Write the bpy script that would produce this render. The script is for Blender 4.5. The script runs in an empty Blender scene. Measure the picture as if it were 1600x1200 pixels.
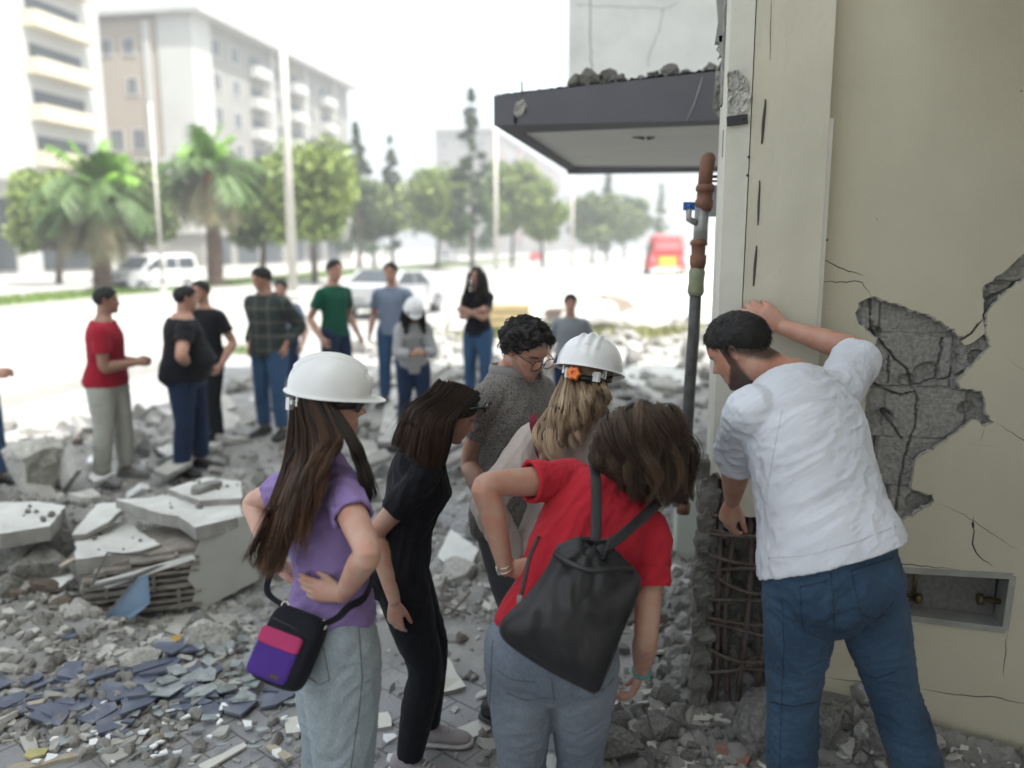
import bpy, math, random
import numpy as np
from mathutils import Vector, Matrix, noise as mn
from mathutils.geometry import tessellate_polygon
random.seed(7); rng = np.random.default_rng(7)
sc = bpy.context.scene
COL = sc.collection
R = math.radians
# ---------------- camera ----------------
CAMH = 2.10; YAW = R(11.0); PITCH = R(9.53); FPX = 1280.0
cam = bpy.data.cameras.new('camera'); camo = bpy.data.objects.new('camera', cam); COL.objects.link(camo)
camo.location = (0, 0, CAMH); camo.rotation_euler = (R(90) - PITCH, 0, YAW)
cam.sensor_width = 36; cam.lens = 36 * FPX / 1600; cam.clip_start = 0.05; cam.clip_end = 3000
cam.dof.use_dof = True; cam.dof.focus_distance = 2.85; cam.dof.aperture_fstop = 1.1
sc.camera = camo
# ---------------- light ----------------
SUN_EL = R(67); SUN_AZ = (0.86, -0.51)     # horizontal direction towards the sun
w = bpy.data.worlds.new('World'); sc.world = w; w.use_nodes = True
nt = w.node_tree; bg = nt.nodes['Background']; sky = nt.nodes.new('ShaderNodeTexSky'); sky.sky_type = 'NISHITA'
sky.sun_disc = False; sky.sun_elevation = SUN_EL; sky.sun_rotation = math.atan2(SUN_AZ[0], SUN_AZ[1])
sky.air_density = 1.0; sky.dust_density = 5.0; sky.ozone_density = 1.0; sky.altitude = 300
nt.links.new(sky.outputs[0], bg.inputs[0]); bg.inputs[1].default_value = 0.15
hs = nt.nodes.new('ShaderNodeHueSaturation'); hs.inputs['Saturation'].default_value = .35; nt.links.new(sky.outputs[0], hs.inputs['Color']); tn = nt.nodes.new('ShaderNodeMix'); tn.data_type = 'RGBA'; tn.blend_type = 'MULTIPLY'; tn.inputs[0].default_value = 1; tn.inputs[7].default_value = (.95, 1.0, .965, 1); nt.links.new(hs.outputs[0], tn.inputs[6]); nt.links.new(tn.outputs[2], bg.inputs[0])
sl = bpy.data.lights.new('sun', 'SUN'); sl.energy = 4.2; sl.angle = R(0.6); sl.color = (1, .96, .9)
so = bpy.data.objects.new('sun', sl); COL.objects.link(so)
sd = Vector((SUN_AZ[0] * math.cos(SUN_EL), SUN_AZ[1] * math.cos(SUN_EL), math.sin(SUN_EL)))
so.rotation_euler = sd.to_track_quat('Z', 'Y').to_euler()
sc.view_settings.view_transform = 'Standard'; sc.view_settings.look = 'None'
sc.view_settings.exposure = 1.45; sc.view_settings.gamma = 1
# ---------------- geometry helpers ----------------
FW = Vector((-math.sin(YAW), math.cos(YAW), 0)); RT = Vector((math.cos(YAW), math.sin(YAW), 0)); UP = Vector((0, 0, 1))
def ray(px, py):
    a = (px - 800) / FPX; b = (600 - py) / FPX
    return (FW * (math.cos(PITCH) + b * math.sin(PITCH)) + RT * a + UP * (b * math.cos(PITCH) - math.sin(PITCH)))
def Pt(px, py, d):
    r = ray(px, py); return Vector((0, 0, CAMH)) + r * (d / r.dot(FW))
def Gd(px, py, z=0.0):
    r = ray(px, py); return Vector((0, 0, CAMH)) + r * ((z - CAMH) / r.z)
def Yp(px, py, Y):
    r = ray(px, py); return Vector((0, 0, CAMH)) + r * (Y / r.y)
def gp(px, d, z=0.0):
    """ground point under image column px at forward distance d"""
    p = FW * d + RT * ((px - 800) / FPX * (d * math.cos(PITCH) + (CAMH - z) * math.sin(PITCH))); p.z = z; return p
def V(*a): return Vector(a)
class MB:
    def __init__(s): s.v = []; s.f = []; s.n = 0; s.sm = []
    def add(s, v, f, smooth=False):
        v = [tuple(p) for p in v]; s.v += v; s.f += [tuple(i + s.n for i in q) for q in f]
        s.sm += [smooth] * len(f); s.n += len(v); return s
    def box(s, c, size, rz=0, M=None):
        hx, hy, hz = [k / 2 for k in size]
        vs = [Vector((x, y, z)) for x in (-hx, hx) for y in (-hy, hy) for z in (-hz, hz)]
        m = Matrix.Rotation(rz, 3, 'Z') if M is None else M
        vs = [Vector(c) + m @ q for q in vs]
        return s.add(vs, [(0, 1, 3, 2), (4, 6, 7, 5), (0, 4, 5, 1), (2, 3, 7, 6), (0, 2, 6, 4), (1, 5, 7, 3)])
    def tube(s, pts, rad, n=10, cap=True, smooth=True, side=None, flat=1.0):
        pts = [Vector(p) for p in pts]; k = len(pts)
        if not hasattr(rad, '__len__'): rad = [rad] * k
        vs = []; fs = []; pn = None
        for i, p in enumerate(pts):
            t = (pts[min(i + 1, k - 1)] - pts[max(i - 1, 0)])
            if t.length < 1e-9: t = Vector((0, 0, 1))
            t.normalize()
            if pn is None:
                ref = Vector(side) if side is not None else (Vector((0, 0, 1)) if abs(t.z) < .9 else Vector((1, 0, 0)))
                pn = ref
            a = (pn - t * pn.dot(t))
            if a.length < 1e-6: a = t.orthogonal()
            a.normalize(); pn = a; b = t.cross(a)
            for j in range(n):
                an = 2 * math.pi * j / n
                vs.append(p + a * math.cos(an) * rad[i] + b * math.sin(an) * rad[i] * flat)
        for i in range(k - 1):
            for j in range(n):
                j2 = (j + 1) % n
                fs.append((i * n + j, i * n + j2, (i + 1) * n + j2, (i + 1) * n + j))
        if cap: fs.append(tuple(range(n - 1, -1, -1))); fs.append(tuple((k - 1) * n + j for j in range(n)))
        return s.add(vs, fs, smooth)
    def prism(s, poly, z0, z1):
        """poly: list of (x,y) extruded z0..z1"""
        n = len(poly)
        a = sum(poly[i][0] * poly[(i + 1) % n][1] - poly[(i + 1) % n][0] * poly[i][1] for i in range(n))
        if a < 0: poly = poly[::-1]
        vs = [(x, y, z0) for x, y in poly] + [(x, y, z1) for x, y in poly]
        fs = [tuple(range(n - 1, -1, -1)), tuple(range(n, 2 * n))] + [(i, (i + 1) % n, n + (i + 1) % n, n + i) for i in range(n)]
        return s.add(vs, fs)
    def slab(s, pts, n, th):
        """polygon of 3D points with thickness th along -n"""
        pts = [Vector(p) for p in pts]; n = Vector(n).normalized(); k = len(pts)
        tri = tessellate_polygon([pts])
        nv = Vector((0, 0, 0))
        for t in tri: nv += (pts[t[1]] - pts[t[0]]).cross(pts[t[2]] - pts[t[0]])
        if nv.dot(n) < 0: tri = [t[::-1] for t in tri]
        ar = Vector((0, 0, 0))
        for i in range(k): ar += pts[i].cross(pts[(i + 1) % k])
        fl = ar.dot(n) < 0
        vs = pts + [p - n * th for p in pts]
        fs = [tuple(t) for t in tri] + [tuple(i + k for i in t[::-1]) for t in tri]
        for i in range(k):
            j = (i + 1) % k
            fs.append((i, j, j + k, i + k) if fl else (i, i + k, j + k, j))
        return s.add(vs, fs)
    def build(s, name, mat, parent=None, loc=None, smooth=None, **kw):
        me = bpy.data.meshes.new(name); 
        org = Vector(loc) if loc is not None else None
        vs = s.v
        if org is not None and parent is None: vs = [(a - org.x, b - org.y, c - org.z) for a, b, c in vs]
        if parent is not None:
            o2 = ORG.get(parent.name, Vector((0, 0, 0))); vs = [(a - o2.x, b - o2.y, c - o2.z) for a, b, c in vs]
        me.from_pydata(vs, [], s.f); 
        sm = s.sm if smooth is None else [smooth] * len(s.f)
        me.polygons.foreach_set('use_smooth', sm)
        o = bpy.data.objects.new(name, me); COL.objects.link(o)
        if mat is not None: me.materials.append(mat)
        if org is not None and parent is None: o.location = org; ORG[o.name] = org
        if parent is not None: o.parent = parent; ORG[o.name] = ORG.get(parent.name, Vector((0, 0, 0)))
        tag(o, **kw); return o
ORG = {}
def tag(o, label=None, cat=None, group=None, kind=None):
    if label: o['label'] = label
    if cat: o['category'] = cat
    if group: o['group'] = group
    if kind: o['kind'] = kind
    return o
def empty(name, loc, label=None, cat=None, group=None):
    o = bpy.data.objects.new(name, None); COL.objects.link(o); o.location = loc; ORG[o.name] = Vector(loc)
    o.empty_display_size = .1; return tag(o, label, cat, group)
def link_mesh(name, me, parent=None, mat=None, **kw):
    o = bpy.data.objects.new(name, me); COL.objects.link(o)
    if mat is not None and not me.materials: me.materials.append(mat)
    if parent is not None: o.parent = parent; ORG[o.name] = ORG.get(parent.name, Vector((0, 0, 0)))
    return tag(o, **kw)
def copy_tree(o, loc, rz=0.0, label=None, group=None):
    c = o.copy(); COL.objects.link(c); c.location = loc; c.rotation_euler = (0, 0, rz)
    if label: c['label'] = label
    if group: c['group'] = group
    for ch in list(o.children):
        d = ch.copy(); COL.objects.link(d); d.parent = c
        for g in list(ch.children):
            e = g.copy(); COL.objects.link(e); e.parent = d
    return c
def noiseN(v, s, seed=0.0):
    return mn.noise(Vector((v[0] * s + seed, v[1] * s - seed * .7, v[2] * s + seed * 1.3)))
# ---------------- materials ----------------
MATS = {}
def mat(name, col, rough=.8, var=.15, scale=8.0, bump=.0, bscale=30.0, metal=0.0, col2=None, spec=.5, detail=6, sss=0, trans=0, coat=0, stain=0, stcol=(.1, .09, .08), coord='Object', seam=None):
    if name in MATS: return MATS[name]
    m = bpy.data.materials.new(name); m.use_nodes = True; t = m.node_tree; N = t.nodes; L = t.links
    p = N['Principled BSDF']; p.inputs['Roughness'].default_value = rough; p.inputs['Metallic'].default_value = metal
    p.inputs['Specular IOR Level'].default_value = spec
    if sss: p.inputs['Subsurface Weight'].default_value = sss; p.inputs['Subsurface Radius'].default_value = (.02, .008, .004); p.inputs['Subsurface Scale'].default_value = .5
    if trans: p.inputs['Transmission Weight'].default_value = trans
    if coat: p.inputs['Coat Weight'].default_value = coat; p.inputs['Coat Roughness'].default_value = .15
    tc = N.new('ShaderNodeTexCoord'); 
    n1 = N.new('ShaderNodeTexNoise'); n1.inputs['Scale'].default_value = scale; n1.inputs['Detail'].default_value = detail
    L.new(tc.outputs[coord], n1.inputs['Vector'])
    mp = N.new('ShaderNodeMapRange'); mp.inputs[1].default_value = .3; mp.inputs[2].default_value = .7
    L.new(n1.outputs[0], mp.inputs[0])
    mx = N.new('ShaderNodeMix'); mx.data_type = 'RGBA'
    c2 = col2 if col2 else tuple(max(0, c * (1 - var * 2)) for c in col)
    mx.inputs[6].default_value = (*c2, 1); mx.inputs[7].default_value = (*col, 1)
    L.new(mp.outputs[0], mx.inputs[0]); out = mx.outputs[2]
    if stain:
        n3 = N.new('ShaderNodeTexNoise'); n3.inputs['Scale'].default_value = scale * .33; n3.inputs['Detail'].default_value = 8; n3.inputs['Roughness'].default_value = .7
        L.new(tc.outputs[coord], n3.inputs['Vector'])
        m3 = N.new('ShaderNodeMapRange'); m3.inputs[1].default_value = .52; m3.inputs[2].default_value = .72; m3.inputs[4].default_value = stain
        L.new(n3.outputs[0], m3.inputs[0]); mx2 = N.new('ShaderNodeMix'); mx2.data_type = 'RGBA'
        mx2.inputs[7].default_value = (*stcol, 1); L.new(out, mx2.inputs[6]); L.new(m3.outputs[0], mx2.inputs[0]); out = mx2.outputs[2]
    L.new(out, p.inputs['Base Color'])
    if bump:
        n2 = N.new('ShaderNodeTexNoise'); n2.inputs['Scale'].default_value = bscale; n2.inputs['Detail'].default_value = 8; n2.inputs['Roughness'].default_value = .65
        L.new(tc.outputs[coord], n2.inputs['Vector']); b = N.new('ShaderNodeBump'); b.inputs['Strength'].default_value = bump; b.inputs['Distance'].default_value = .01
        L.new(n2.outputs[0], b.inputs['Height']); L.new(b.outputs[0], p.inputs['Normal'])
    MATS[name] = m; return m
def nodes(m): return m.node_tree.nodes, m.node_tree.links, m.node_tree.nodes['Principled BSDF']
M_conc = mat('concrete', (.36, .35, .33), .95, .2, 6, .8, 25, stain=.5, stcol=(.16, .15, .135))
M_concd = mat('concrete_dark', (.21, .20, .185), .95, .25, 9, .9, 30, stain=.5, stcol=(.07, .065, .06))
M_rub = mat('rubble_grey', (.31, .302, .285), .95, .25, 7, .9, 40, col2=(.14, .135, .125))
M_rubl = mat('rubble_pale', (.52, .51, .48), .95, .2, 7, .7, 40, stain=.5, stcol=(.22, .21, .19))
M_plast = mat('plaster', (.51, .475, .365), .9, .05, 2.5, .3, 45, stain=.3, stcol=(.41, .38, .285))
M_white = mat('white_paint', (.78, .79, .79), .75, .05, 4, .25, 30, stain=.3, stcol=(.38, .37, .35))
M_tile = mat('tile_beige', (.58, .57, .52), .5, .06, 5, .15, 60, stain=.3, stcol=(.32, .3, .27))
M_blue = mat('tile_blue', (.095, .11, .165), .4, .2, 6, .1, 50, stain=.7, stcol=(.25, .25, .25))
M_steel = mat('rusty_steel', (.13, .10, .085), .8, .3, 30, .6, 90, metal=.1, col2=(.06, .045, .038))
M_dark = mat('dark_gap', (.02, .02, .02), .95, .2)
M_leaf = mat('leaf', (.10, .17, .035), .6, .3, .9, col2=(.045, .085, .02))
M_glass = mat('window_glass', (.05, .06, .07), .15, .2, .5)
# ---------------- figures ----------------
def cat_rom(pts, n):
    """smooth resample of a list of vectors / floats tuples"""
    P = np.array(pts, float); k = len(P); out = []
    P2 = np.vstack([2 * P[0] - P[1], P, 2 * P[-1] - P[-2]])
    for u in np.linspace(0, k - 1 - 1e-6, n):
        i = int(u); t = u - i; a, b, c, d = P2[i], P2[i + 1], P2[i + 2], P2[i + 3]
        out.append(.5 * (2 * b + (c - a) * t + (2 * a - 5 * b + 4 * c - d) * t * t + (3 * b - a - 3 * c + d) * t ** 3))
    return np.array(out)
def loft(mb, rings, m=40, ex=2.0):
    """rings: (center, side, front, a, bf, bb) ellipse half-width a, front bf, back bb"""
    vs = []; fs = []; k = len(rings)
    for (c, sd_, fr, a, bf, bb) in rings:
        for j in range(m):
            th = 2 * math.pi * j / m; s = math.sin(th); q = math.cos(th)
            s = math.copysign(abs(s) ** (2 / ex), s); q = math.copysign(abs(q) ** (2 / ex), q)
            vs.append(c + sd_ * (a * s) + fr * ((bf if q > 0 else bb) * q))
    for i in range(k - 1):
        for j in range(m):
            j2 = (j + 1) % m; fs.append((i * m + j, (i + 1) * m + j, (i + 1) * m + j2, i * m + j2))
    vs.append(rings[0][0]); vs.append(rings[-1][0]); c0 = k * m; c1 = k * m + 1
    for j in range(m):
        j2 = (j + 1) % m; fs.append((c0, j, j2)); fs.append((c1, (k - 1) * m + j2, (k - 1) * m + j))
    # orientation check
    a_, b_, c_ = [Vector(vs[q]) for q in fs[0][:3]]
    mb.add(vs, fs, True)
def limb(mb, pts, radii, n=24, m=18, hollow=0.0, cup=.02, capend=True):
    """round limb through joints, rounded ends; hollow>0: cuff at the far end is open (recessed)"""
    A = cat_rom([(*p, r) for p, r in zip(pts, radii)], n)
    P = [Vector(a[:3]) for a in A]; r = [a[3] for a in A]
    t0 = (P[0] - P[1]).normalized(); t1 = (P[-1] - P[-2]).normalized()
    pre = [P[0] + t0 * (r[0] * s) for s in (.98, .85, .55, .3)]; prr = [r[0] * math.sqrt(max(0.0, 1 - s * s)) for s in (.98, .85, .55, .3)]
    if hollow:
        post = [P[-1] - t1 * .0001, P[-1] - t1 * cup]; por = [r[-1] - hollow, r[-1] - hollow * 1.4]
    else:
        post = [P[-1] + t1 * (r[-1] * s) for s in (.3, .55, .85, .98)]; por = [r[-1] * math.sqrt(1 - s * s) for s in (.3, .55, .85, .98)]
        if not capend: post = []; por = []
    # frames from original direction
    allp = pre + P + post; allr = prr + r + por
    tv = [ -t0 ] * len(pre) + [ (P[min(i + 1, len(P) - 1)] - P[max(i - 1, 0)]).normalized() for i in range(len(P))] + [t1] * len(post)
    vs = []; fs = []; a = None; k = len(allp)
    for p, rr, t in zip(allp, allr, tv):
        if a is None: a = t.orthogonal()
        a = (a - t * a.dot(t)).normalized(); b = t.cross(a)
        for j in range(m):
            an = 2 * math.pi * j / m; vs.append(p + a * (math.cos(an) * rr) + b * (math.sin(an) * rr))
    for i in range(k - 1):
        for j in range(m):
            j2 = (j + 1) % m; fs.append((i * m + j, i * m + j2, (i + 1) * m + j2, (i + 1) * m + j))
    fs.append(tuple(range(m - 1, -1, -1))); fs.append(tuple((k - 1) * m + j for j in range(m)))
    mb.add(vs, fs, True)
def ball(mb, c, r, M=None, n=16, sc_=(1, 1, 1)):
    vs = []; fs = []; m = n
    for i in range(1, n):
        ph = math.pi * i / n
        for j in range(m):
            th = 2 * math.pi * j / m
            q = Vector((math.sin(ph) * math.cos(th) * sc_[0], math.sin(ph) * math.sin(th) * sc_[1], math.cos(ph) * sc_[2])) * r
            if M is not None: q = M @ q
            vs.append(Vector(c) + q)
    for i in range(n - 2):
        for j in range(m):
            j2 = (j + 1) % m; fs.append((i * m + j, (i + 1) * m + j, (i + 1) * m + j2, i * m + j2))
    t = Vector((0, 0, r * sc_[2])); t = M @ t if M is not None else t
    vs += [Vector(c) + t, Vector(c) - t]; k = len(vs)
    for j in range(m):
        j2 = (j + 1) % m; fs.append((k - 2, j, j2)); fs.append((k - 1, (n - 2) * m + j2, (n - 2) * m + j))
    mb.add(vs, fs, True)
def remesh(mb, name, voxel, smooth=4, fac=.5, org=Vector((0, 0, 0))):
    me = bpy.data.meshes.new('tmp'); me.from_pydata([(a - org.x, b - org.y, c - org.z) for a, b, c in mb.v], [], mb.f)
    o = bpy.data.objects.new('tmp', me); COL.objects.link(o)
    m = o.modifiers.new('r', 'REMESH'); m.mode = 'VOXEL'; m.voxel_size = voxel; m.use_smooth_shade = True
    if smooth: s = o.modifiers.new('s', 'SMOOTH'); s.factor = fac; s.iterations = smooth
    dg = bpy.context.evaluated_depsgraph_get(); dg.update()
    nm = bpy.data.meshes.new_from_object(o.evaluated_get(dg), depsgraph=dg); nm.name = name
    bpy.data.objects.remove(o); bpy.data.meshes.remove(me)
    nm.polygons.foreach_set('use_smooth', [True] * len(nm.polygons)); nm.materials.clear()
    return nm
def get_co(me):
    a = np.empty(len(me.vertices) * 3); me.vertices.foreach_get('co', a); return a.reshape(-1, 3)
def set_co(me, a): me.vertices.foreach_set('co', a.reshape(-1)); me.update()
def get_no(me):
    a = np.empty(len(me.vertices) * 3); me.vertices.foreach_get('normal', a); return a.reshape(-1, 3)
def wrinkle(me, amp, axis=(0, 0, 1), across=26, along=7, seed=0, amp2=0.0, mask=None):
    """folds running along `axis` : ridged stretched noise along the normals"""
    co = get_co(me); no = get_no(me); ax = Vector(axis).normalized(); a = ax.orthogonal().normalized(); b = ax.cross(a)
    A = co @ np.array(ax) * along; B = co @ np.array(a) * across; C = co @ np.array(b) * across
    d = np.empty(len(co)); nf = mn.noise
    for i in range(len(co)):
        wq = nf(Vector((A[i] * .6 + seed, B[i] * .15, C[i] * .15))) * 1.6
        n = nf(Vector((A[i] + seed, B[i] + wq * 1.5, C[i] + wq)))
        n2 = nf(Vector((A[i] * 2.2 + 7, B[i] * 2.6 + seed, C[i] * 2.6 + wq))); d[i] = (.42 - abs(n) * 1.7) + .42 * (.3 - abs(n2) * 1.5)
    d *= amp
    if mask is not None: d *= mask(co)
    set_co(me, co + no * d[:, None])
def interp(tab, t):
    T = np.array(tab); return [np.interp(t, T[:, 0], T[:, i]) for i in range(1, T.shape[1])]
HT = [(0, .27, -.06, .03), (.03, .345, .02, .10), (.07, .375, .07, .15), (.14, .375, .13, .20), (.22, .375, .20, .24), (.33, .385, .30, .28), (.45, .385, .40, .31), (.52, .375, .445, .325),
      (.60, .395, .465, .335), (.70, .38, .455, .328), (.80, .335, .405, .292), (.88, .27, .335, .24), (.94, .195, .245, .177), (.98, .11, .14, .105), (1.0, .0, .03, .0)]
NT = [(0, 0), (.30, 0), (.335, .045), (.365, .115), (.39, .115), (.44, .075), (.51, .03), (.56, .0), (1, 0)]
def head_pts(n=64, m=84, off=None):
    """head in local units of head height, z from -.5 (chin) to .5, y forward"""
    vs = []
    # smooth tables
    for i in range(n):
        t = .5 - .5 * math.cos(math.pi * (i + .001) / (n - 1)); t = min(t, .9995)
        f, b, w_ = [float(q) for q in interp(HT, t)]
        if True:  # small smoothing of the tables
            acc = np.zeros(3); 
            for dt in (-.02, -.01, 0, .01, .02):
                acc += np.array(interp(HT, min(max(t + dt, 0), 1)))
            f, b, w_ = acc / 5
            if t > .97: f, b, w_ = [float(q) for q in interp(HT, t)]
        nz = float(interp(NT, t)[0])
        for j in range(m):
            th = 2 * math.pi * j / m; s = math.sin(th); q = math.cos(th)
            sx = math.copysign(abs(s) ** .92, s); x = w_ * sx
            y = (f if q > 0 else b) * math.copysign(abs(q) ** (.9 if q > 0 else 1), q)
            if q > 0:
                y += nz * math.exp(-(x / (.052 if t < .42 else .04)) ** 2)
                for e in (-1, 1):
                    dx = x - e * .15
                    y -= .045 * math.exp(-(dx / .075) ** 2 - ((t - .50) / .05) ** 2)
                    y += .022 * math.exp(-(dx / .05) ** 2 - ((t - .495) / .026) ** 2)
                    y += .012 * math.exp(-(dx / .09) ** 2 - ((t - .575) / .03) ** 2)
                    y -= .012 * math.exp(-((x - e * .2) / .06) ** 2 - ((t - .27) / .07) ** 2)
                    y += .02 * math.exp(-((x - e * .055) / .02) ** 2 - ((t - .35) / .02) ** 2)
                y += .024 * math.exp(-(x / .085) ** 2) * (math.exp(-((t - .245) / .018) ** 2) + math.exp(-((t - .195) / .02) ** 2))
                y -= .012 * math.exp(-(x / .12) ** 2 - ((t - .155) / .02) ** 2)
                y += .012 * math.exp(-(x / .1) ** 2 - ((t - .07) / .04) ** 2)
            z = t - .5
            p = np.array((x, y, z))
            if off is not None:
                rr = p - np.array((0, -.03, .05)); rr /= np.linalg.norm(rr); p = p + rr * off(x, y, t, th)
            vs.append(p)
    fs = []
    for i in range(n - 1):
        for j in range(m):
            j2 = (j + 1) % m; fs.append((i * m + j, i * m + j2, (i + 1) * m + j2, (i + 1) * m + j))
    fs.append(tuple(range(m - 1, -1, -1))); fs.append(tuple((n - 1) * m + j for j in range(m)))
    return vs, fs
HEAD_V, HEAD_F = head_pts()
class Frame:
    def __init__(s, o, y, z, k):
        s.o = Vector(o); s.y = Vector(y).normalized(); z = Vector(z); s.x = s.y.cross(z).normalized(); s.z = s.x.cross(s.y).normalized()
        # keep z exact direction preference: y = forward
        s.k = k
    def p(s, v): return s.o + (s.x * v[0] + s.y * v[1] + s.z * v[2]) * s.k
    def mat(s): return Matrix((s.x, s.y, s.z)).transposed()
def add_head(mb, F):
    mb.add([F.p(v) for v in HEAD_V], [f[::1] for f in HEAD_F], True)
    for e in (-1, 1):   # ears
        path = []
        for a in np.linspace(-1.9, 2.3, 12):
            path.append(F.p((e * (.335 + .035 * math.cos(a * .6)), -.045 - .052 * math.sin(a + .5) * 1.0 - .01, -.005 + .115 * math.cos(a + .25))))
        mb.tube(path, .016 * F.k, 8)
        ball(mb, F.p((e * .335, -.04, -.01)), F.k, F.mat(), 10, (.022, .055, .10))
def hand(mb, wr, dr, pn, thumb, s=1.0, curl=(.35, .4, .45, .5), spread=.06, tcurl=.3, tout=.9):
    """wr wrist, dr hand direction, pn palm normal (towards the palm), thumb: unit vector to the thumb side"""
    dr = Vector(dr).normalized(); pn = Vector(pn); pn = (pn - dr * pn.dot(dr)).normalized(); sd_ = dr.cross(pn)
    if sd_.dot(Vector(thumb)) < 0: sd_ = -sd_
    L = .092 * s; w0 = .027 * s; w1 = .040 * s; th = .013 * s
    rings = []
    for t, ww, tt in ((-.1, .8, 1.35), (.1, .9, 1.25), (.35, 1.1, 1.15), (.7, 1.32, 1.0), (.95, 1.36, .85), (1.04, 1.25, .6)):
        rings.append((wr + dr * (L * t), sd_, pn, w0 * ww * 1.05, th * tt, th * tt))
    loft(mb, rings, 20)
    ln = (.070, .078, .072, .056); offs = (1.02, .36, -.32, -.98); rr = (.0088, .009, .0085, .0075)
    for i in range(4):
        d = (dr + sd_ * (offs[i] * spread)).normalized(); p = wr + dr * (L * (.93 if i != 3 else .86)) + sd_ * (offs[i] * .028 * s)
        pts = [p - d * .012 * s, p]; a = 0
        for k, seg in enumerate((.44, .31, .25)):
            a += curl[i] * (.8, 1.2, .8)[k]
            v = d * math.cos(a) + pn * math.sin(a); p = p + v * (ln[i] * seg * s); pts.append(p)
        limb(mb, pts, [rr[i] * s * q for q in (1.05, 1.05, 1.0, .93, .8)], 14, 10)
    # thumb
    p = wr + dr * (.022 * s) + sd_ * (.020 * s) + pn * .004 * s
    d = (dr * (1 - tout * .45) + sd_ * tout * .75 + pn * .25).normalized(); pts = [p, p + d * .042 * s]
    d2 = (d + dr * .45 + pn * tcurl * .6 - sd_ * .15).normalized(); pts.append(pts[-1] + d2 * .032 * s)
    d3 = (d2 + dr * .25 + pn * tcurl).normalized(); pts.append(pts[-1] + d3 * .024 * s)
    limb(mb, pts, [.0135 * s, .0115 * s, .0098 * s, .008 * s], 14, 10)
def ik(a, t, l1, l2, pole):
    a = Vector(a); t = Vector(t); d = t - a; L = min(d.length, (l1 + l2) * .999); dn = d.normalized(); t = a + dn * L
    x = (l1 * l1 - l2 * l2 + L * L) / (2 * L); h = math.sqrt(max(l1 * l1 - x * x, 1e-8))
    po = Vector(pole) - a; po = po - dn * po.dot(dn)
    if po.length < 1e-5: po = dn.orthogonal()
    return a + dn * x + po.normalized() * h, t
TORSO_M = [(-.075, .050, .045, .05), (-.04, .085, .058, .07), (-.005, .094, .060, .075), (.05, .090, .060, .062), (.10, .083, .058, .052), (.16, .090, .062, .057), (.215, .099, .066, .064), (.25, .098, .058, .063), (.275, .084, .046, .056), (.295, .058, .040, .048), (.32, .038, .035, .038)]
TORSO_F = [(-.075, .050, .045, .05), (-.04, .090, .056, .072), (-.005, .099, .058, .078), (.05, .088, .058, .060), (.10, .073, .052, .045), (.16, .080, .058, .050), (.215, .087, .074, .056), (.25, .084, .055, .056), (.275, .070, .042, .049), (.295, .046, .034, .040), (.32, .031, .031, .033)]
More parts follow.
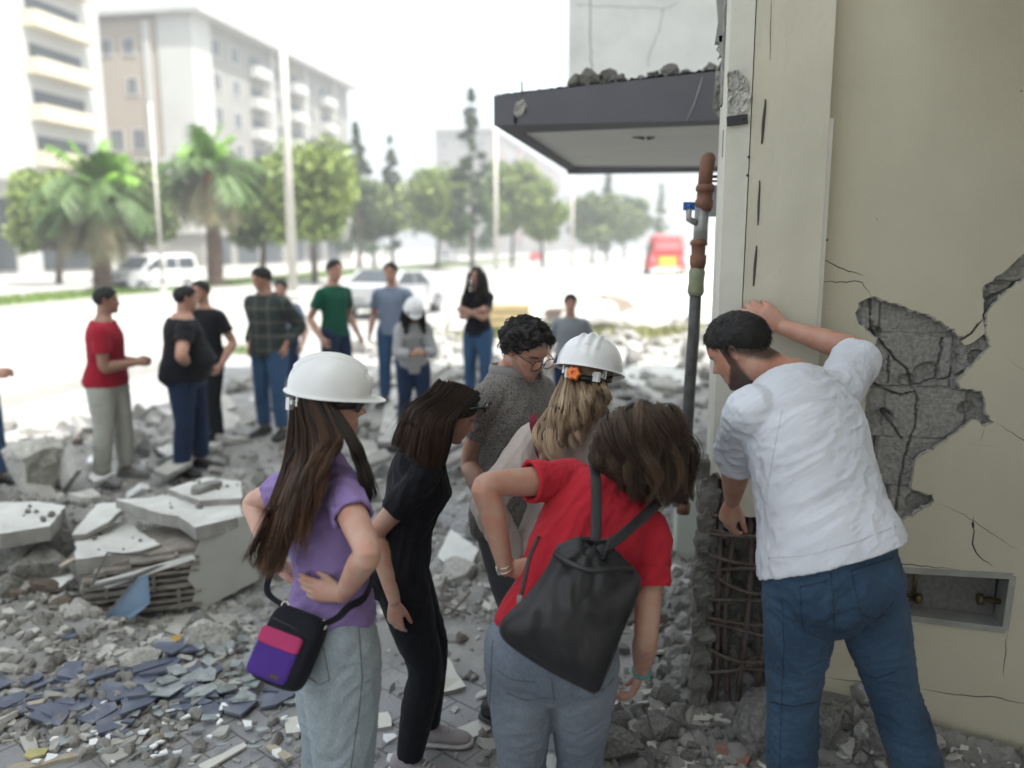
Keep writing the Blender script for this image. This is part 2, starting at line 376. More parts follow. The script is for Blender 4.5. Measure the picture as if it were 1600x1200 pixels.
class Fig:
    """figure posed by joints; everything in world metres"""
    def __init__(s, H, pelvis, neck, face_p, face_c, head_up, head_fwd, hands, feet, female=False, wid=1.0, belly=0.0, hd=None, shd=(0, 0), bend=.5, headoff=None, shrug=(0, 0), shw=1.0):
        s.H = H; s.female = female; s.wid = wid; s.belly = belly
        s.pel = Vector(pelvis); s.neck = Vector(neck); up0 = Vector((0, 0, 1))
        sp = (s.neck - s.pel); s.sp = sp.normalized()
        s.L = sp.length / .295     # torso scale in metres per unit along spine
        s.fp = Vector(face_p).normalized(); s.fc = Vector(face_c).normalized(); s.bend = bend
        # spine curve
        c1 = s.pel + (up0 * bend + s.sp * (1 - bend)).normalized() * sp.length * .45
        s.spine = lambda t: (s.pel * (1 - t) ** 2 + c1 * 2 * t * (1 - t) + s.neck * t * t) if t >= 0 else s.pel + (c1 - s.pel).normalized() * sp.length * t
        s.rings0 = TORSO_F if female else TORSO_M
        fr = s.ringframe(.255 / .295); sh = (.088 if female else .099) * H * (1 + (wid - 1) * .5) * shw
        s.chest = fr
        s.sh = [fr[0] - fr[1] * sh + s.sp * shrug[0] + fr[2] * shd[0], fr[0] + fr[1] * sh + s.sp * shrug[1] + fr[2] * shd[1]]   # left, right (side=right)
        hips = s.ringframe(0.0); hw = .052 * H
        s.hip = [hips[0] - hips[1] * hw, hips[0] + hips[1] * hw]; s.hf = hips
        s.arm = []
        for i in (0, 1):
            h = hands[i]; el, wr = ik(s.sh[i], h['w'], .172 * H, .150 * H, h['e']); s.arm.append((s.sh[i], el, wr))
        s.hands = hands
        s.leg = []
        for i in (0, 1):
            f = feet[i]; an = Vector(f['p']) + Vector((0, 0, .045 * H)); kn, an = ik(s.hip[i], an, .245 * H, .242 * H, s.hip[i] + an * 0 + Vector(f.get('k', s.fp)) * 1.0)
            s.leg.append((s.hip[i], kn, an))
        s.feet = feet
        hk = (hd or .128 * H)
        hu = Vector(head_up).normalized(); hf = Vector(head_fwd).normalized()
        hc = s.neck + (s.sp * .3 + hu * .7).normalized() * (.036 * H) + hu * (hk * .52) + hf * (.02 * H)
        if headoff is not None: hc = hc + Vector(headoff)
        s.HF = Frame(hc, hf, hu, hk)
    def ringframe(s, t):
        c = s.spine(t); e = .02
        tg = (s.spine(t + e) - s.spine(t - e)).normalized(); k = min(max(t, 0), 1)
        f = (s.fp * (1 - k) + s.fc * k); f = (f - tg * f.dot(tg)).normalized(); sd_ = f.cross(tg).normalized()
        return (c, sd_, f)
    def torso(s, mb, grow=0.0, lo=-.08, hi=.33, flare=0.0, hollow=False, m=48, hang=0.0, neckhole=False, ex=2.2):
        offs = [r for r in np.linspace(max(lo, -.075), min(hi, .32), 26)]; R_ = []
        T = np.array(s.rings0)
        for o in offs:
            a, bf, bb = [float(np.interp(o, T[:, 0], T[:, i])) for i in (1, 2, 3)]
            c, sd_, f = s.ringframe(o / .295)
            be = s.belly * math.exp(-((o - .09) / .07) ** 2)
            k = s.wid; hgrow = grow + hang * max(0, min(1, (.2 - o) / .15))
            R_.append((c, sd_, f, a * s.H * k + hgrow + be * .4, bf * s.H * k + hgrow + be, bb * s.H * k + hgrow + be * .3))
        if flare:
            c, sd_, f, a, bf, bb = R_[0]; 
            for q in range(4):
                kk = (4 - q) / 4; cc = R_[q]; R_[q] = (*cc[:3], cc[3] + flare * kk, cc[4] + flare * kk, cc[5] + flare * kk)
        if hollow:
            c, sd_, f, a, bf, bb = R_[0]; tg = (R_[1][0] - R_[0][0]).normalized()
            R_ = [(c + tg * .035, sd_, f, a - .022, bf - .022, bb - .022), (c + tg * .001, sd_, f, a - .012, bf - .012, bb - .012)] + R_
        if neckhole:
            c, sd_, f, a, bf, bb = R_[-1]; tg = (R_[-1][0] - R_[-2][0]).normalized()
            R_ = R_ + [(c - tg * .0005, sd_, f, a - .008, bf - .008, bb - .008), (c - tg * .02, sd_, f, a - .012, bf - .012, bb - .012)]
        loft(mb, R_, m, ex)
    def body(s, parent, name, skin, voxel=.0042, smooth=3, shr=.012, lips=(.42, .17, .15), brow=.035, browcol=(.03, .02, .015), beard=0, fade=0):
        mb = MB(); H = s.H; mus = 1.0 if not s.female else .88; mus *= .5 + .5 * s.wid
        s.torso(mb, grow=-shr, lo=-.02)
        # neck
        F = s.HF; nb = s.spine(.93); nt_ = F.p((0, -.12, -.22))
        nr = (.034 if not s.female else .0285) * H
        limb(mb, [nb, s.neck + s.sp * .005, (s.neck + nt_) / 2 + s.sp * .005, nt_], [nr * 1.35, nr * 1.15, nr, nr * .98], 16, 24)
        add_head(mb, F)
        for i in (0, 1):
            a, e, w_ = s.arm[i]; r = np.array([.031, .030, .0275, .0225, .0245, .021, .0150]) * H * mus
            sh2 = a - s.chest[1] * ((-1, 1)[i] * .02 * H)
            limb(mb, [sh2, a, a.lerp(e, .5), e, e.lerp(w_, .25), e.lerp(w_, .6), w_], r, 34, 22)
            h = s.hands[i]; fd = (w_ - e).normalized()
            hand(mb, w_, h.get('d', fd), h.get('n', -s.chest[1] * (-1, 1)[i]), h.get('t', s.fc), H / 1.75 * (.93 if s.female else 1.03), h.get('c', (.35, .4, .45, .5)), tcurl=h.get('tc', .3), tout=h.get('to', .6))
        for i in (0, 1):
            a, k, n_ = s.leg[i]; r = np.array([.045, .045, .037, .028, .031, .023, .018]) * H
            limb(mb, [a, a.lerp(k, .15), a.lerp(k, .6), k, k.lerp(n_, .25), k.lerp(n_, .65), n_], r, 30, 18)
            td = Vector(s.feet[i].get('t', s.fp)); limb(mb, [n_, n_ - Vector((0, 0, .022 * H)) + td * .03 * H, n_ - Vector((0, 0, .028 * H)) + td * .08 * H], [.02 * H, .02 * H, .014 * H], 10, 12)
        org = ORG[parent.name]; me = remesh(mb, name, voxel, smooth, .5, org)
        # pigment: lips, brows, lashes
        co = get_co(me) + np.array(org); M = np.array(F.mat()); loc = (co - np.array(F.o)) @ M / F.k
        x, y, t = loc[:, 0], loc[:, 1], loc[:, 2] + .5; fr = (y > .2)
        lip = fr * np.exp(-(x / .085) ** 4) * np.exp(-((t - .22) / .038) ** 4)
        br = np.zeros(len(x)); lash = np.zeros(len(x))
        for e in (-1, 1):
            br += fr * np.exp(-((x - e * .155) / .085) ** 4) * np.exp(-((t - .575 - .05 * (abs(x) - .1) * .5) / (brow * .55)) ** 4)
            lash += fr * np.exp(-((x - e * .15) / .06) ** 4) * np.exp(-((t - .487) / .012) ** 2)
        bs = np.array(skin); c = np.tile(bs, (len(x), 1)); 
        red = fr * np.exp(-((t - .36) / .06) ** 2) * .25 + np.exp(-((abs(x) - .36) / .05) ** 2) * np.exp(-((t - .5) / .12) ** 2) * .4
        c = c * (1 - red[:, None]) + red[:, None] * bs * np.array((1.05, .72, .68))
        for wgt, colr in ((lip, lips), (br, browcol), (lash * .8, (.03, .02, .02))):
            wgt = np.clip(wgt, 0, 1)[:, None]; c = c * (1 - wgt) + wgt * np.array(colr)
        if beard or fade:
            a = np.abs(np.arctan2(x, y)); nn = np.array([mn.noise(Vector((p[0] * 28, p[1] * 28, p[2] * 28))) for p in loc]) * .02
            if beard:
                lim = .165 + .26 * np.clip((a - .45) / 1.0, 0, 1) + .20 * np.clip((a - 1.2) / .12, 0, 1); m1 = np.clip((lim - t + nn) / .035 + .5, 0, 1) * np.clip((1.72 - a) / .22, 0, 1) * (t > -.12)
                mu = np.exp(-((t - .295) / .028) ** 4) * (a < .42) * (y > .2); m1 = np.maximum(m1, mu * .9) * beard * (np.linalg.norm(loc, axis=1) < .66) * (1 - np.clip(lip, 0, 1)); c = c * (1 - m1[:, None]) + m1[:, None] * np.array((.05, .034, .028))
            if fade:
                ln = np.where(a > 1.2, .50 - .30 * np.clip((a - 1.75) / 1.0, 0, 1), .74); m2 = np.clip((t - ln + .06 + nn) / .10, 0, 1) * fade * (np.abs(x) < .42); m2 = m2 * ((a > 1.25) | (t > .7)); m2 = m2 * (np.linalg.norm(loc, axis=1) < .56); c = c * (1 - m2[:, None]) + m2[:, None] * np.array((.03, .022, .02))
        at_ = me.color_attributes.new('pig', 'FLOAT_COLOR', 'POINT'); at_.data.foreach_set('color', np.hstack([c, np.ones((len(x), 1))]).reshape(-1))
        return link_mesh(name, me, parent, skin_mat())
    def top(s, parent, name, mt, sleeve=.55, hem=-.02, grow=.012, hang=.01, voxel=.006, wr=.004, waxis=(.5, 0, 1), collar=False, flare=.0, loose=1.0, arms=(0, 1), seed=1, across=24, along=7, smooth=4, hi=.30, cuffr=None):
        mb = MB(); H = s.H; mus = 1.0 if not s.female else .88; mus *= .5 + .5 * s.wid
        s.torso(mb, grow=grow, lo=hem, hi=hi, hollow=True, hang=hang, flare=flare, neckhole=True)
        for i in arms:
            a, e, w_ = s.arm[i]; r = np.array([.030, .0315, .0305, .027]) * H * mus + .010 * loose
            sh2 = a - s.chest[1] * ((-1, 1)[i] * .035 * H) 
            if sleeve <= 1:
                end = a.lerp(e, sleeve); rr = [r[0] * .95, r[1], r[1] * .97 + .002 * loose, r[1] * .93 + .007 * loose]
                limb(mb, [sh2, a, a.lerp(end, .5), end], rr, 20, 26, hollow=.010, cup=.03)
            else:
                end = e.lerp(w_, sleeve - 1); r2 = np.array([.030, .0315, .030, .028, .026, .021]) * H * mus + .009 * loose
                limb(mb, [sh2, a, a.lerp(e, .5), e, e.lerp(end, .5), end], r2, 34, 24, hollow=.007, cup=.02)
        org = ORG[parent.name]; me = remesh(mb, name, voxel, smooth, .5, org)
        if wr: wrinkle(me, wr, waxis, across, along, seed)
        o = link_mesh(name, me, parent, mt)
        if collar:
            mb = MB(); R_ = []
            for k, (dz, g) in enumerate(((-.006, .012), (.008, .012), (.026, .008), (.028, .003), (.006, .0))):
                c, sd_, f = s.ringframe((.300) / .295); tg = s.sp
                nr = (.040 if s.female else .050) * H + g
                R_.append((c + tg * dz, sd_, f, nr * 1.1, nr * 1.15, nr * 1.05))
            vs = []; fs = []; m = 40
            for (c, sd_, f, a, bf, bb) in R_:
                for j in range(m + 1):
                    th = .28 + (2 * math.pi - .56) * j / m; dip = -.028 * math.exp(-((min(th, 2 * math.pi - th)) / .75) ** 2)
                    vs.append(c + sd_ * (a * math.sin(th)) + f * (math.cos(th) * bf) + s.sp * dip)
            for i in range(len(R_) - 1):
                for j in range(m): fs.append((i * (m + 1) + j, i * (m + 1) + j + 1, (i + 1) * (m + 1) + j + 1, (i + 1) * (m + 1) + j))
            mb.add(vs, fs, True); mb.build('collar', collar if collar is not True else mt, o)
        return o
    def trousers(s, parent, name, mt, cuff=.93, grow=.006, waist=.075, voxel=.006, rs=(1, 1, 1, 1, 1), wr=.003, seed=3, add=.010, smooth=4, across=22, along=9):
        mb = MB(); H = s.H; s.torso(mb, grow=grow, lo=-.07, hi=waist, neckhole=True)
        for i in (0, 1):
            a, k, n_ = s.leg[i]; base = np.array([.054, .055, .046, .036, .036, .030]) * H * (.7 + .3 * s.wid)
            r = [b * q + add for b, q in zip(base, (rs[0], rs[0], rs[1], rs[2], rs[3], rs[4]))]; end = k.lerp(n_, cuff)
            inn = s.hf[1] * ((-1, 1)[i])
            limb(mb, [a + s.hf[2] * -.005, a.lerp(k, .18), a.lerp(k, .6), k, k.lerp(end, .4), end], r, 40, 26, hollow=.006, cup=.03)
            ball(mb, a - s.fp * (.030 * H) - Vector((0, 0, .015 * H)) - inn * .002 * H, .052 * H, None, 14)
        cr = s.spine(-.12); ball(mb, cr + Vector((0, 0, -.012 * H)), .056 * H, None, 14)
        org = ORG[parent.name]; me = remesh(mb, name, voxel, smooth, .5, org)
        if wr: wrinkle(me, wr, (.6, .15, .25), across, along, seed)
        return link_mesh(name, me, parent, mt)
    def shoes(s, parent, mt, sole, name='shoe'):
        for i in (0, 1):
            a, k, n_ = s.leg[i]; td = Vector(s.feet[i].get('t', s.fp)).normalized(); sdv = td.cross(UP).normalized(); upv = sdv.cross(td); H = s.H / 1.75
            g = n_ - Vector((0, 0, .045 * s.H)); g = g + upv * 0
            def ringset(z0f, secs):
                pass
            mb = MB(); R_ = []
            for (y, wd, z0, z1) in ((-.085, .012, .02, .05), (-.075, .030, .014, .085), (-.04, .038, .014, .105), (0, .040, .014, .105), (.04, .042, .014, .085), (.09, .047, .014, .066), (.14, .049, .014, .055), (.175, .040, .016, .045), (.195, .02, .02, .034)):
                c = g + td * (y * H) + upv * ((z0 + z1) / 2 * H); R_.append((c, sdv, upv, wd * H, (z1 - z0) / 2 * H, (z1 - z0) / 2 * H))
            loft(mb, R_, 20, 2.3); o = mb.build(name, mt, parent)
            mb = MB(); R_ = []
            for (y, wd, z1) in ((-.095, .015, .022), (-.085, .034, .026), (-.04, .043, .024), (.04, .046, .022), (.09, .052, .022), (.14, .054, .022), (.18, .046, .026), (.205, .022, .03)):
                c = g + td * (y * H) + upv * (z1 / 2 * H); R_.append((c, sdv, upv, wd * H, z1 / 2 * H, z1 / 2 * H))
            loft(mb, R_, 20, 3.2); mb.build('sole', sole, o)
            mb = MB()
            for q in range(5):
                y = .035 + q * .018; z = .098 - q * .0085
                mb.tube([g + td * (y * H) + sdv * (-.02 * H) + upv * ((z - .006) * H), g + td * ((y + .006) * H) + upv * ((z + .004) * H), g + td * (y * H) + sdv * (.02 * H) + upv * ((z - .006) * H)], .0028 * H, 6)
            mb.build('shoelace', sole, o)
    def cap_hair(s, parent, mt, thick=.035, hl=.74, nape=.30, rough=.008, fq=26, side=.5, seed=0, name='hair', fringe=0.0):
        """short hair hugging the skull"""
        F = s.HF
        def off(x, y, t, th):
            q = math.cos(th)   # 1 front, -1 back
            line = hl + (nape - hl) * (.5 - .5 * q) ** .9 if q < .3 else hl + (nape - hl) * (.5 - .5 * .3) ** .9 * (1 - (q - .3) / .7) ** .6
            if -.25 < q < .35: line = max(line, side - .0)     # above the ears
            k = (t - line) / .05; k = max(0, min(1, k)); k = k * k * (3 - 2 * k)
            n = mn.noise(Vector((x * fq + seed, y * fq, t * fq))) * rough / F.k + mn.noise(Vector((x * fq * .3 + seed, y * fq * .3, t * fq * .3))) * rough * .8 / F.k
            return -.03 + k * (.03 + thick * (.6 + .4 * min(1, (t - line) / .25) if t > line else 0) + n)
        vs, fs = head_pts(84, 120, off); mb = MB(); mb.add([F.p(v) for v in vs], fs, True)
        return mb.build(name, mt, parent)
    def beard_cap(s, parent, mt, thick=.012, name='beard'):
        F = s.HF
        def off(x, y, t, th):
            a = abs(th if th < math.pi else th - 2 * math.pi)
            lim = .15 + .30 * min(1, max(0, (a - .5) / 1.0)); k = (lim - t) / .04 if a < 1.85 else -1
            if a < .45 and .265 < t < .32: k = max(k, 1 - abs(t - .295) / .03)
            if a < .2 and .165 < t < .27: k = min(k, 0)
            k = max(0, min(1, k)) * min(1, max(0, (1.85 - a) / .15)); return -.03 + k * (.03 + thick + .006 * mn.noise(Vector((x * 30, y * 30, t * 30))))
        vs, fs = head_pts(84, 120, off); mb = MB(); mb.add([F.p(v) for v in vs], fs, True); return mb.build(name, mt, parent)
def skin_mat():
    if 'skin' in MATS: return MATS['skin']
    m = mat('skin', (.5, .3, .22), .48, .05, 40, .12, 220, sss=.12)
    N, L, p = nodes(m); a = N.new('ShaderNodeAttribute'); a.attribute_name = 'pig'
    n = N.new('ShaderNodeTexNoise'); n.inputs['Scale'].default_value = 22; tc = N.new('ShaderNodeTexCoord'); L.new(tc.outputs['Object'], n.inputs['Vector'])
    mx = N.new('ShaderNodeMix'); mx.data_type = 'RGBA'; mx.blend_type = 'MULTIPLY'; mx.inputs[7].default_value = (.98, .74, .68, 1)
    mr = N.new('ShaderNodeMapRange'); mr.inputs[1].default_value = .35; mr.inputs[2].default_value = .65; mr.inputs[4].default_value = .9
    L.new(n.outputs[0], mr.inputs[0]); L.new(mr.outputs[0], mx.inputs[0]); L.new(a.outputs['Color'], mx.inputs[6])
    L.new(mx.outputs[2], p.inputs['Base Color']); return m
def hair_mat(name, c1, c2, rough=.42):
    m = bpy.data.materials.new(name); m.use_nodes = True; N, L, p = nodes(m)
    a = N.new('ShaderNodeAttribute'); a.attribute_name = 'var'; mx = N.new('ShaderNodeMix'); mx.data_type = 'RGBA'
    mx.inputs[6].default_value = (*c1, 1); mx.inputs[7].default_value = (*c2, 1); L.new(a.outputs['Fac'], mx.inputs[0]); L.new(mx.outputs[2], p.inputs['Base Color'])
    p.inputs['Roughness'].default_value = rough; p.inputs['Specular IOR Level'].default_value = .35; return m
def strands(parent, name, mt, guides, n, spread=.012, rad=.0013, wave=.004, freq=2.0, curl=0.0, cfreq=5.0, seed=1, K=26, tipvar=0.0, lenvar=.2, clump=0, base=None, flat=None):
    """n thin locks interpolated between neighbouring guide polylines"""
    rg = np.random.default_rng(seed); G = np.array([cat_rom([tuple(p) for p in g], K) for g in guides]); g = len(G); org = np.array(ORG[parent.name])
    V_ = []; F_ = []; var = []; cnt = 0; tt = np.linspace(0, 1, K)
    if clump: cl = rg.random((clump, 4))
    for q in range(n):
        if clump:
            c = cl[rg.integers(clump)]; s = c[0] * (g - 1) + rg.normal() * .05 ; o1 = (c[1] - .5) * 2 + rg.normal() * .20; o2 = (c[2] - .5) * 2 + rg.normal() * .20; ph = c[3] * 6.28 + rg.normal() * .25; vv = .8 * c[3] ** 1.3 + .25 * rg.random()
        else: s = rg.random() * (g - 1); o1, o2 = rg.normal() * .6, rg.normal() * .6; ph = rg.random() * 6.28; vv = rg.random()
        s = min(max(s, 0), g - 1 - 1e-6); i = int(s); f = s - i
        P = G[i] * (1 - f) + (G[i + 1] * f if g > 1 else 0)
        L = 1 - lenvar * rg.random(); u = tt * L; P = np.array([np.interp(u, tt, P[:, k]) for k in range(3)]).T
        T = np.gradient(P, axis=0); T /= np.linalg.norm(T, axis=1)[:, None] + 1e-9
        A = np.cross(T, np.array(RT)); A /= np.linalg.norm(A, axis=1)[:, None] + 1e-9; B = np.cross(T, A)
        sp = spread * (.5 + .8 * u) if not callable(spread) else np.array([spread(x) for x in u])
        P = P + A * (o1 * sp)[:, None] + B * (o2 * sp)[:, None]
        P = P + A * (wave * u * np.sin(u * freq * 6.28 + ph))[:, None] + B * (wave * u * np.cos(u * freq * 5.1 + ph * 1.7))[:, None]
        if curl: 
            cw = curl * np.minimum(1, u * 2.5); P = P + A * (cw * np.sin(u * cfreq * 6.28 + ph))[:, None] + B * (cw * np.cos(u * cfreq * 6.28 + ph))[:, None]
        T = np.gradient(P, axis=0); T /= np.linalg.norm(T, axis=1)[:, None] + 1e-9
        A = np.cross(T, np.array((.3, .2, .93))); A /= np.linalg.norm(A, axis=1)[:, None] + 1e-9; B = np.cross(T, A)
        rr = rad * (.7 + .6 * rg.random()) * np.clip(1.25 - tt ** 3 * 1.05, .2, 1)
        ring = []
        for a in (0, 2.094, 4.189): ring.append(P + A * (rr * math.cos(a))[:, None] + B * (rr * math.sin(a))[:, None])
        V_.append(np.stack(ring, 1).reshape(-1, 3) - org)
        b0 = cnt + np.arange(K - 1) * 3
        for j in range(3):
            j2 = (j + 1) % 3; F_.append(np.stack([b0 + j, b0 + j2, b0 + 3 + j2, b0 + 3 + j], 1))
        cnt += K * 3; var.append(np.repeat(np.clip(vv * .6 + tipvar * u ** 1.5, 0, 1), 3))
    me = bpy.data.meshes.new(name); Vv = np.concatenate(V_); Ff = np.concatenate(F_)
    me.vertices.add(len(Vv)); me.vertices.foreach_set('co', Vv.reshape(-1)); me.loops.add(Ff.size); me.loops.foreach_set('vertex_index', Ff.reshape(-1).astype(np.int32))
    me.polygons.add(len(Ff)); me.polygons.foreach_set('loop_start', np.arange(len(Ff), dtype=np.int32) * 4); me.polygons.foreach_set('use_smooth', np.ones(len(Ff), bool))
    me.update(calc_edges=True); at_ = me.attributes.new('var', 'FLOAT', 'POINT'); at_.data.foreach_set('value', np.concatenate(var))
    return link_mesh(name, me, parent, mt)
def flyaway(parent, mt, guides, n, seed, rad=.0005): return strands(parent, 'flyaway_hair', mt, guides, n, spread=lambda u: .012 + .03 * u, rad=rad, wave=.012, freq=1.3, seed=seed, lenvar=.5)
from mathutils.bvhtree import BVHTree
def seam(obj, polys, mt, r=.0013, name='seam', off=.0004):
    """stitched line lying on the surface of a garment, found by casting rays onto it"""
    if len(polys) > 1:
        for q in polys: seam(obj, [q], mt, r, name, off)
        return
    me = obj.data; o = ORG[obj.name]; bv = BVHTree.FromPolygons([v.co + o for v in me.vertices], [tuple(p.vertices) for p in me.polygons]); mb = MB(); C = Vector((0, 0, CAMH))
    for pl in polys:
        pts = []
        for i in range(len(pl) - 1):
            k = max(2, int(math.hypot(pl[i + 1][0] - pl[i][0], pl[i + 1][1] - pl[i][1]) / 6))
            for j in range(k + (i == len(pl) - 2)):
                t = j / k; q = (pl[i][0] * (1 - t) + pl[i + 1][0] * t, pl[i][1] * (1 - t) + pl[i + 1][1] * t); h = bv.ray_cast(C, ray(*q).normalized())
                if h[0] is not None: pts.append(h[0] + h[1] * off)
                elif len(pts) > 2: mb.tube(pts, r, 5); pts = []
                else: pts = []
        if len(pts) > 2: mb.tube(pts, r, 5)
    return mb.build(name, mt, obj) if mb.n else None
def helmet(parent, F, mt, back='knob', k=1.0):
    """hard hat in head frame: dome, ridges, brim, peak, suspension"""
    n = 44; m = 96; vs = []; fs = []
    def surf(i, j, o=0.0):
        u = i / (n - 1); th = 2 * math.pi * j / m; s = math.sin(th); c = math.cos(th)
        ph = u * math.pi / 2; r = math.sin(ph) ** .92; z = .50 * math.cos(ph) ** .95
        a = .50 * r; b = (.60 if c > 0 else .58) * r; x = a * s; y = b * c
        rid = 0
        if u < .93:
            for xc, wd, am in ((0, .045, .034), (.14, .032, .026), (-.14, .032, .026)):
                rid += am * math.exp(-((x - xc) / wd) ** 4) * min(1, (1 - u) * 5) * (1 if abs(y) < .5 else .3)
        nrm = Vector((x / .25, y / .34, z / .25)).normalized()
        p = Vector((x, y, z)) + nrm * (rid - o)
        return p
    for i in range(n):
        for j in range(m): vs.append(F.p(surf(i, j) * k + Vector((0, -.02, .16))))
    # flared rim
    for (dr, dz) in ((.0, -.03), (.03, -.045), (.05, -.05), (.052, -.062), (.02, -.06), (-.03, -.04)):
        for j in range(m):
            th = 2 * math.pi * j / m; s = math.sin(th); c = math.cos(th); pk = .16 * max(0, c) ** 3 * (dr > 0.01)
            vs.append(F.p(Vector(((.50 + dr) * s, ((.60 if c > 0 else .58) + dr + pk) * c, dz - .01 * c - pk * .25)) * k + Vector((0, -.02, .16))))
    rows = n + 6
    for i in range(rows - 1):
        for j in range(m):
            j2 = (j + 1) % m; fs.append((i * m + j, i * m + j2, (i + 1) * m + j2, (i + 1) * m + j))
    # inner shell
    b0 = len(vs)
    for i in range(8):
        for j in range(m):
            u = i / 7; th = 2 * math.pi * j / m; ph = (1 - u) * math.pi / 2; vs.append(F.p(Vector((.46 * math.sin(ph) * math.sin(th), .56 * math.sin(ph) * math.cos(th), .44 * math.cos(ph) - .03)) * k + Vector((0, -.02, .16))))
    for i in range(7):
        for j in range(m):
            j2 = (j + 1) % m; fs.append((b0 + i * m + j, b0 + i * m + j2, b0 + (i + 1) * m + j2, b0 + (i + 1) * m + j))
    mb = MB(); mb.add(vs, fs, True); o = mb.build('hard_hat', mt, parent)
    # suspension band
    mb = MB(); pts = []
    for j in range(49):
        th = 2 * math.pi * j / 48; pts.append(F.p((.395 * math.sin(th), .47 * math.cos(th) - .03, .02 - .09 * max(0, -math.cos(th)))))
    vs = []; fs = []
    for q, p in enumerate(pts):
        for dz in (-.05, .05):
            for dd in (0, 1):
                vs.append(p + F.z * dz * F.k + (p - F.o).normalized() * dd * .003)
    for q in range(48):
        a = q * 4; b = a + 4; fs += [(a + 1, b + 1, b + 3, a + 3), (a, a + 2, b + 2, b), (a + 2, a + 3, b + 3, b + 2), (a, b, b + 1, a + 1)]
    mb.add(vs, fs, True); mb.build('head_band', M_black, o)
    for e in (-1, 1):
        mb = MB(); mb.box(F.p((e * .22, -.475, -.02)), (.032, .012, .035), M=F.mat() @ Matrix.Rotation(e * -.55, 3, 'Z'))
        mb.box(F.p((e * .33, -.36, .04)), (.02, .006, .03), M=F.mat() @ Matrix.Rotation(e * -.9, 3, 'Z')); mb.box(F.p((e * .275, -.42, .01)), (.03, .006, .012), M=F.mat() @ Matrix.Rotation(e * -.7, 3, 'Z')); mb.build('strap_clip', mt, o)
    if back == 'knob':
        mb = MB(); c = F.p((-.13, -.53, -.02)); c2 = F.p((-.13, -.64, -.02)); n6 = 48; vs = []; fs = []
        for zz, sc_ in ((0, 1), (.7, 1.0), (1, .8), (1.0, .35), (.6, .3), (.6, 0.01)):
            for j in range(n6):
                th = 2 * math.pi * j / n6; r = .0235 * sc_ * (1 + .12 * math.cos(6 * th)); vs.append(c.lerp(c2, zz) + F.x * (r * math.cos(th)) + F.z * (r * math.sin(th)))
        for i in range(5):
            for j in range(n6):
                j2 = (j + 1) % n6; fs.append((i * n6 + j, i * n6 + j2, (i + 1) * n6 + j2, (i + 1) * n6 + j))
        mb.add(vs, fs, False); mb.build('adjuster_knob', M_orange, o)
    return o
M_black = mat('black_plastic', (.015, .015, .016), .45, .2)
M_orange = mat('orange_plastic', (.85, .20, .03), .4, .05)
M_hat = mat('hat_plastic', (.74, .75, .76), .28, .03, 6, .02, 60, stain=.12, stcol=(.55, .54, .5), coat=.2)
def fabric(name, col, scale=300, var=.12, rough=.9, bump=.25, big=4.0, col2=None, seam=False):
    m = mat(name, col, rough, var, big, 0, col2=col2, spec=.2); N, L, p = nodes(m)
    p.inputs['Sheen Weight'].default_value = .04
    tc = N.new('ShaderNodeTexCoord'); a = N.new('ShaderNodeTexNoise'); a.inputs['Scale'].default_value = scale; a.inputs['Detail'].default_value = 3; L.new(tc.outputs['Object'], a.inputs['Vector'])
    c = N.new('ShaderNodeTexNoise'); c.inputs['Scale'].default_value = 14; c.inputs['Detail'].default_value = 4; c.inputs['Distortion'].default_value = .2
    mp = N.new('ShaderNodeMapping'); mp.inputs['Scale'].default_value = (1.6, 1.6, .7); mp.inputs['Rotation'].default_value = (.4, .5, .2); L.new(tc.outputs['Object'], mp.inputs[0]); L.new(mp.outputs[0], c.inputs['Vector'])
    b1 = N.new('ShaderNodeBump'); b1.inputs['Distance'].default_value = .012; b1.inputs['Strength'].default_value = bump * .9; L.new(c.outputs[0], b1.inputs['Height'])
    b2 = N.new('ShaderNodeBump'); b2.inputs['Distance'].default_value = .002; b2.inputs['Strength'].default_value = bump; L.new(a.outputs[0], b2.inputs['Height']); L.new(b1.outputs[0], b2.inputs['Normal'])
    L.new(b2.outputs[0], p.inputs['Normal']); return m
def denim(name, c1, c2):
    m = fabric(name, c1, 350, .1, .9, .35, 3.2, col2=c2); N, L, p = nodes(m); old = p.inputs['Base Color'].links[0].from_socket
    tc = N.new('ShaderNodeTexCoord'); mp = N.new('ShaderNodeMapping'); mp.inputs['Scale'].default_value = (190, 190, 90); L.new(tc.outputs['Object'], mp.inputs[0]); a = N.new('ShaderNodeTexNoise'); a.inputs['Scale'].default_value = 1; a.inputs['Detail'].default_value = 4; L.new(mp.outputs[0], a.inputs['Vector'])
    r = N.new('ShaderNodeMapRange'); r.inputs[1].default_value = .3; r.inputs[2].default_value = .7; r.inputs[3].default_value = .84; r.inputs[4].default_value = 1.13; L.new(a.outputs[0], r.inputs[0])
    v = N.new('ShaderNodeVectorMath'); v.operation = 'SCALE'; L.new(old, v.inputs[0]); L.new(r.outputs[0], v.inputs['Scale']); L.new(v.outputs[0], p.inputs['Base Color']); return m
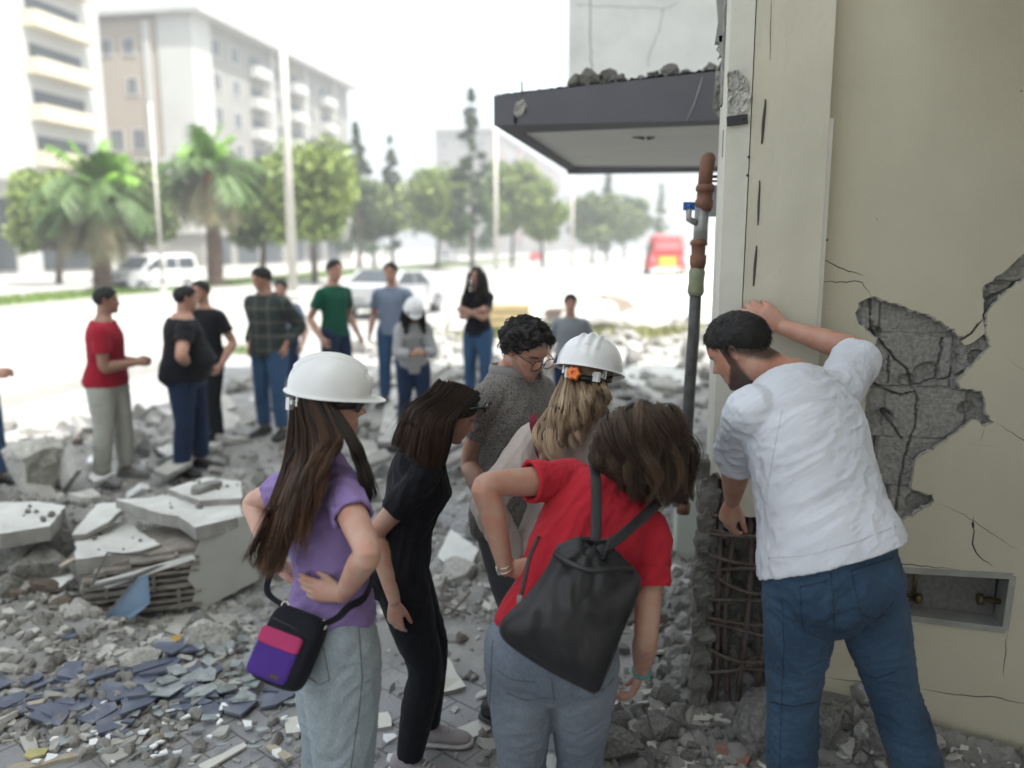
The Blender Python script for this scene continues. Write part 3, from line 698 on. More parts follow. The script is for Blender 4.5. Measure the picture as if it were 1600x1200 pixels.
# ---------------- people near the column ----------------
def person(name_label, base, group=None):
    return empty('person', base, name_label, 'person', group)
F_ = lambda f, r=0, u=0: (FW * f + RT * r + UP * u)
SK = (.50, .325, .255); SK2 = (.43, .265, .20); SK3 = (.54, .36, .29)
H_black = hair_mat('hair_black', (.006, .0045, .004), (.045, .025, .016))
H_brown = hair_mat('hair_brown', (.012, .008, .006), (.15, .07, .035))
H_blond = hair_mat('hair_blonde', (.17, .11, .065), (.72, .55, .38))
H_dbrown = hair_mat('hair_dark_brown', (.008, .006, .005), (.085, .042, .024))
H_curl = hair_mat('hair_curly', (.012, .008, .006), (.20, .13, .085))
H_short = hair_mat('hair_short', (.007, .006, .006), (.03, .024, .02), .6)
J_light = denim('jeans_light', (.35, .40, .425), (.21, .25, .285))
J_grey = denim('jeans_grey', (.20, .23, .275), (.10, .12, .155))
J_blue = denim('jeans_blue', (.050, .092, .150), (.016, .034, .066))
T_lilac = fabric('lilac_cotton', (.27, .19, .42), bump=.3)
T_black = fabric('black_cotton', (.009, .009, .013), bump=.3)
T_red = fabric('red_cotton', (.46, .02, .035), bump=.3)
T_white = fabric('white_cotton', (.66, .68, .74), bump=.35)
T_beige = fabric('beige_linen', (.46, .40, .37), bump=.5)
M_shoe = fabric('shoe_mesh', (.32, .29, .30), bump=.3); M_sole = mat('shoe_sole', (.55, .52, .52), .7, .1, 20)
def melange(name, c1, c2, sc_=70):
    m = fabric(name, c1, 300, bump=.3); N, L, p = nodes(m)
    tc = N.new('ShaderNodeTexCoord'); v = N.new('ShaderNodeTexVoronoi'); v.inputs['Scale'].default_value = sc_; v.feature = 'DISTANCE_TO_EDGE'; L.new(tc.outputs['Object'], v.inputs['Vector'])
    n = N.new('ShaderNodeTexNoise'); n.inputs['Scale'].default_value = sc_; L.new(tc.outputs['Object'], n.inputs['Vector']); L.new(n.outputs['Color'], v.inputs['Vector'])
    r = N.new('ShaderNodeValToRGB'); r.color_ramp.elements[0].position = .02; r.color_ramp.elements[1].position = .12; r.color_ramp.elements[0].color = (*c2, 1); r.color_ramp.elements[1].color = (*c1, 1)
    L.new(tc.outputs['Object'], v.inputs['Vector']); L.new(v.outputs['Distance'], r.inputs[0]); L.new(r.outputs[0], p.inputs['Base Color']); return m
T_mel = melange('grey_melange', (.21, .195, .185), (.06, .055, .055), 95)
# --- woman in lilac ---
P1 = person('woman in lilac tee and white hard hat with very long dark hair, hand on hip', gp(515, 2.28, .06))
fp = F_(.45, .9)
f1 = Fig(1.70, Pt(522, 985, 2.28), Pt(493, 716, 2.34), fp, F_(.68, .74), F_(.0, .10, 1), F_(.12, 1, -.10),
         [dict(w=Pt(428, 880, 2.42), e=Pt(300, 770, 2.95), d=F_(.3, .6, -.5), n=F_(0, 1), t=F_(0, .2, -1)),
          dict(w=Pt(536, 930, 2.13), e=Pt(650, 860, 1.7), d=F_(.22, -1, .10), n=F_(1, .1), t=F_(0, 0, 1), c=(.15, .2, .25, .3), to=.5)],
         [dict(p=gp(505, 2.36, .03), t=fp), dict(p=gp(522, 2.18, .03), t=fp)], female=True, wid=1.0, shw=.9)
f1.body(P1, 'body', SK, lips=(.4, .14, .13))
f1.top(P1, 'tee_shirt', T_lilac, sleeve=.50, hem=.03, grow=.011, hang=.008, wr=.008, waxis=(.9, .3, .25), seed=2, loose=.8, across=20, along=5)
f1.trousers(P1, 'jeans', J_light, waist=.06, grow=.001, add=.014, rs=(1.06, 1.12, 1.18, 1.22, 1.3), wr=.005, seed=5)
M_shoe1 = mat('shoe_white', (.6, .6, .6), .6)
f1.shoes(P1, M_shoe1, M_sole)
f1.cap_hair(P1, H_black, thick=.05, hl=.76, nape=.12, side=.36, name='hair_base', seed=3)
hat1 = helmet(P1, f1.HF, M_hat, back='strap', k=.94)
hf = f1.HF
g = [[hf.p((.10, -.42, .05)), Pt(455, 720, 2.28), Pt(432, 790, 2.19), Pt(405, 860, 2.2), Pt(398, 885, 2.2)],
     [hf.p((.2, -.40, .05)), Pt(468, 720, 2.26), Pt(447, 790, 2.16), Pt(422, 870, 2.16), Pt(415, 905, 2.16)],
     [hf.p((.28, -.34, .1)), Pt(485, 705, 2.22), Pt(466, 780, 2.12), Pt(440, 860, 2.13), Pt(432, 900, 2.14)],
     [hf.p((.34, -.25, .1)), Pt(505, 690, 2.2), Pt(490, 740, 2.12), Pt(472, 800, 2.1), Pt(463, 860, 2.12)],
     [hf.p((.36, -.10, .15)), Pt(527, 685, 2.2), Pt(512, 715, 2.14), Pt(495, 750, 2.09), Pt(482, 800, 2.1)]]
strands(P1, 'hair', H_brown, g, 3200, spread=.02, rad=.0011, wave=.016, freq=1.5, seed=4, tipvar=.38, clump=60, lenvar=.3)
g = [[hf.p((.37, -.05, .1)), Pt(545, 690, 2.2), Pt(560, 720, 2.2), Pt(568, 760, 2.19), Pt(575, 783, 2.2)], [hf.p((.36, .05, .05)), Pt(555, 690, 2.2), Pt(567, 722, 2.2), Pt(577, 760, 2.2), Pt(582, 785, 2.2)]]
strands(P1, 'hair_lock', H_black, g, 700, spread=.014, rad=.0011, wave=.006, seed=5, clump=14)
g = [[hf.p((.30, -.40, .16)), hf.p((.42, -.20, -.12)), hf.p((.40, -.26, -.5)), hf.p((.3, -.5, -.9))], [hf.p((.36, .02, .14)), hf.p((.40, .0, -.12)), hf.p((.42, -.12, -.5)), hf.p((.42, -.3, -.9))], [hf.p((.33, .16, .12)), hf.p((.36, .10, .0)), hf.p((.385, .06, -.16)), hf.p((.40, -.02, -.45))]]
strands(P1, 'hair_side', H_black, g, 700, spread=.012, rad=.0015, wave=.004, seed=15, clump=30)
# sunglasses
mb = MB()
for e in (-1, 1):
    R_ = []
    M = hf.mat() @ Matrix.Rotation(-e * .25, 3, 'Z')
    ball(mb, hf.p((e * .165, .395, .01)), hf.k, M, 14, (.14, .022, .105))
    mb.tube([hf.p((e * .30, .36, .04)), hf.p((e * .345, .2, .04)), hf.p((e * .35, -.02, .05))], .0035, 6)
mb.tube([hf.p((-.05, .42, .03)), hf.p((.05, .42, .03))], .003, 6)
mb.build('sunglasses', mat('sunglass', (.01, .01, .012), .12, .1), P1)
# --- woman in black ---
P2 = person('woman all in black with long straight brown hair leaning forward', gp(640, 3.02, 0))
f2 = Fig(1.67, Pt(622, 880, 3.02), Pt(668, 703, 3.06), F_(.15, 1), F_(.2, 1), F_(0, .42, .9), F_(.12, .95, -.50),
         [dict(w=Pt(660, 900, 3.3), e=Pt(630, 850, 3.6)), dict(w=Pt(616, 938, 2.82), e=Pt(540, 880, 2.9), d=F_(0, .02, -1), n=F_(.9, .3), t=F_(.4, 1), c=(.3, .35, .4, .45))],
         [dict(p=gp(668, 3.18, .02), t=F_(-.05, 1), k=F_(.1, 1)), dict(p=gp(640, 2.96, .02), t=F_(-.35, 1), k=F_(-.1, 1))], female=True, wid=1.12)
f2.body(P2, 'body', SK2, lips=(.36, .15, .13))
f2.top(P2, 'tee_shirt', T_black, sleeve=.62, hem=-.05, grow=.006, hang=.004, wr=.008, waxis=(.2, .3, .9), seed=9, loose=.9)
f2.trousers(P2, 'trousers', T_black, waist=.06, add=.006, rs=(1, 1, 1.0, 1.0, .9), cuff=.97, wr=.003, seed=6)
f2.shoes(P2, M_shoe, M_sole)
f2.cap_hair(P2, H_dbrown, thick=.05, hl=.80, nape=.10, side=.30, name='hair_base', rough=.003)
hf = f2.HF
g = [[hf.p((.06, .22, .47)), hf.p((.33, .13, .3)), Pt(712, 652, 2.93), Pt(703, 693, 2.92), Pt(694, 728, 2.92)],
     [hf.p((.05, .12, .50)), hf.p((.36, .05, .22)), Pt(697, 662, 2.9), Pt(690, 700, 2.88), Pt(682, 735, 2.88)],
     [hf.p((.05, -.05, .505)), hf.p((.38, -.12, .2)), Pt(675, 662, 2.87), Pt(666, 700, 2.85), Pt(660, 732, 2.86)],
     [hf.p((.04, -.22, .47)), hf.p((.33, -.32, .18)), Pt(652, 652, 2.88), Pt(640, 690, 2.87), Pt(634, 718, 2.87)],
     [hf.p((.0, -.36, .39)), hf.p((.16, -.5, .1)), Pt(640, 640, 2.94), Pt(625, 670, 2.93), Pt(614, 695, 2.93)],
     [hf.p((-.1, -.36, .39)), hf.p((-.1, -.5, .1)), Pt(640, 640, 3.1), Pt(625, 670, 3.12), Pt(616, 700, 3.12)]]
strands(P2, 'hair', H_dbrown, g, 5000, spread=lambda u: .022 - .012 * min(1, u * 2), rad=.0011, wave=.003, freq=.8, seed=11, tipvar=.30, clump=140, lenvar=.22)
flyaway(P2, H_dbrown, g, 260, 5)
mb = MB(); mb.tube([hf.p((.37, .02, .2)), hf.p((.36, .3, .36)), hf.p((.25, .46, .42)), hf.p((0, .5, .45))], .005, 8)
for e in (1, -1): ball(mb, hf.p((e * .18, .44, .38)), hf.k, hf.mat(), 12, (.13, .02, .09))
mb.build('sunglasses', mat('sunglass', (.01, .01, .012), .12, .1), P2)
# --- man in polo ---
P3 = person('man with glasses and curly dark hair in a grey marl polo shirt, looking down', gp(800, 3.4, .05))
f3 = Fig(1.80, Pt(800, 800, 3.38), Pt(806, 584, 3.40), F_(-.5, .85), F_(-.6, .8), F_(-.30, .30, .88), F_(-.62, .68, -.44),
         [dict(w=Pt(870, 800, 3.3), e=Pt(900, 720, 3.5)), dict(w=Pt(765, 800, 3.12), e=Pt(740, 730, 3.3))],
         [dict(p=gp(830, 3.5, .04)), dict(p=gp(780, 3.3, .04))], wid=1.12, headoff=F_(-.01, -.035, -.045))
f3.body(P3, 'body', SK2, beard=.35, fade=.5)
f3.top(P3, 'polo_shirt', T_mel, sleeve=.55, hem=-.04, grow=.010, hang=.012, wr=.005, waxis=(.4, .3, .8), seed=4, collar=fabric('polo_collar', (.22, .205, .20)), loose=.9)
f3.trousers(P3, 'trousers', fabric('grey_trousers', (.10, .10, .11)), voxel=.008); f3.shoes(P3, M_black, M_black)
o = f3.cap_hair(P3, H_short, thick=.10, hl=.84, nape=.20, rough=.020, fq=11, side=.52, seed=5)
hf = f3.HF
def scalp_curls(P, F, mt, n, L, seed, hl=.74, nape=.3, rad=.0012, out=.05, curl=.006, side=.5, lay=False):
    rg = np.random.default_rng(seed); gs = []
    k = 0
    while k < n:
        th = rg.random() * 2 * math.pi; t = .3 + .7 * rg.random() ** .6; q = math.cos(th)
        line = hl + (nape - hl) * (.5 - .5 * q)
        if abs(q) < .35: line = max(line, side)
        if t < line: continue
        f, b, w_ = [float(v) for v in interp(HT, min(t, .995))]
        p = Vector((w_ * math.sin(th), (f if q > 0 else b) * q, t - .5)); c = Vector((0, -.03, .05)); nn = (p - c).normalized()
        d = (nn + Vector(rg.normal(size=3)) * .5).normalized(); e = Vector(rg.normal(size=3)); e = (e - d * e.dot(d)).normalized()
        p0 = p + nn * .02; l = L / F.k * (.6 + .6 * rg.random())
        if lay:
            d = Vector((0, .5, -.35)) if t > .8 else Vector((0, -.25, -1)); d = (d - nn * d.dot(nn) * .9).normalized() + Vector(rg.normal(size=3)) * .12; gs.append([F.p(p0), F.p(p0 + d * l * .35), F.p(p0 + d * l * .7 - nn * .004), F.p(p0 + d * l - nn * .01)]); k += 1; continue
        gs.append([F.p(p0), F.p(p0 + d * l * .4 + nn * out * .3), F.p(p0 + d * l * .6 + e * l * .45), F.p(p0 + d * l * .3 + e * l * .75)]); k += 1
    return gs
def tuft(parent, name, mt, gs, rad=.0016, per=4, seed=1):
    rg = np.random.default_rng(seed); vs = []; fs = []; var = []; org = ORG[parent.name]; n0 = 0
    mb = MB()
    for g in gs:
        v0 = rg.random()
        for q in range(per):
            o = Vector(rg.normal(size=3)) * .004; A = cat_rom([tuple(p + o * (.3 + .7 * i / 3)) for i, p in enumerate(g)], 8)
            mb.tube([Vector(a) for a in A], [rad * s for s in (1, 1, 1, .95, .9, .8, .6, .3)], 3, cap=False); var += [min(1, max(0, v0 + rg.normal() * .15))] * 24
    o = mb.build(name, mt, parent); at_ = o.data.attributes.new('var', 'FLOAT', 'POINT'); at_.data.foreach_set('value', var); return o
tuft(P3, 'hair_curl', H_short, scalp_curls(P3, hf, None, 1300, .032, 3, .86, .22, out=.03), .0016, 3)
mb = MB(); 
for e in (-1, 1):
    c = Vector((e * .16, .455, -.03)); pts = []
    for q in range(25):
        a = 2 * math.pi * q / 24; pts.append(hf.p(c + Vector((math.copysign(abs(math.cos(a)) ** .7, math.cos(a)) * .125, 0, math.copysign(abs(math.sin(a)) ** .7, math.sin(a)) * .095))))
    mb.tube(pts, .0022, 6, cap=False)
    mb.tube([hf.p((e * .285, .45, .02)), hf.p((e * .345, .3, .03)), hf.p((e * .35, -.02, .03))], .0022, 6)
mb.tube([hf.p((-.04, .47, -.01)), hf.p((0, .49, .0)), hf.p((.04, .47, -.01))], .002, 6)
mb.build('glasses', M_black, P3)
def beard(P, F, mt, n, seed, rad=.0009, L=.008, top=.36, den=1):
    rg = np.random.default_rng(seed); gs = []; k = 0
    while k < n:
        th = rg.normal() * 1.1; t = rg.random() * .5
        if abs(th) > 1.9: continue
        lim = .14 + .36 * min(1, max(0, (abs(th) - .55) / 1.0)) if abs(th) > .55 else .15
        must = abs(th) < .42 and .27 < t < .315
        if not (t < lim or must): continue
        f, b, w_ = [float(v) for v in interp(HT, max(t, .02))]; q = math.cos(th)
        p = Vector((w_ * math.sin(th), (f if q > 0 else b) * abs(q) ** .9 * (1 if q > 0 else -1), t - .5)); nn = (p - Vector((0, -.03, .05))).normalized()
        d = (nn * .5 + Vector((0, 0, -1)) + Vector(rg.normal(size=3)) * .3).normalized() * (L / F.k); p = p + nn * .004
        gs.append([F.p(p), F.p(p + d * .33), F.p(p + d * .66), F.p(p + d)]); k += 1
    return tuft(P, 'beard', mt, gs, rad, 1, seed)
# --- blonde woman ---
P4 = person('blonde woman in white hard hat with orange knob and pale linen shirt, seen from behind', gp(895, 2.95, .05))
f4 = Fig(1.70, Pt(885, 865, 2.93), Pt(906, 662, 2.90), F_(1, .1), F_(1, .12), F_(.12, .14, 1), F_(1, .28, -.28),
         [dict(w=Pt(800, 870, 2.86), e=Pt(770, 780, 2.8), d=F_(.1, .2, -1), n=F_(.1, 1)), dict(w=Pt(985, 860, 3.1), e=Pt(1010, 770, 3.0))],
         [dict(p=gp(865, 2.95, .04)), dict(p=gp(920, 2.95, .04))], female=True, wid=1.05, shrug=(-.01, 0))
f4.body(P4, 'body', SK3)
f4.top(P4, 'linen_shirt', T_beige, sleeve=1.95, hem=-.08, grow=.016, hang=.015, wr=.007, waxis=(.3, .2, .9), seed=12, loose=2.2, collar=True, across=18, along=5)
f4.trousers(P4, 'trousers', J_light, voxel=.008); f4.shoes(P4, M_shoe1, M_sole)
f4.cap_hair(P4, H_blond, thick=.05, hl=.76, nape=.08, side=.34, name='hair_base')
helmet(P4, f4.HF, M_hat, back='knob', k=1.10)
hf = f4.HF
g = [[hf.p((-.36, -.2, -.04)), Pt(868, 622, 2.82), Pt(850, 655, 2.78), Pt(843, 690, 2.76), Pt(850, 712, 2.77)],
     [hf.p((-.27, -.40, -.13)), Pt(880, 628, 2.75), Pt(868, 660, 2.72), Pt(862, 700, 2.72), Pt(868, 730, 2.72)],
     [hf.p((-.12, -.47, -.17)), Pt(897, 625, 2.74), Pt(890, 655, 2.71), Pt(885, 680, 2.71), Pt(890, 712, 2.71)],
     [hf.p((.1, -.47, -.17)), Pt(920, 620, 2.76), Pt(915, 640, 2.75), Pt(905, 665, 2.74), Pt(900, 690, 2.74)],
     [hf.p((.32, -.3, -.08)), Pt(945, 600, 2.86), Pt(952, 625, 2.86), Pt(948, 645, 2.86), Pt(944, 665, 2.86)]]
flyaway(P4, H_blond, g, 90, 6)
strands(P4, 'hair', H_blond, g, 2600, spread=.015, rad=.0011, wave=.016, freq=1.9, curl=.010, cfreq=1.8, seed=21, tipvar=.45, clump=34, lenvar=.25)
mb = MB()
pts = [Pt(834, 648, 2.86), Pt(836, 665, 2.80), Pt(843, 700, 2.775), Pt(856, 735, 2.77)]
mb.tube(pts, .019, 10, side=tuple(RT), flat=.12); mb.build('bag_strap', fabric('maroon_webbing', (.13, .012, .025)), P4)
# --- woman in red ---
P5 = person('woman in red tee and grey jeans bending towards the column, messy curly hair', gp(865, 2.27, .04))
f5 = Fig(1.74, Pt(862, 1010, 2.25), Pt(978, 755, 2.42), F_(1, .05), F_(.93, .32, -.15), F_(.45, .42, .65), F_(.75, .50, -.62),
         [dict(w=Pt(790, 888, 2.28), e=Pt(640, 760, 2.15), d=F_(.05, 1, -.02), n=F_(1, 0, 0), t=F_(.3, 0, -1), c=(.1, .15, .2, .25), to=.4),
          dict(w=Pt(1002, 1050, 2.42), e=Pt(1035, 930, 1.7), d=F_(.12, -.30, -1), n=F_(.45, -.9), t=F_(.6, -.7), c=(.5, .5, .5, .55))],
         [dict(p=gp(815, 2.32, .03), t=F_(1, -.1)), dict(p=gp(905, 2.28, .03), t=F_(1, .2))], female=True, wid=1.06, bend=.75, headoff=F_(0, -.015, -.03), shw=.92)
f5.body(P5, 'body', SK2)
f5.top(P5, 'tee_shirt', T_red, sleeve=.50, hem=.03, grow=.007, hang=.008, wr=.0085, waxis=(.45, .15, .85), seed=31, loose=1.1, across=20, along=3.5, voxel=.005, smooth=3)
f5.trousers(P5, 'jeans', J_grey, waist=.09, add=.010, rs=(1.03, 1.05, 1.05, 1, .95), wr=.0045, seed=7)
f5.shoes(P5, M_shoe1, M_sole)
f5.cap_hair(P5, H_curl, thick=.07, hl=.78, nape=.05, side=.28, name='hair_base', rough=.02, fq=9)
hf = f5.HF
g = []
for (a, b_, c_, d_) in (((944, 700), (944, 724), (968, 738), 2.26), ((952, 670), (956, 710), (974, 744), 2.24), ((968, 655), (985, 715), (990, 758), 2.22), ((990, 646), (1010, 710), (1014, 768), 2.22), ((1018, 642), (1038, 695), (1040, 772), 2.26), ((1040, 648), (1064, 700), (1060, 772), 2.34), ((1056, 668), (1076, 718), (1072, 772), 2.44)):
    g.append([hf.p(((a[0] - 1000) / 400, (-.1), .46)), Pt(a[0], a[1], d_ + .02), Pt(b_[0], b_[1], d_), Pt(c_[0], c_[1] - 4, d_ + .04), Pt(c_[0] + (1000 - c_[0]) * .25, c_[1] + 2, d_ + .10)])
strands(P5, 'hair', H_curl, g, 5200, spread=lambda u: .024 - .006 * u, rad=.0012, wave=.016, freq=1.5, curl=.015, cfreq=2.4, seed=33, tipvar=.30, clump=120, lenvar=.45)
flyaway(P5, H_curl, g, 320, 8)
# bracelets and watch
a, e, w_ = f5.arm[0]; mb = MB(); fd = (w_ - e).normalized(); q = fd.orthogonal().normalized(); q2 = fd.cross(q)
for k, off in enumerate((-.012, -.004, .006)):
    c = w_ + fd * off; tl = (.0, .004, -.003)[k]
    mb.tube([c + q * (.027 * math.cos(t)) + q2 * (.027 * math.sin(t)) + fd * (tl * math.cos(t * 1 + k) * 2) for t in np.linspace(0, 2 * math.pi, 29)], .0016, 6, cap=False)
mb.build('bracelet', mat('silver', (.7, .68, .62), .25, .05, metal=1.0), P5)
a, e, w_ = f5.arm[1]; mb = MB(); fd = (w_ - e).normalized(); q = fd.orthogonal().normalized(); q2 = fd.cross(q); c = w_ - fd * .012
mb.tube([c - fd * .008, c - fd * .003, c + fd * .003, c + fd * .008], [.0285, .0305, .0305, .0285], 26); wt = mb.build('watch_band', mat('teal_rubber', (.03, .30, .27), .5), P5)
# --- man in white ---
P6 = person('bearded man in white tee and blue jeans leaning on the cracked column', gp(1300, 2.4, .12))
f6 = Fig(1.88, Pt(1300, 893, 2.34), Pt(1232, 600, 2.62), F_(.95, -.25), F_(.85, -.45, -.12), F_(.15, -.38, .85), F_(.55, -.75, -.55),
         [dict(w=Pt(1140, 800, 2.98), e=Pt(1030, 740, 2.7), d=F_(.25, -.1, -1), n=F_(.6, .8), t=F_(.5, .9), c=(.5, .5, .55, .6)),
          dict(w=Pt(1226, 512, 3.07), e=Pt(1440, 540, 3.0), d=F_(.18, -.75, .55), n=F_(1, 0), t=F_(.1, -.6, -.7), c=(.25, .35, .4, .5), to=.5)],
         [dict(p=gp(1232, 2.45, .10), t=F_(.9, -.3)), dict(p=gp(1462, 2.45, .10), t=F_(.9, .2))], wid=1.10, belly=.02, shrug=(-.02, .07), headoff=F_(-.01, -.055, -.05))
f6.body(P6, 'body', (.47, .275, .20), beard=.93, fade=.9)
o = f6.top(P6, 'tee_shirt', T_white, sleeve=.82, hem=.02, grow=.014, hang=.012, wr=.0062, waxis=(.8, .3, .45), seed=41, loose=1.8, flare=.004, across=21, along=3.0, voxel=.005, smooth=3)
co = get_co(o.data) + np.array(ORG[P6.name]); lt = co @ np.array(RT) - float(f6.pel.dot(RT)); wz = np.clip((1.42 - co[:, 2]) / .35, 0, 1); co[:, 2] += .34 * (lt + .03) * wz; set_co(o.data, co - np.array(ORG[P6.name]))
f6.trousers(P6, 'jeans', J_blue, waist=.085, add=.008, rs=(1.0, 1.0, 1.02, 1.05, 1.1), wr=.008, seed=8)
f6.shoes(P6, M_black, M_black)
f6.cap_hair(P6, H_short, thick=.036, hl=.82, nape=.34, rough=.003, side=.56, seed=2)
tuft(P6, 'hair_tuft', H_short, scalp_curls(P6, f6.HF, None, 3800, .020, 9, .84, .36, side=.60, lay=True), .0009, 1)


M_seam = mat('seam_dark', (.07, .08, .09), .9); M_seamb = mat('seam_navy', (.012, .022, .045), .9); M_seamg = mat('seam_orange', (.20, .14, .07), .9)
ob = {(o.parent.name, o.name.split('.')[0]): o for o in bpy.data.objects if o.parent}
j1 = ob[(P1.name, 'jeans')]; j5 = ob[(P5.name, 'jeans')]; j6 = ob[(P6.name, 'jeans')]
seam(j1, [[(558, 955), (562, 1000), (566, 1060), (560, 1120), (548, 1200)], [(500, 985), (540, 975), (575, 968)]], M_seam); seam(j1, [[(505, 1010), (515, 1062), (500, 1070), (482, 1058)]], M_seam)
seam(j5, [[(862, 1060), (866, 1095)], [(775, 1045), (800, 1062), (838, 1066)], [(925, 1085), (950, 1072), (958, 1060)], [(770, 1000), (765, 1100), (775, 1200)], [(790, 1082), (820, 1094), (858, 1090)]], M_seam)
seam(j6, [[(1222, 930), (1225, 1010), (1222, 1080), (1218, 1200)], [(1296, 880), (1302, 940), (1304, 1000)]], M_seamb)
seam(j6, [[(1250, 915), (1254, 985), (1290, 1000)], [(1252, 917), (1292, 908)], [(1330, 892), (1395, 872)], [(1330, 892), (1345, 960), (1372, 968), (1396, 940)]], M_seamb); seam(j6, [[(1204, 1097), (1240, 1104), (1278, 1096)], [(1345, 1052), (1370, 1060), (1398, 1050)]], M_seamb, .002)
t6 = ob[(P6.name, 'tee_shirt')]; t5 = ob[(P5.name, 'tee_shirt')]; t1 = ob[(P1.name, 'tee_shirt')]
M_sw = mat('seam_white', (.55, .56, .61), .9); M_sr = mat('seam_red', (.36, .012, .02), .9); M_sl = mat('seam_lilac', (.19, .12, .34), .9)
seam(t6, [[(1200, 872), (1260, 868), (1330, 850), (1400, 822)], [(1222, 640), (1212, 690), (1200, 760)], [(1122, 752), (1150, 764), (1168, 764)]], M_sw, .0012)
seam(t5, [[(1005, 880), (1030, 884), (1048, 880)], [(845, 735), (850, 765), (842, 790)], [(985, 830), (1000, 850), (1004, 880)], [(770, 968), (800, 975)]], M_sr, .0012)
seam(t1, [[(524, 792), (545, 786), (568, 782)], [(528, 740), (522, 770), (524, 800)]], M_sl, .0012)
# ---------------- setting ----------------
def smooth01(a, b, x):
    t = min(max((x - a) / (b - a), 0), 1); return t * t * (3 - 2 * t)
MOUNDS = []   # (x, y, rx, ry, h)
def mound(px, py, rx, ry, h, z=0.1):
    p = Gd(px, py, z); MOUNDS.append((p.x, p.y, rx, ry, h))
mound(60, 830, .8, .6, .24); mound(300, 790, .6, .45, .12); mound(280, 935, .75, .38, -.13); mound(40, 700, 1.0, .8, .10)
mound(430, 690, 1.2, 1.2, .03); mound(700, 650, 1.2, 1.6, .15); mound(1000, 640, 1.4, 1.6, .16); mound(1070, 900, .75, .6, .22); mound(1180, 1080, .55, .35, .22)
mound(1330, 1110, .5, .45, .14); mound(870, 560, 2, 2.5, .18); mound(600, 600, 2, 2, .08); mound(1040, 560, 2, 2.5, .22); mound(1560, 1120, .5, .3, .05); mound(30, 950, .9, .6, .10)
def gh(x, y, fine=True):
    z = 0.0
    for (a, b, rx, ry, h) in MOUNDS:
        q = ((x - a) / rx) ** 2 + ((y - b) / ry) ** 2
        if q < 9: z += h * math.exp(-q)
    fl = smooth01(3.0, 4.6, y - .15 * x)       # pavers near the camera stay flat
    z += fl * (.05 * mn.noise(Vector((x * 1.3, y * 1.3, 0))) + .035 * mn.noise(Vector((x * 3.1, y * 3.1, 4))) + .03)
    if fine: z += (.15 + .85 * fl) * (.018 * mn.noise(Vector((x * 9, y * 9, 2))) + .009 * mn.noise(Vector((x * 23, y * 23, 1)))) + .003 * mn.noise(Vector((x * 60, y * 60, 1)))
    e = smooth01(-8.2, -6.3, x + .5 * mn.noise(Vector((x * .7, y * .7, 9)))) * smooth01(26, 20, y)
    return z * e + .012 * e - .03 * (1 - e)
def grid_terrain():
    ys = np.concatenate([np.linspace(-1.0, 2.6, 20), np.linspace(2.63, 7, 210), np.linspace(7.05, 27, 150)]); xs = np.concatenate([np.linspace(-9.5, -5, 80), np.linspace(-4.96, 3.4, 300), np.linspace(3.5, 9, 24)])
    vs = [(x, y, gh(x, y)) for y in ys for x in xs]; n = len(xs); fs = [(i * n + j, i * n + j + 1, (i + 1) * n + j + 1, (i + 1) * n + j) for i in range(len(ys) - 1) for j in range(n - 1)]
    mb = MB(); mb.add(vs, fs, True); return mb
M_ground = mat('rubble_ground', (.33, .325, .315), .95, .25, 3.5, 1.0, 55, col2=(.19, .185, .18), stain=.6, stcol=(.14, .125, .11))
N, L, p = nodes(M_ground)
# paving joints showing through the dust, in world coordinates
tc = N.new('ShaderNodeTexCoord'); mp = N.new('ShaderNodeMapping'); mp.inputs['Scale'].default_value = (1, 1, 0); mp.inputs['Rotation'].default_value = (0, 0, .5); L.new(tc.outputs['Object'], mp.inputs[0])
br = N.new('ShaderNodeTexBrick'); br.inputs['Scale'].default_value = 1.0; br.inputs['Mortar Size'].default_value = .006; br.inputs['Brick Width'].default_value = .22; br.inputs['Row Height'].default_value = .16; br.inputs['Mortar Smooth'].default_value = .3
br.inputs['Color1'].default_value = (.30, .30, .31, 1); br.inputs['Color2'].default_value = (.25, .25, .262, 1); br.inputs['Mortar'].default_value = (.13, .125, .12, 1)
nz = N.new('ShaderNodeTexNoise'); nz.inputs['Scale'].default_value = 1.1; nz.inputs['Detail'].default_value = 6; L.new(tc.outputs['Object'], nz.inputs['Vector'])
ad = N.new('ShaderNodeVectorMath'); ad.operation = 'MULTIPLY_ADD'; ad.inputs[1].default_value = (.03, .03, .0); L.new(nz.outputs['Color'], ad.inputs[0]); L.new(mp.outputs[0], ad.inputs[2]); L.new(ad.outputs[0], br.inputs['Vector'])
sp = N.new('ShaderNodeSeparateXYZ'); L.new(tc.outputs['Object'], sp.inputs[0])
zr = N.new('ShaderNodeMapRange'); zr.inputs[1].default_value = .05; zr.inputs[2].default_value = .02; L.new(sp.outputs['Z'], zr.inputs[0])
nr = N.new('ShaderNodeMapRange'); nr.inputs[1].default_value = .40; nr.inputs[2].default_value = .52; L.new(nz.outputs[0], nr.inputs[0])
ml = N.new('ShaderNodeMath'); ml.operation = 'MULTIPLY'; L.new(zr.outputs[0], ml.inputs[0]); L.new(nr.outputs[0], ml.inputs[1])
old = p.inputs['Base Color'].links[0].from_socket; mx = N.new('ShaderNodeMix'); mx.data_type = 'RGBA'; L.new(ml.outputs[0], mx.inputs[0]); L.new(old, mx.inputs[6]); L.new(br.outputs['Color'], mx.inputs[7]); L.new(mx.outputs[2], p.inputs['Base Color'])
grid_terrain().build('rubble_ground', M_ground, kind='structure')
M_dirt = mat('pale_dirt', (.42, .41, .385), .95, .1, .8, .3, 8); M_road = mat('road_surface', (.31, .305, .29), .9, .06, .5, .3, 20, stain=.5, stcol=(.40, .39, .365))
M_kerb = mat('kerb_stone', (.42, .42, .40), .9, .1, 4); M_walk = mat('pavement_slabs', (.34, .33, .31), .9, .1, 2)
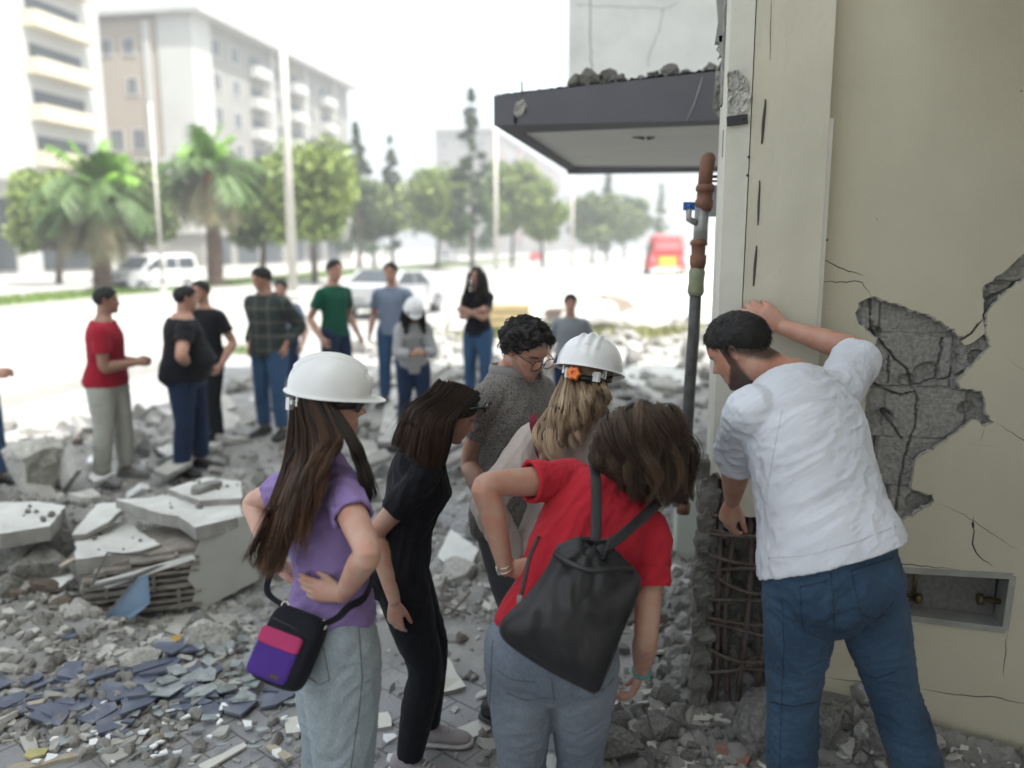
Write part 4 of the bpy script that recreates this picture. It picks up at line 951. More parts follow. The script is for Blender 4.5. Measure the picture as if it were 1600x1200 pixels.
mb = MB(); mb.add([(-600, -100, -.06), (600, -100, -.06), (600, 1000, -.06), (-600, 1000, -.06)], [(0, 1, 2, 3)]); mb.build('ground', M_dirt, kind='structure')
def strip(name, x0, x1, y0, y1, z, m, kind='structure', th=.1):
    mb = MB(); mb.box(((x0 + x1) / 2, (y0 + y1) / 2, z - th / 2), (x1 - x0, y1 - y0, th)); return mb.build(name, m, kind=kind)
strip('road', -22.4, -8.6, -60, 500, -.03, M_road); strip('road', -40.0, -26.0, -60, 500, -.034, M_road)
strip('kerb', -22.4, -22.15, -60, 500, .10, M_kerb, th=.2); strip('kerb', -26.1, -25.85, -60, 500, .10, M_kerb, th=.2); strip('kerb', -40.3, -40.0, -60, 500, .10, M_kerb, th=.2)
strip('median_soil', -25.85, -22.4, -60, 500, .06, M_dirt, th=.16); strip('pavement', -47, -40.3, -60, 500, .085, M_walk, th=.15)
for nm, xx in (('road_marking', -15.2), ('road_marking', -33)):
    mb = MB()
    for k in range(60): mb.add([(xx - .07, -20 + k * 6, -.026), (xx + .07, -20 + k * 6, -.026), (xx + .07, -17 + k * 6, -.026), (xx - .07, -17 + k * 6, -.026)], [(0, 1, 2, 3)])
    mb.build(nm, mat('road_paint', (.7, .7, .68), .8), kind='structure')
# grass on the median
M_grass = mat('grass', (.13, .20, .03), .8, .2, 3, col2=(.09, .15, .03))
def blades(n, fx, h, m, name, lab=None):
    rg = np.random.default_rng(n); V_ = np.empty((n, 3, 3)); 
    for i in range(n):
        x, y, z = fx(rg); a = rg.random() * 6.28; hh = h * (.5 + rg.random()); w_ = hh * .12
        V_[i] = ((x - w_ * math.cos(a), y - w_ * math.sin(a), z), (x + w_ * math.cos(a), y + w_ * math.sin(a), z), (x + rg.normal() * hh * .3, y + rg.normal() * hh * .3, z + hh))
    mb = MB(); mb.v = [tuple(v) for v in V_.reshape(-1, 3)]; mb.f = [(3 * i, 3 * i + 1, 3 * i + 2) for i in range(n)]; mb.sm = [False] * n
    return mb.build(name, m, kind='stuff', label=lab, cat='grass')
blades(26000, lambda r: (-25.75 + 3.2 * r.random(), 14 + 120 * r.random() ** 1.5, .06), .22, M_grass, 'grass', 'long strip of bright green grass along the middle of the street')
def patch(px, py, rx, ry, n, h, m, lab, nm='weeds'):
    c = Gd(px, py, .15)
    def f(r):
        x = c.x + r.normal() * rx; y = c.y + r.normal() * ry; return x, y, gh(x, y, False)
    blades(n, f, h, m, nm, lab)
M_weed = mat('weed', (.16, .20, .05), .8, .3, 2, col2=(.26, .24, .12))
patch(940, 518, 1.3, 1.0, 2500, .22, M_weed, 'patch of weeds and dry grass on the rubble behind the hard hat')
patch(800, 520, .5, .6, 700, .2, M_weed, 'small tuft of weeds behind the man in the polo shirt')
patch(385, 536, .5, .3, 500, .10, M_grass, 'small green tuft beside the man in the checked jacket')
# ---------------- rocks ----------------
def icosphere(sub):
    t = (1 + 5 ** .5) / 2; v = [(-1, t, 0), (1, t, 0), (-1, -t, 0), (1, -t, 0), (0, -1, t), (0, 1, t), (0, -1, -t), (0, 1, -t), (t, 0, -1), (t, 0, 1), (-t, 0, -1), (-t, 0, 1)]
    f = [(0, 11, 5), (0, 5, 1), (0, 1, 7), (0, 7, 10), (0, 10, 11), (1, 5, 9), (5, 11, 4), (11, 10, 2), (10, 7, 6), (7, 1, 8), (3, 9, 4), (3, 4, 2), (3, 2, 6), (3, 6, 8), (3, 8, 9), (4, 9, 5), (2, 4, 11), (6, 2, 10), (8, 6, 7), (9, 8, 1)]
    v = [np.array(p) / np.linalg.norm(p) for p in v]
    for _ in range(sub):
        c = {}; nf = []
        def mid(a, b):
            k = (min(a, b), max(a, b))
            if k not in c: m = v[a] + v[b]; v.append(m / np.linalg.norm(m)); c[k] = len(v) - 1
            return c[k]
        for a, b, d in f:
            x, y, z = mid(a, b), mid(b, d), mid(d, a); nf += [(a, x, z), (b, y, x), (d, z, y), (x, y, z)]
        f = nf
    return np.array(v), f
ICO = {s: icosphere(s) for s in (1, 2, 3, 4)}
def rock(seed, sub=3, cuts=10, flat=.7, rough=.05):
    rg = np.random.default_rng(seed); v, f = ICO[sub]; v = v.copy() * np.array((1, .8 + .3 * rg.random(), flat))
    for _ in range(cuts):
        n = rg.normal(size=3); n /= np.linalg.norm(n); d = .42 + .3 * rg.random(); s = v @ n - d; v = v - np.clip(s, 0, None)[:, None] * n
    if sub >= 3:
        for i in range(len(v)):
            p = Vector(v[i]); k = 1 + rough * (mn.noise(p * 3 + Vector((seed, 0, 0))) + .6 * mn.noise(p * 8) + .4 * mn.noise(p * 19)); v[i] *= k
    else: v += rg.normal(size=v.shape) * .03
    return v, f
def rot_rand(rg, tilt=6.28):
    return Matrix.Rotation(rg.random() * 6.28, 3, 'Z') @ Matrix.Rotation((rg.random() - .5) * tilt, 3, 'X') @ Matrix.Rotation((rg.random() - .5) * tilt, 3, 'Y')
def slabshape(rg, k=5):
    a = np.sort(rg.random(k) * 6.28); a = (a + np.linspace(0, 6.28, k, endpoint=False)) / 2; r = .7 + .5 * rg.random(k)
    return [(math.cos(t) * q, math.sin(t) * q) for t, q in zip(a, r)]
def jag2(sh, rg, s):
    out = []
    for i in range(len(sh)):
        a, b = Vector(sh[i]), Vector(sh[(i + 1) % len(sh)]); k = 5
        for j in range(k): q = a.lerp(b, j / k); out.append((q.x + rg.normal() * .02, q.y + rg.normal() * .02))
    return out
# fine rubble: one heap nobody could count
def scatter(n, name, m, region, smin, smax, seed, mode='rock', lab=None, gamma=2.5, lift=.2):
    rg = np.random.default_rng(seed); P = []; Fc = []; c = 0
    base = [rock(seed * 7 + k, 1, 7, .75) for k in range(10)]
    for i in range(n):
        x, y = region(rg); s = smin + (smax - smin) * rg.random() ** gamma
        if mode == 'rock': v, f = base[rg.integers(10)]; Rm = np.array(rot_rand(rg)); q = (v * (s, s * (.6 + .6 * rg.random()), s * (.5 + .5 * rg.random()))) @ Rm.T
        else:
            sh = slabshape(rg, 4 + rg.integers(2)); k = len(sh); th = .12 + .1 * rg.random(); v = np.array([(a, b, -th) for a, b in sh] + [(a, b, th) for a, b in sh]); f = [tuple(range(k - 1, -1, -1)), tuple(range(k, 2 * k))] + [(a, (a + 1) % k, k + (a + 1) % k, k + a) for a in range(k)]
            q = (v * s) @ np.array(rot_rand(rg, .9)).T
        z = gh(x, y, True); q = q + np.array((x, y, z + s * lift)); P.append(q); Fc += [tuple(a + c for a in t) for t in f]; c += len(q)
    mb = MB(); mb.v = [tuple(a) for a in np.concatenate(P)]; mb.f = Fc; mb.sm = [False] * len(Fc)
    return mb.build(name, m, kind='stuff', label=lab, cat='rubble')
def reg_all(r):
    while True:
        px = -80 + 1300 * r.random(); py = 640 + 600 * r.random() ** .9; p = Gd(px, py, .05)
        if p.x < .9 and p.y < 12 and (p.y > 2.7): 
            dens = .13 if (p.y < 4.1 and p.x > -2.0) else 1
            if r.random() < dens: return p.x, p.y
def reg_far(r):
    while True:
        x = -6.4 + 9 * r.random(); y = 7 + 16 * r.random()
        return x, y
def reg_col(r):
    px = 1000 + 520 * r.random(); py = 850 + 400 * r.random(); p = Gd(px, py, .1); 
    return (p.x, min(p.y, 3.3 + (3.5 if p.x < .1 else 0)))
scatter(12000, 'fine_rubble', M_rub, reg_all, .004, .05, 1, gamma=4, lab='loose grey concrete crumbs strewn over the ground')
scatter(2300, 'plaster_flakes', M_rubl, reg_all, .012, .06, 2, 'slab', lab='small pale plaster flakes strewn over the ground', gamma=3)
scatter(900, 'rubble_field', M_rub, reg_far, .04, .25, 3, lab='far field of broken concrete behind the people')
scatter(350, 'rubble_field', M_rubl, reg_far, .05, .3, 4, 'slab', lab='far field of broken pale slabs behind the people')
scatter(1500, 'fine_rubble', M_rub, reg_col, .012, .065, 5, lab='heap of grey crumbs and stones round the foot of the column')
scatter(260, 'plaster_flakes', M_tile, reg_col, .02, .06, 6, 'slab', lab='pale plaster flakes round the foot of the column')
# counted rocks
RK = []
for k in range(9):
    v, f = rock(100 + k, 4, 11, .72, .09); mb = MB(); mb.add(v, f, False); RK.append(mb)
RKM = {}
def rockobj(p, s, m, k, label, group=None, rz=None, tilt=.6, flat=1.0, cat='rock', name='concrete_chunk', sy=1.0):
    key = (k, m.name)
    if key not in RKM:
        me = bpy.data.meshes.new('chunk'); me.from_pydata(RK[k].v, [], RK[k].f); me.materials.append(m); RKM[key] = me
    o = bpy.data.objects.new(name, RKM[key]); COL.objects.link(o); o.location = p; o.scale = (s, s * sy, s * flat)
    o.rotation_euler = ((random.random() - .5) * tilt, (random.random() - .5) * tilt, random.random() * 6.28 if rz is None else rz); tag(o, label, cat, group); return o
def rk_px(x0, y0, x1, y1, m, k, label, z=.05, group=None, flat=1.0, tilt=.3, rz=None, name='concrete_chunk', cat='rubble chunk', sy=1.0):
    """rock standing where its foot is seen"""
    p = Gd((x0 + x1) / 2, y1 - (y1 - y0) * .25, z); w_ = (x1 - x0) / FPX * (p.dot(FW)) * 1.02 / 1.5; p.z = max(gh(p.x, p.y), z * .6) + w_ * .38 * flat
    return rockobj(p, w_, m, k, label, group, rz, tilt, flat, cat, name, sy)
rk_px(692, 856, 742, 925, M_rubl, 0, 'large pale pitted stone in the middle between the black trousers and the polo man', .06)
rk_px(286, 972, 356, 1022, M_rubl, 1, 'pale rough stone beside the long yellow piece under the fallen wall', .03)
rk_px(196, 1022, 248, 1050, M_rubl, 2, 'pale flat stone among the blue tile shards', .02, flat=.6)
rk_px(20, 850, 98, 905, M_rub, 3, 'big grey round chunk below the pale slab at the left edge', .18)
rk_px(-10, 815, 110, 870, M_rub, 4, 'wide dark chunk carrying the pale slab at the left edge', .22, flat=.8)
rk_px(110, 855, 200, 905, M_rub, 5, 'grey chunk carrying the cracked white slab', .15, flat=.8)
rk_px(8, 690, 100, 750, M_rubl, 6, 'big pale boulder far left, nearest the sunlit road', .25)
rk_px(205, 672, 236, 698, M_rub, 7, 'brownish stone behind the man in red on the left', .2)
rk_px(236, 684, 262, 700, M_concd, 3, 'small dark block right of the man in red', .2)
rk_px(655, 1060, 690, 1088, M_rub, 2, 'small stone at the foot of the white tile near the sneaker', .0)
rk_px(1135, 1055, 1230, 1215, M_rub, 8, 'very large rough chunk at the foot of the exposed column bars', .06, flat=1.3, tilt=.2, name='concrete_boulder')
rk_px(1262, 1100, 1318, 1215, M_rub, 6, 'tall upright chunk between the legs in blue jeans', .05, flat=1.3)
rk_px(1300, 1055, 1350, 1110, M_rub, 1, 'grey chunk seen between the legs, nearest the wall', .08)
rk_px(1318, 1120, 1365, 1165, M_rubl, 0, 'pale wedge stone low between the legs in blue jeans', .05)
rk_px(1330, 1160, 1392, 1215, M_rub, 4, 'flat grey stone beside the right shin at the bottom', .03)
rk_px(1535, 1095, 1600, 1165, M_rubl, 5, 'rounded plaster lump in the bottom right corner by the wall', .03, flat=.6)
rk_px(1003, 574, 1048, 612, M_rubl, 7, 'pale block on the white slab behind the iron pipe', .3)
rk_px(1000, 1110, 1060, 1170, M_rub, 3, 'rounded grey stone right of the hanging hand', .03, flat=.7)
rk_px(1045, 1120, 1085, 1150, M_rub, 2, 'small grey stone just right of the rounded one by the hand', .05)
rk_px(900, 1145, 985, 1200, M_rub, 8, 'broad flat stone right of the grey jeans at the bottom edge', .0, flat=.6)
rr_ = random.Random(5)
for i in range(90):   # look-alike chunks over the heap
    while True:
        px = rr_.uniform(0, 1090); py = 640 + 420 * rr_.random() ** 1.3; z = .08; p = Gd(px, py, z)
        if p.y > 3.6 and p.x < .0: break
    s = .03 + .10 * rr_.random() ** 2 * (1 if p.y < 7 else 1.7)
    rockobj(Vector((p.x, p.y, gh(p.x, p.y) + s * .3)), s, M_rub if rr_.random() < .65 else M_rubl, rr_.randrange(9), 'angular grey concrete chunk lying in the rubble', 'concrete chunks lying in the rubble', tilt=2.5, cat='rubble chunk')
for i in range(60):
    px = rr_.uniform(960, 1095); py = rr_.uniform(900, 1190); p = Gd(px, py, .08); s = .022 + .05 * rr_.random() ** 2
    rockobj(Vector((p.x, p.y, gh(p.x, p.y) + s * .35)), s, M_rub if rr_.random() < .8 else M_rubl, rr_.randrange(9), 'grey stone in the heap left of the column foot', 'stones heaped by the column foot', tilt=2.5, cat='rubble chunk')
for i in range(26):
    px = rr_.uniform(1200, 1420); py = rr_.uniform(1060, 1200); p = Gd(px, py, .06); s = .03 + .05 * rr_.random(); p.y = min(p.y, 3.25)
    rockobj(Vector((p.x, p.y, gh(p.x, p.y) + s * .35)), s, M_rub if rr_.random() < .6 else M_rubl, rr_.randrange(9), 'stone in the heap behind the blue jeans', 'stones heaped behind the blue jeans', tilt=2.5, cat='rubble chunk')
M_slabw = mat('slab_white', (.62, .62, .60), .9, .12, 5, .5, 40, stain=.75, stcol=(.33, .32, .30))
# flat pieces traced on the ground: px polygons at height z
def piece(name, pts, z, th, m, label, cat, group=None, tilt=None, parent=None):
    P = [Gd(a, b, z if not isinstance(z, (list, tuple)) else z[i]) for i, (a, b) in enumerate(pts)]
    mb = MB()
    n = Vector((0, 0, 0))
    for i in range(len(P)): n += P[i].cross(P[(i + 1) % len(P)])
    if n.z < 0: n = -n
    # jagged edge
    Q = []
    for i in range(len(P)):
        a, b = P[i], P[(i + 1) % len(P)]; k = max(1, int((b - a).length / .05)); 
        for j in range(k):
            q = a.lerp(b, j / k)
            if j: q = q + Vector((rr_.uniform(-1, 1), rr_.uniform(-1, 1), 0)) * .006
            Q.append(q)
    mb.slab(Q, n, th); c = sum(P, Vector()) / len(P)
    o = mb.build(name, m, parent, loc=c if parent is None else None, label=label, cat=cat, group=group)
    if th > .022 and m in (M_white, M_rubl, M_tile):
        if m is M_white: o.data.materials[0] = M_slabw
        o.data.materials.append(M_conc); k = len(o.data.polygons); 
        for i in range(k - len(Q), k): o.data.polygons[i].material_index = 1
    return o
piece('plaster_fragment', [(-20, 786), (60, 783), (102, 790), (78, 822), (0, 834), (-30, 832)], .46, .09, M_white, 'smooth white slab at the left edge lying on a dark chunk', 'fragment')
piece('plaster_fragment', [(112, 836), (150, 787), (206, 782), (170, 815), (135, 834)], [.38, .44, .46, .42, .38], .03, M_white, 'narrow tilted white slab left of the cracked ones', 'fragment')
piece('plaster_fragment', [(118, 830), (160, 818), (202, 814), (214, 828), (252, 850), (220, 860), (118, 874)], .34, .09, M_white, 'broad cracked white slab in front, over the metal window frame', 'fragment')
piece('plaster_fragment', [(180, 780), (232, 778), (275, 768), (375, 782), (378, 806), (330, 818), (305, 824), (278, 806), (252, 802)], [.50, .5, .5, .5, .5, .49, .48, .48, .49], .08, M_white, 'large cracked white slab on top of the fallen wall by the elbow', 'fragment')
piece('plaster_fragment', [(262, 764), (322, 745), (376, 752), (378, 778), (312, 782)], .54, .04, M_white, 'uppermost white slab on the fallen wall, carrying a grey splinter', 'fragment')
piece('concrete_splinter', [(298, 764), (300, 758), (338, 749), (347, 752), (310, 764)], .58, .03, M_rub, 'grey splinter lying on the uppermost white slab', 'splinter')
piece('plaster_fragment', [(84, 752), (104, 690), (120, 735), (98, 765)], [.12, .52, .40, .10], .04, M_rubl, 'upright leaning slab at the left before the sunlit road', 'fragment')
piece('plaster_fragment', [(245, 700), (262, 694), (290, 700), (262, 714)], .2, .03, M_white, 'small white slab between the man in red and the heavy man', 'fragment')
piece('plaster_fragment', [(240, 735), (275, 712), (300, 722), (262, 742)], .2, .04, M_rubl, 'grey white slab at the feet of the heavy man', 'fragment')
piece('concrete_fragment', [(960, 590), (1000, 560), (1080, 562), (1095, 600), (1000, 606)], .25, .08, M_white, 'wide white slab lying behind the iron pipe', 'fragment')
piece('concrete_fragment', [(590, 690), (606, 610), (640, 600), (662, 690)], .22, .05, M_rubl, 'long pale slab between the hard hat and the brown hair', 'fragment')
piece('concrete_fragment', [(560, 585), (620, 560), (700, 570), (640, 605)], .25, .12, M_rubl, 'far grey slab below the woman looking at her phone', 'fragment')
for i, pts in enumerate([[(684, 640 + 60), (742, 668), (745, 676), (690, 710)], [(690, 715), (745, 690), (746, 700), (696, 726)], [(560, 716), (600, 700), (612, 712), (575, 726)]]):
    piece('concrete_fragment', pts, .25, .05, M_conc, ['dark edged slab stacked right of the brown hair', 'lower dark slab stacked right of the brown hair', 'small slab left of the brown hair'][i], 'fragment')
TI = 'broken tile'
for k_, (px, py, w_, z) in enumerate(((230, 800, 60, .30), (262, 822, 70, .26), (205, 872, 60, .20), (245, 880, 80, .2), (150, 905, 60, .12), (60, 900, 70, .14), (90, 930, 90, .05), (30, 925, 60, .1), (340, 735, 40, .2), (215, 768, 50, .3), (130, 775, 60, .3), (55, 770, 70, .25), (150, 720, 40, .12), (330, 700, 50, .1), (375, 660, 60, .1), (160, 745, 60, .15))):
    rg_ = np.random.default_rng(k_ + 50); sh = slabshape(rg_, 5); p0 = Gd(px, py, z); s_ = w_ / FPX * p0.dot(FW) * .55; mb = MB(); mb.prism([(a * s_, b * s_ * .7) for a, b in jag2(sh, rg_, s_)], -.022, .022); o = mb.build('plaster_fragment', (M_white, M_rubl, M_conc)[k_ % 3], label='broken flat slab piece lying among the rubble left of the women', cat='fragment', group='flat slab pieces in the left rubble'); o.location = (p0.x, p0.y, max(gh(p0.x, p0.y) + .03, z)); o.rotation_euler = (rg_.normal() * .3, rg_.normal() * .3, rg_.random() * 6)
piece('tile', [(446, 1122), (484, 1116), (540, 1118), (606, 1112), (612, 1134), (560, 1142), (482, 1142), (447, 1146)], .03, .035, M_tile, 'long beige tile lying behind the light jeans', TI)
piece('tile', [(690, 1146), (764, 1118), (768, 1138), (702, 1168)], .035, .03, M_tile, 'long white tile right of the grey sneakers', TI)
piece('tile', [(672, 1056), (700, 1027), (728, 1072), (688, 1082)], [.09, .10, .05, .04], .025, M_tile, 'square white tile leaning on a small stone', TI)
piece('tile', [(684, 870), (704, 826), (748, 858), (738, 880), (712, 896)], [.12, .22, .2, .15, .10], .03, M_white, 'white board with a small hole behind the pitted stone', 'board')
piece('tile', [(838, 1122), (863, 1131), (861, 1152), (838, 1149)], .03, .02, M_tile, 'small white tile seen between the grey jeans', TI)
piece('tile', [(1012, 1100), (1046, 1130), (1060, 1180), (1030, 1185)], .06, .02, M_tile, 'pale flat tile in the heap near the hanging hand', TI)
piece('tile', [(1050, 1158), (1072, 1152), (1090, 1205), (1062, 1210)], .06, .03, M_tile, 'narrow grey tile at the bottom below the column heap', TI)
piece('tile', [(948, 1152), (966, 1150), (968, 1166), (950, 1168)], .04, .02, M_tile, 'tiny square white tile right of the grey jeans', TI)
piece('plaster_fragment', [(1432, 1102), (1470, 1100), (1508, 1120), (1503, 1192), (1460, 1170), (1445, 1150)], [.16, .17, .15, .05, .05, .08], .06, M_tile, 'thick cream plaster slab leaning by the wall right of the jeans', 'fragment')
piece('clay_shard', [(1115, 1165), (1150, 1158), (1172, 1182), (1165, 1200), (1122, 1180)], [.10, .12, .10, .07, .07], .03, mat('terracotta', (.28, .15, .11), .85, .15, 12), 'reddish brown clay shard before the big chunk', 'shard')
piece('paper_sheet', [(58, 1062), (125, 1017), (112, 1046), (98, 1062)], [.03, .09, .06, .03], .003, mat('paper', (.55, .54, .5), .8), 'crumpled pale paper sheet on the planks', 'paper')
M_wood = mat('pale_wood', (.40, .35, .27), .8, .15, 20); M_yel = mat('yellow_board', (.45, .28, .05), .7, .1, 10)
piece('plank', [(-10, 1040), (145, 1046), (138, 1058), (-10, 1052)], .04, .02, M_wood, 'wide beige plank under the pale paper', 'plank'); piece('plank', [(-10, 1066), (140, 1060), (142, 1066), (-10, 1074)], .03, .015, M_wood, 'thin beige plank just below the wide one', 'plank')
piece('plank', [(10, 1196), (130, 1172), (132, 1178), (16, 1206)], .03, .02, M_wood, 'dark edged plank in the bottom left corner', 'plank'); piece('plank', [(310, 1195), (382, 1160), (386, 1165), (320, 1204)], .03, .01, M_tile, 'thin white strip lying left of the light jeans', 'strip')
piece('board', [(243, 1000), (262, 1006), (292, 996), (286, 990)], .04, .02, M_yel, 'long orange yellow piece beneath the fallen wall', 'board'); piece('board', [(234, 1154), (238, 1148), (254, 1144), (258, 1150), (244, 1158)], .03, .01, mat('yellow_pale', (.45, .40, .18), .8), 'small pale yellow scrap among crumbs', 'scrap')
piece('board', [(36, 1180), (46, 1170), (76, 1168), (70, 1178), (48, 1184)], .04, .01, mat('yellow_pale', (.45, .40, .18), .8), 'yellow scrap near the bottom left corner', 'scrap')
piece('bottle_cap', [(424, 1127), (430, 1122), (437, 1125), (432, 1131)], .02, .012, mat('green_plastic', (.2, .45, .05), .5), 'tiny bright green plastic cap left of the light jeans', 'cap')
# blue tile and glass shards
M_shard = mat('glass_shard', (.36, .40, .40), .08, .2, 20); nodes(M_shard)[2].inputs['Alpha'].default_value = .75
def shards(n, reg, smin, smax, m, label, cat, group, th, name, tilt=.25, seed=3, dz=.015):
    rg = np.random.default_rng(seed)
    for i in range(n):
        px, py = reg(rg); p = Gd(px, py, .03); s = smin + (smax - smin) * rg.random() ** 1.6; sh = slabshape(rg, 4 + int(rg.integers(2))); mb = MB(); mb.prism([(a * s, b * s * .85) for a, b in sh], -th / 2, th / 2)
        o = mb.build(name, m, label=label, cat=cat, group=group); o.location = (p.x, p.y, gh(p.x, p.y) + dz + .02 * rg.random()); o.rotation_euler = ((rg.random() - .5) * tilt, (rg.random() - .5) * tilt, rg.random() * 6.28)
BC = [(r_[0], r_[1]) for r_ in ((205, 1088), (170, 1135), (262, 1068), (130, 1075), (300, 1105), (235, 1048), (100, 1120), (380, 1090))]
def reg_blue(r):
    if r.random() < .72:
        c = BC[int(r.integers(len(BC)))]; return c[0] + r.normal() * 24, min(1190, c[1] + r.normal() * 11)
    while True:
        px = 60 + 400 * r.random(); py = 1000 + 160 * r.random()
        if abs(py - (1075 - (px - 250) * .12)) < 62 * (.4 + r.random()): return px, py
shards(80, reg_blue, .02, .13, M_blue, 'broken blue grey tile shard on the ground left of the bag', 'tile shard', 'blue tile shards', .012, 'tile_shard')
shards(14, lambda r: (0 + 80 * r.random(), 1070 + 45 * r.random()), .03, .08, M_blue, 'broken blue grey tile shard near the left edge below the planks', 'tile shard', 'blue tile shards near the left edge', .012, 'tile_shard', seed=9)
shards(46, lambda r: (250 + 160 * r.random(), 990 + 110 * r.random()), .03, .09, M_shard, 'pale greenish glass shard beside the plastic bottle', 'glass shard', 'glass shards by the bottle', .005, 'glass_shard', .5, 4, .03)
shards(40, lambda r: (60 + 420 * r.random(), 1090 + 100 * r.random()), .015, .05, M_shard, 'small glass splinter on the paving', 'glass shard', 'glass splinters on the paving', .005, 'glass_shard', .3, 5)
shards(45, lambda r: (20 + 600 * r.random(), 1100 + 100 * r.random()), .012, .035, M_white, 'small white tile chip on the paving', 'tile chip', 'white chips on the paving', .008, 'tile_chip', .5, 6)
shards(26, lambda r: (590 + 500 * r.random(), 880 + 280 * r.random()), .02, .07, M_tile, 'beige tile chip in the middle rubble', 'tile chip', 'beige chips in the middle', .014, 'tile_chip', .8, 7)
M_brownd = mat('brown_dirt', (.20, .16, .13), .95, .2, 6, .8, 30)
for k_, (px, py, w_, z) in enumerate(((70, 935, 60, .06), (100, 960, 50, .04), (30, 960, 40, .04), (120, 690, 30, .15), (450, 700, 40, .1), (720, 1010, 30, .02), (1030, 985, 36, .08), (1070, 1040, 30, .08))):
    p0 = Gd(px, py, z); s_ = w_ / FPX * p0.dot(FW) * .5; rockobj(V(p0.x, p0.y, gh(p0.x, p0.y) + s_ * .3), s_, M_brownd, k_ % 9, 'lump of brown earth lying in the grey rubble', 'brown earth lumps in the rubble', tilt=1, cat='earth lump', name='earth_lump', flat=.7)
for k_, (pts, lab) in enumerate((([(180, 905), (150, 930), (110, 934), (60, 960)], 'rusty bar curling out left of the fallen wall'), ([(270, 760), (300, 725), (318, 690)], 'thin bar rising behind the uppermost white slab'), ([(640, 1010), (668, 985), (700, 1002)], 'short bent bar between black trousers and white tile'), ([(5, 870), (50, 838), (96, 842)], 'rusty bar sticking out under the left white slab'), ([(400, 690), (450, 672), (500, 690)], 'long thin bar lying behind the white hard hat'))):
    A_ = cat_rom([tuple(Gd(a, b, .12 + .05 * math.sin(a))) for a, b in pts], 14); mb = MB(); mb.tube([Vector(q) + V(0, 0, .01 * math.sin(i)) for i, q in enumerate(A_)], .006, 6); mb.build('rebar_rod', M_steel, label=lab, cat='steel bar', loc=Vector(A_[0]))
for k_, (a, b, z, lab) in enumerate((((95, 885), (160, 850), .3, 'splintered wooden lath leaning left of the cracked slab'), ((420, 1165), (452, 1186), .02, 'short wooden splinter by the light jeans'), ((0, 1110), (70, 1096), .03, 'grey weathered lath at the left edge'))):
    p_, q_ = Gd(*a, z), Gd(*b, z + .03); d_ = (q_ - p_).normalized(); mb = MB(); mb.box((p_ + q_) / 2, ((q_ - p_).length, .035, .014), M=Matrix((d_, UP.cross(d_).normalized(), d_.cross(UP.cross(d_).normalized()))).transposed()); mb.build('lath', M_wood, label=lab, cat='lath', loc=p_)
for k_ in range(26):   # crumbs resting on the pale slabs
    (xa, xb, ya, yb, z) = ((255, 368, 772, 800, .50), (270, 372, 752, 772, .54), (135, 235, 828, 862, .34), (5, 80, 792, 820, .46))[k_ % 4]; p0 = Gd(rr_.uniform(xa, xb), rr_.uniform(ya, yb), z); s_ = .008 + .022 * rr_.random() ** 2
    rockobj(V(p0.x, p0.y, z + s_ * .5), s_, M_rub, rr_.randrange(9), 'tiny grey crumb lying on a white slab', 'crumbs on the white slabs', tilt=2, cat='crumb', name='crumb')
# plastic bottle
bt = Gd(372, 1045, .05); b0 = Gd(350, 992, .05); d = (bt - b0).normalized(); mb = MB()
mb.tube([b0, b0 + d * .01, b0 + d * .09, b0 + d * .11, b0 + d * .155, b0 + d * .19, b0 + d * .21], [.02, .036, .037, .034, .036, .014, .013], 18)
bo = mb.build('plastic_bottle', mat('clear_plastic', (.6, .66, .68), .1, .05, 10, trans=.6), loc=b0, label='crushed clear plastic bottle lying among glass shards', cat='bottle')
mb = MB(); mb.tube([b0 + d * .211, b0 + d * .225], .0145, 14); mb.build('bottle_lid', M_shoe1, bo)
# twisted wires
for (a, b, c, z) in (((1060, 868), (1080, 880), (1096, 892), .45), ((700, 890), (690, 940), (735, 960), .12), ((735, 925), (700, 960), (680, 950), .1)):
    mb = MB(); A = cat_rom([tuple(Gd(*q, z)) for q in (a, b, c)], 10); mb.tube([Vector(q) for q in A], .006, 6)
    mb.build('rebar_wire', M_steel, label={1060: 'thin rusty bar sticking out of the column towards the pale panel', 700: 'bent dark wire in the rubble by the bracelets', 735: 'second shorter dark wire in the rubble by the bracelets'}[a[0]], cat='wire', loc=Vector(A[0]))
# ---------------- damaged building ----------------
WY = 3.38; CY = 3.28     # wall face, column face
def poly_px(pts, Y): return [Yp(a, b, Y) for a, b in pts]
def panel_with_holes(outer, holes, y0, th):
    """vertical panel facing -Y: outer/holes as (x,z) lists"""
    loops = [[Vector((a, 0, b)) for a, b in outer]] + [[Vector((a, 0, b)) for a, b in h] for h in holes]
    tri = tessellate_polygon(loops); flat = [p for l in loops for p in l]; n = len(flat); mb = MB()
    vs = [(p.x, y0, p.z) for p in flat] + [(p.x, y0 + th, p.z) for p in flat]; fs = []
    for t in tri:
        a, b, c = [flat[i] for i in t]; cr = (b - a).cross(c - a).y
        t = t if cr < 0 else t[::-1]; 
        fs.append(tuple(t)); fs.append(tuple(i + n for i in t[::-1]))
    s = 0
    for l in loops:
        k = len(l)
        for i in range(k): fs.append((s + i, s + (i + 1) % k, s + (i + 1) % k + n, s + i + n))
        s += k
    mb.add(vs, fs); return mb
def jag(pts, amp=.008, step=.03, seed=0):
    rg = random.Random(seed); out = []
    for i in range(len(pts)):
        a = Vector(pts[i]); b = Vector(pts[(i + 1) % len(pts)]); k = max(1, int((b - a).length / step))
        for j in range(k):
            q = a.lerp(b, j / k); out.append((q.x + rg.uniform(-amp, amp), q.y + rg.uniform(-amp, amp)))
    return out
xz = lambda pts, Y: [(p.x, p.z) for p in poly_px(pts, Y)]
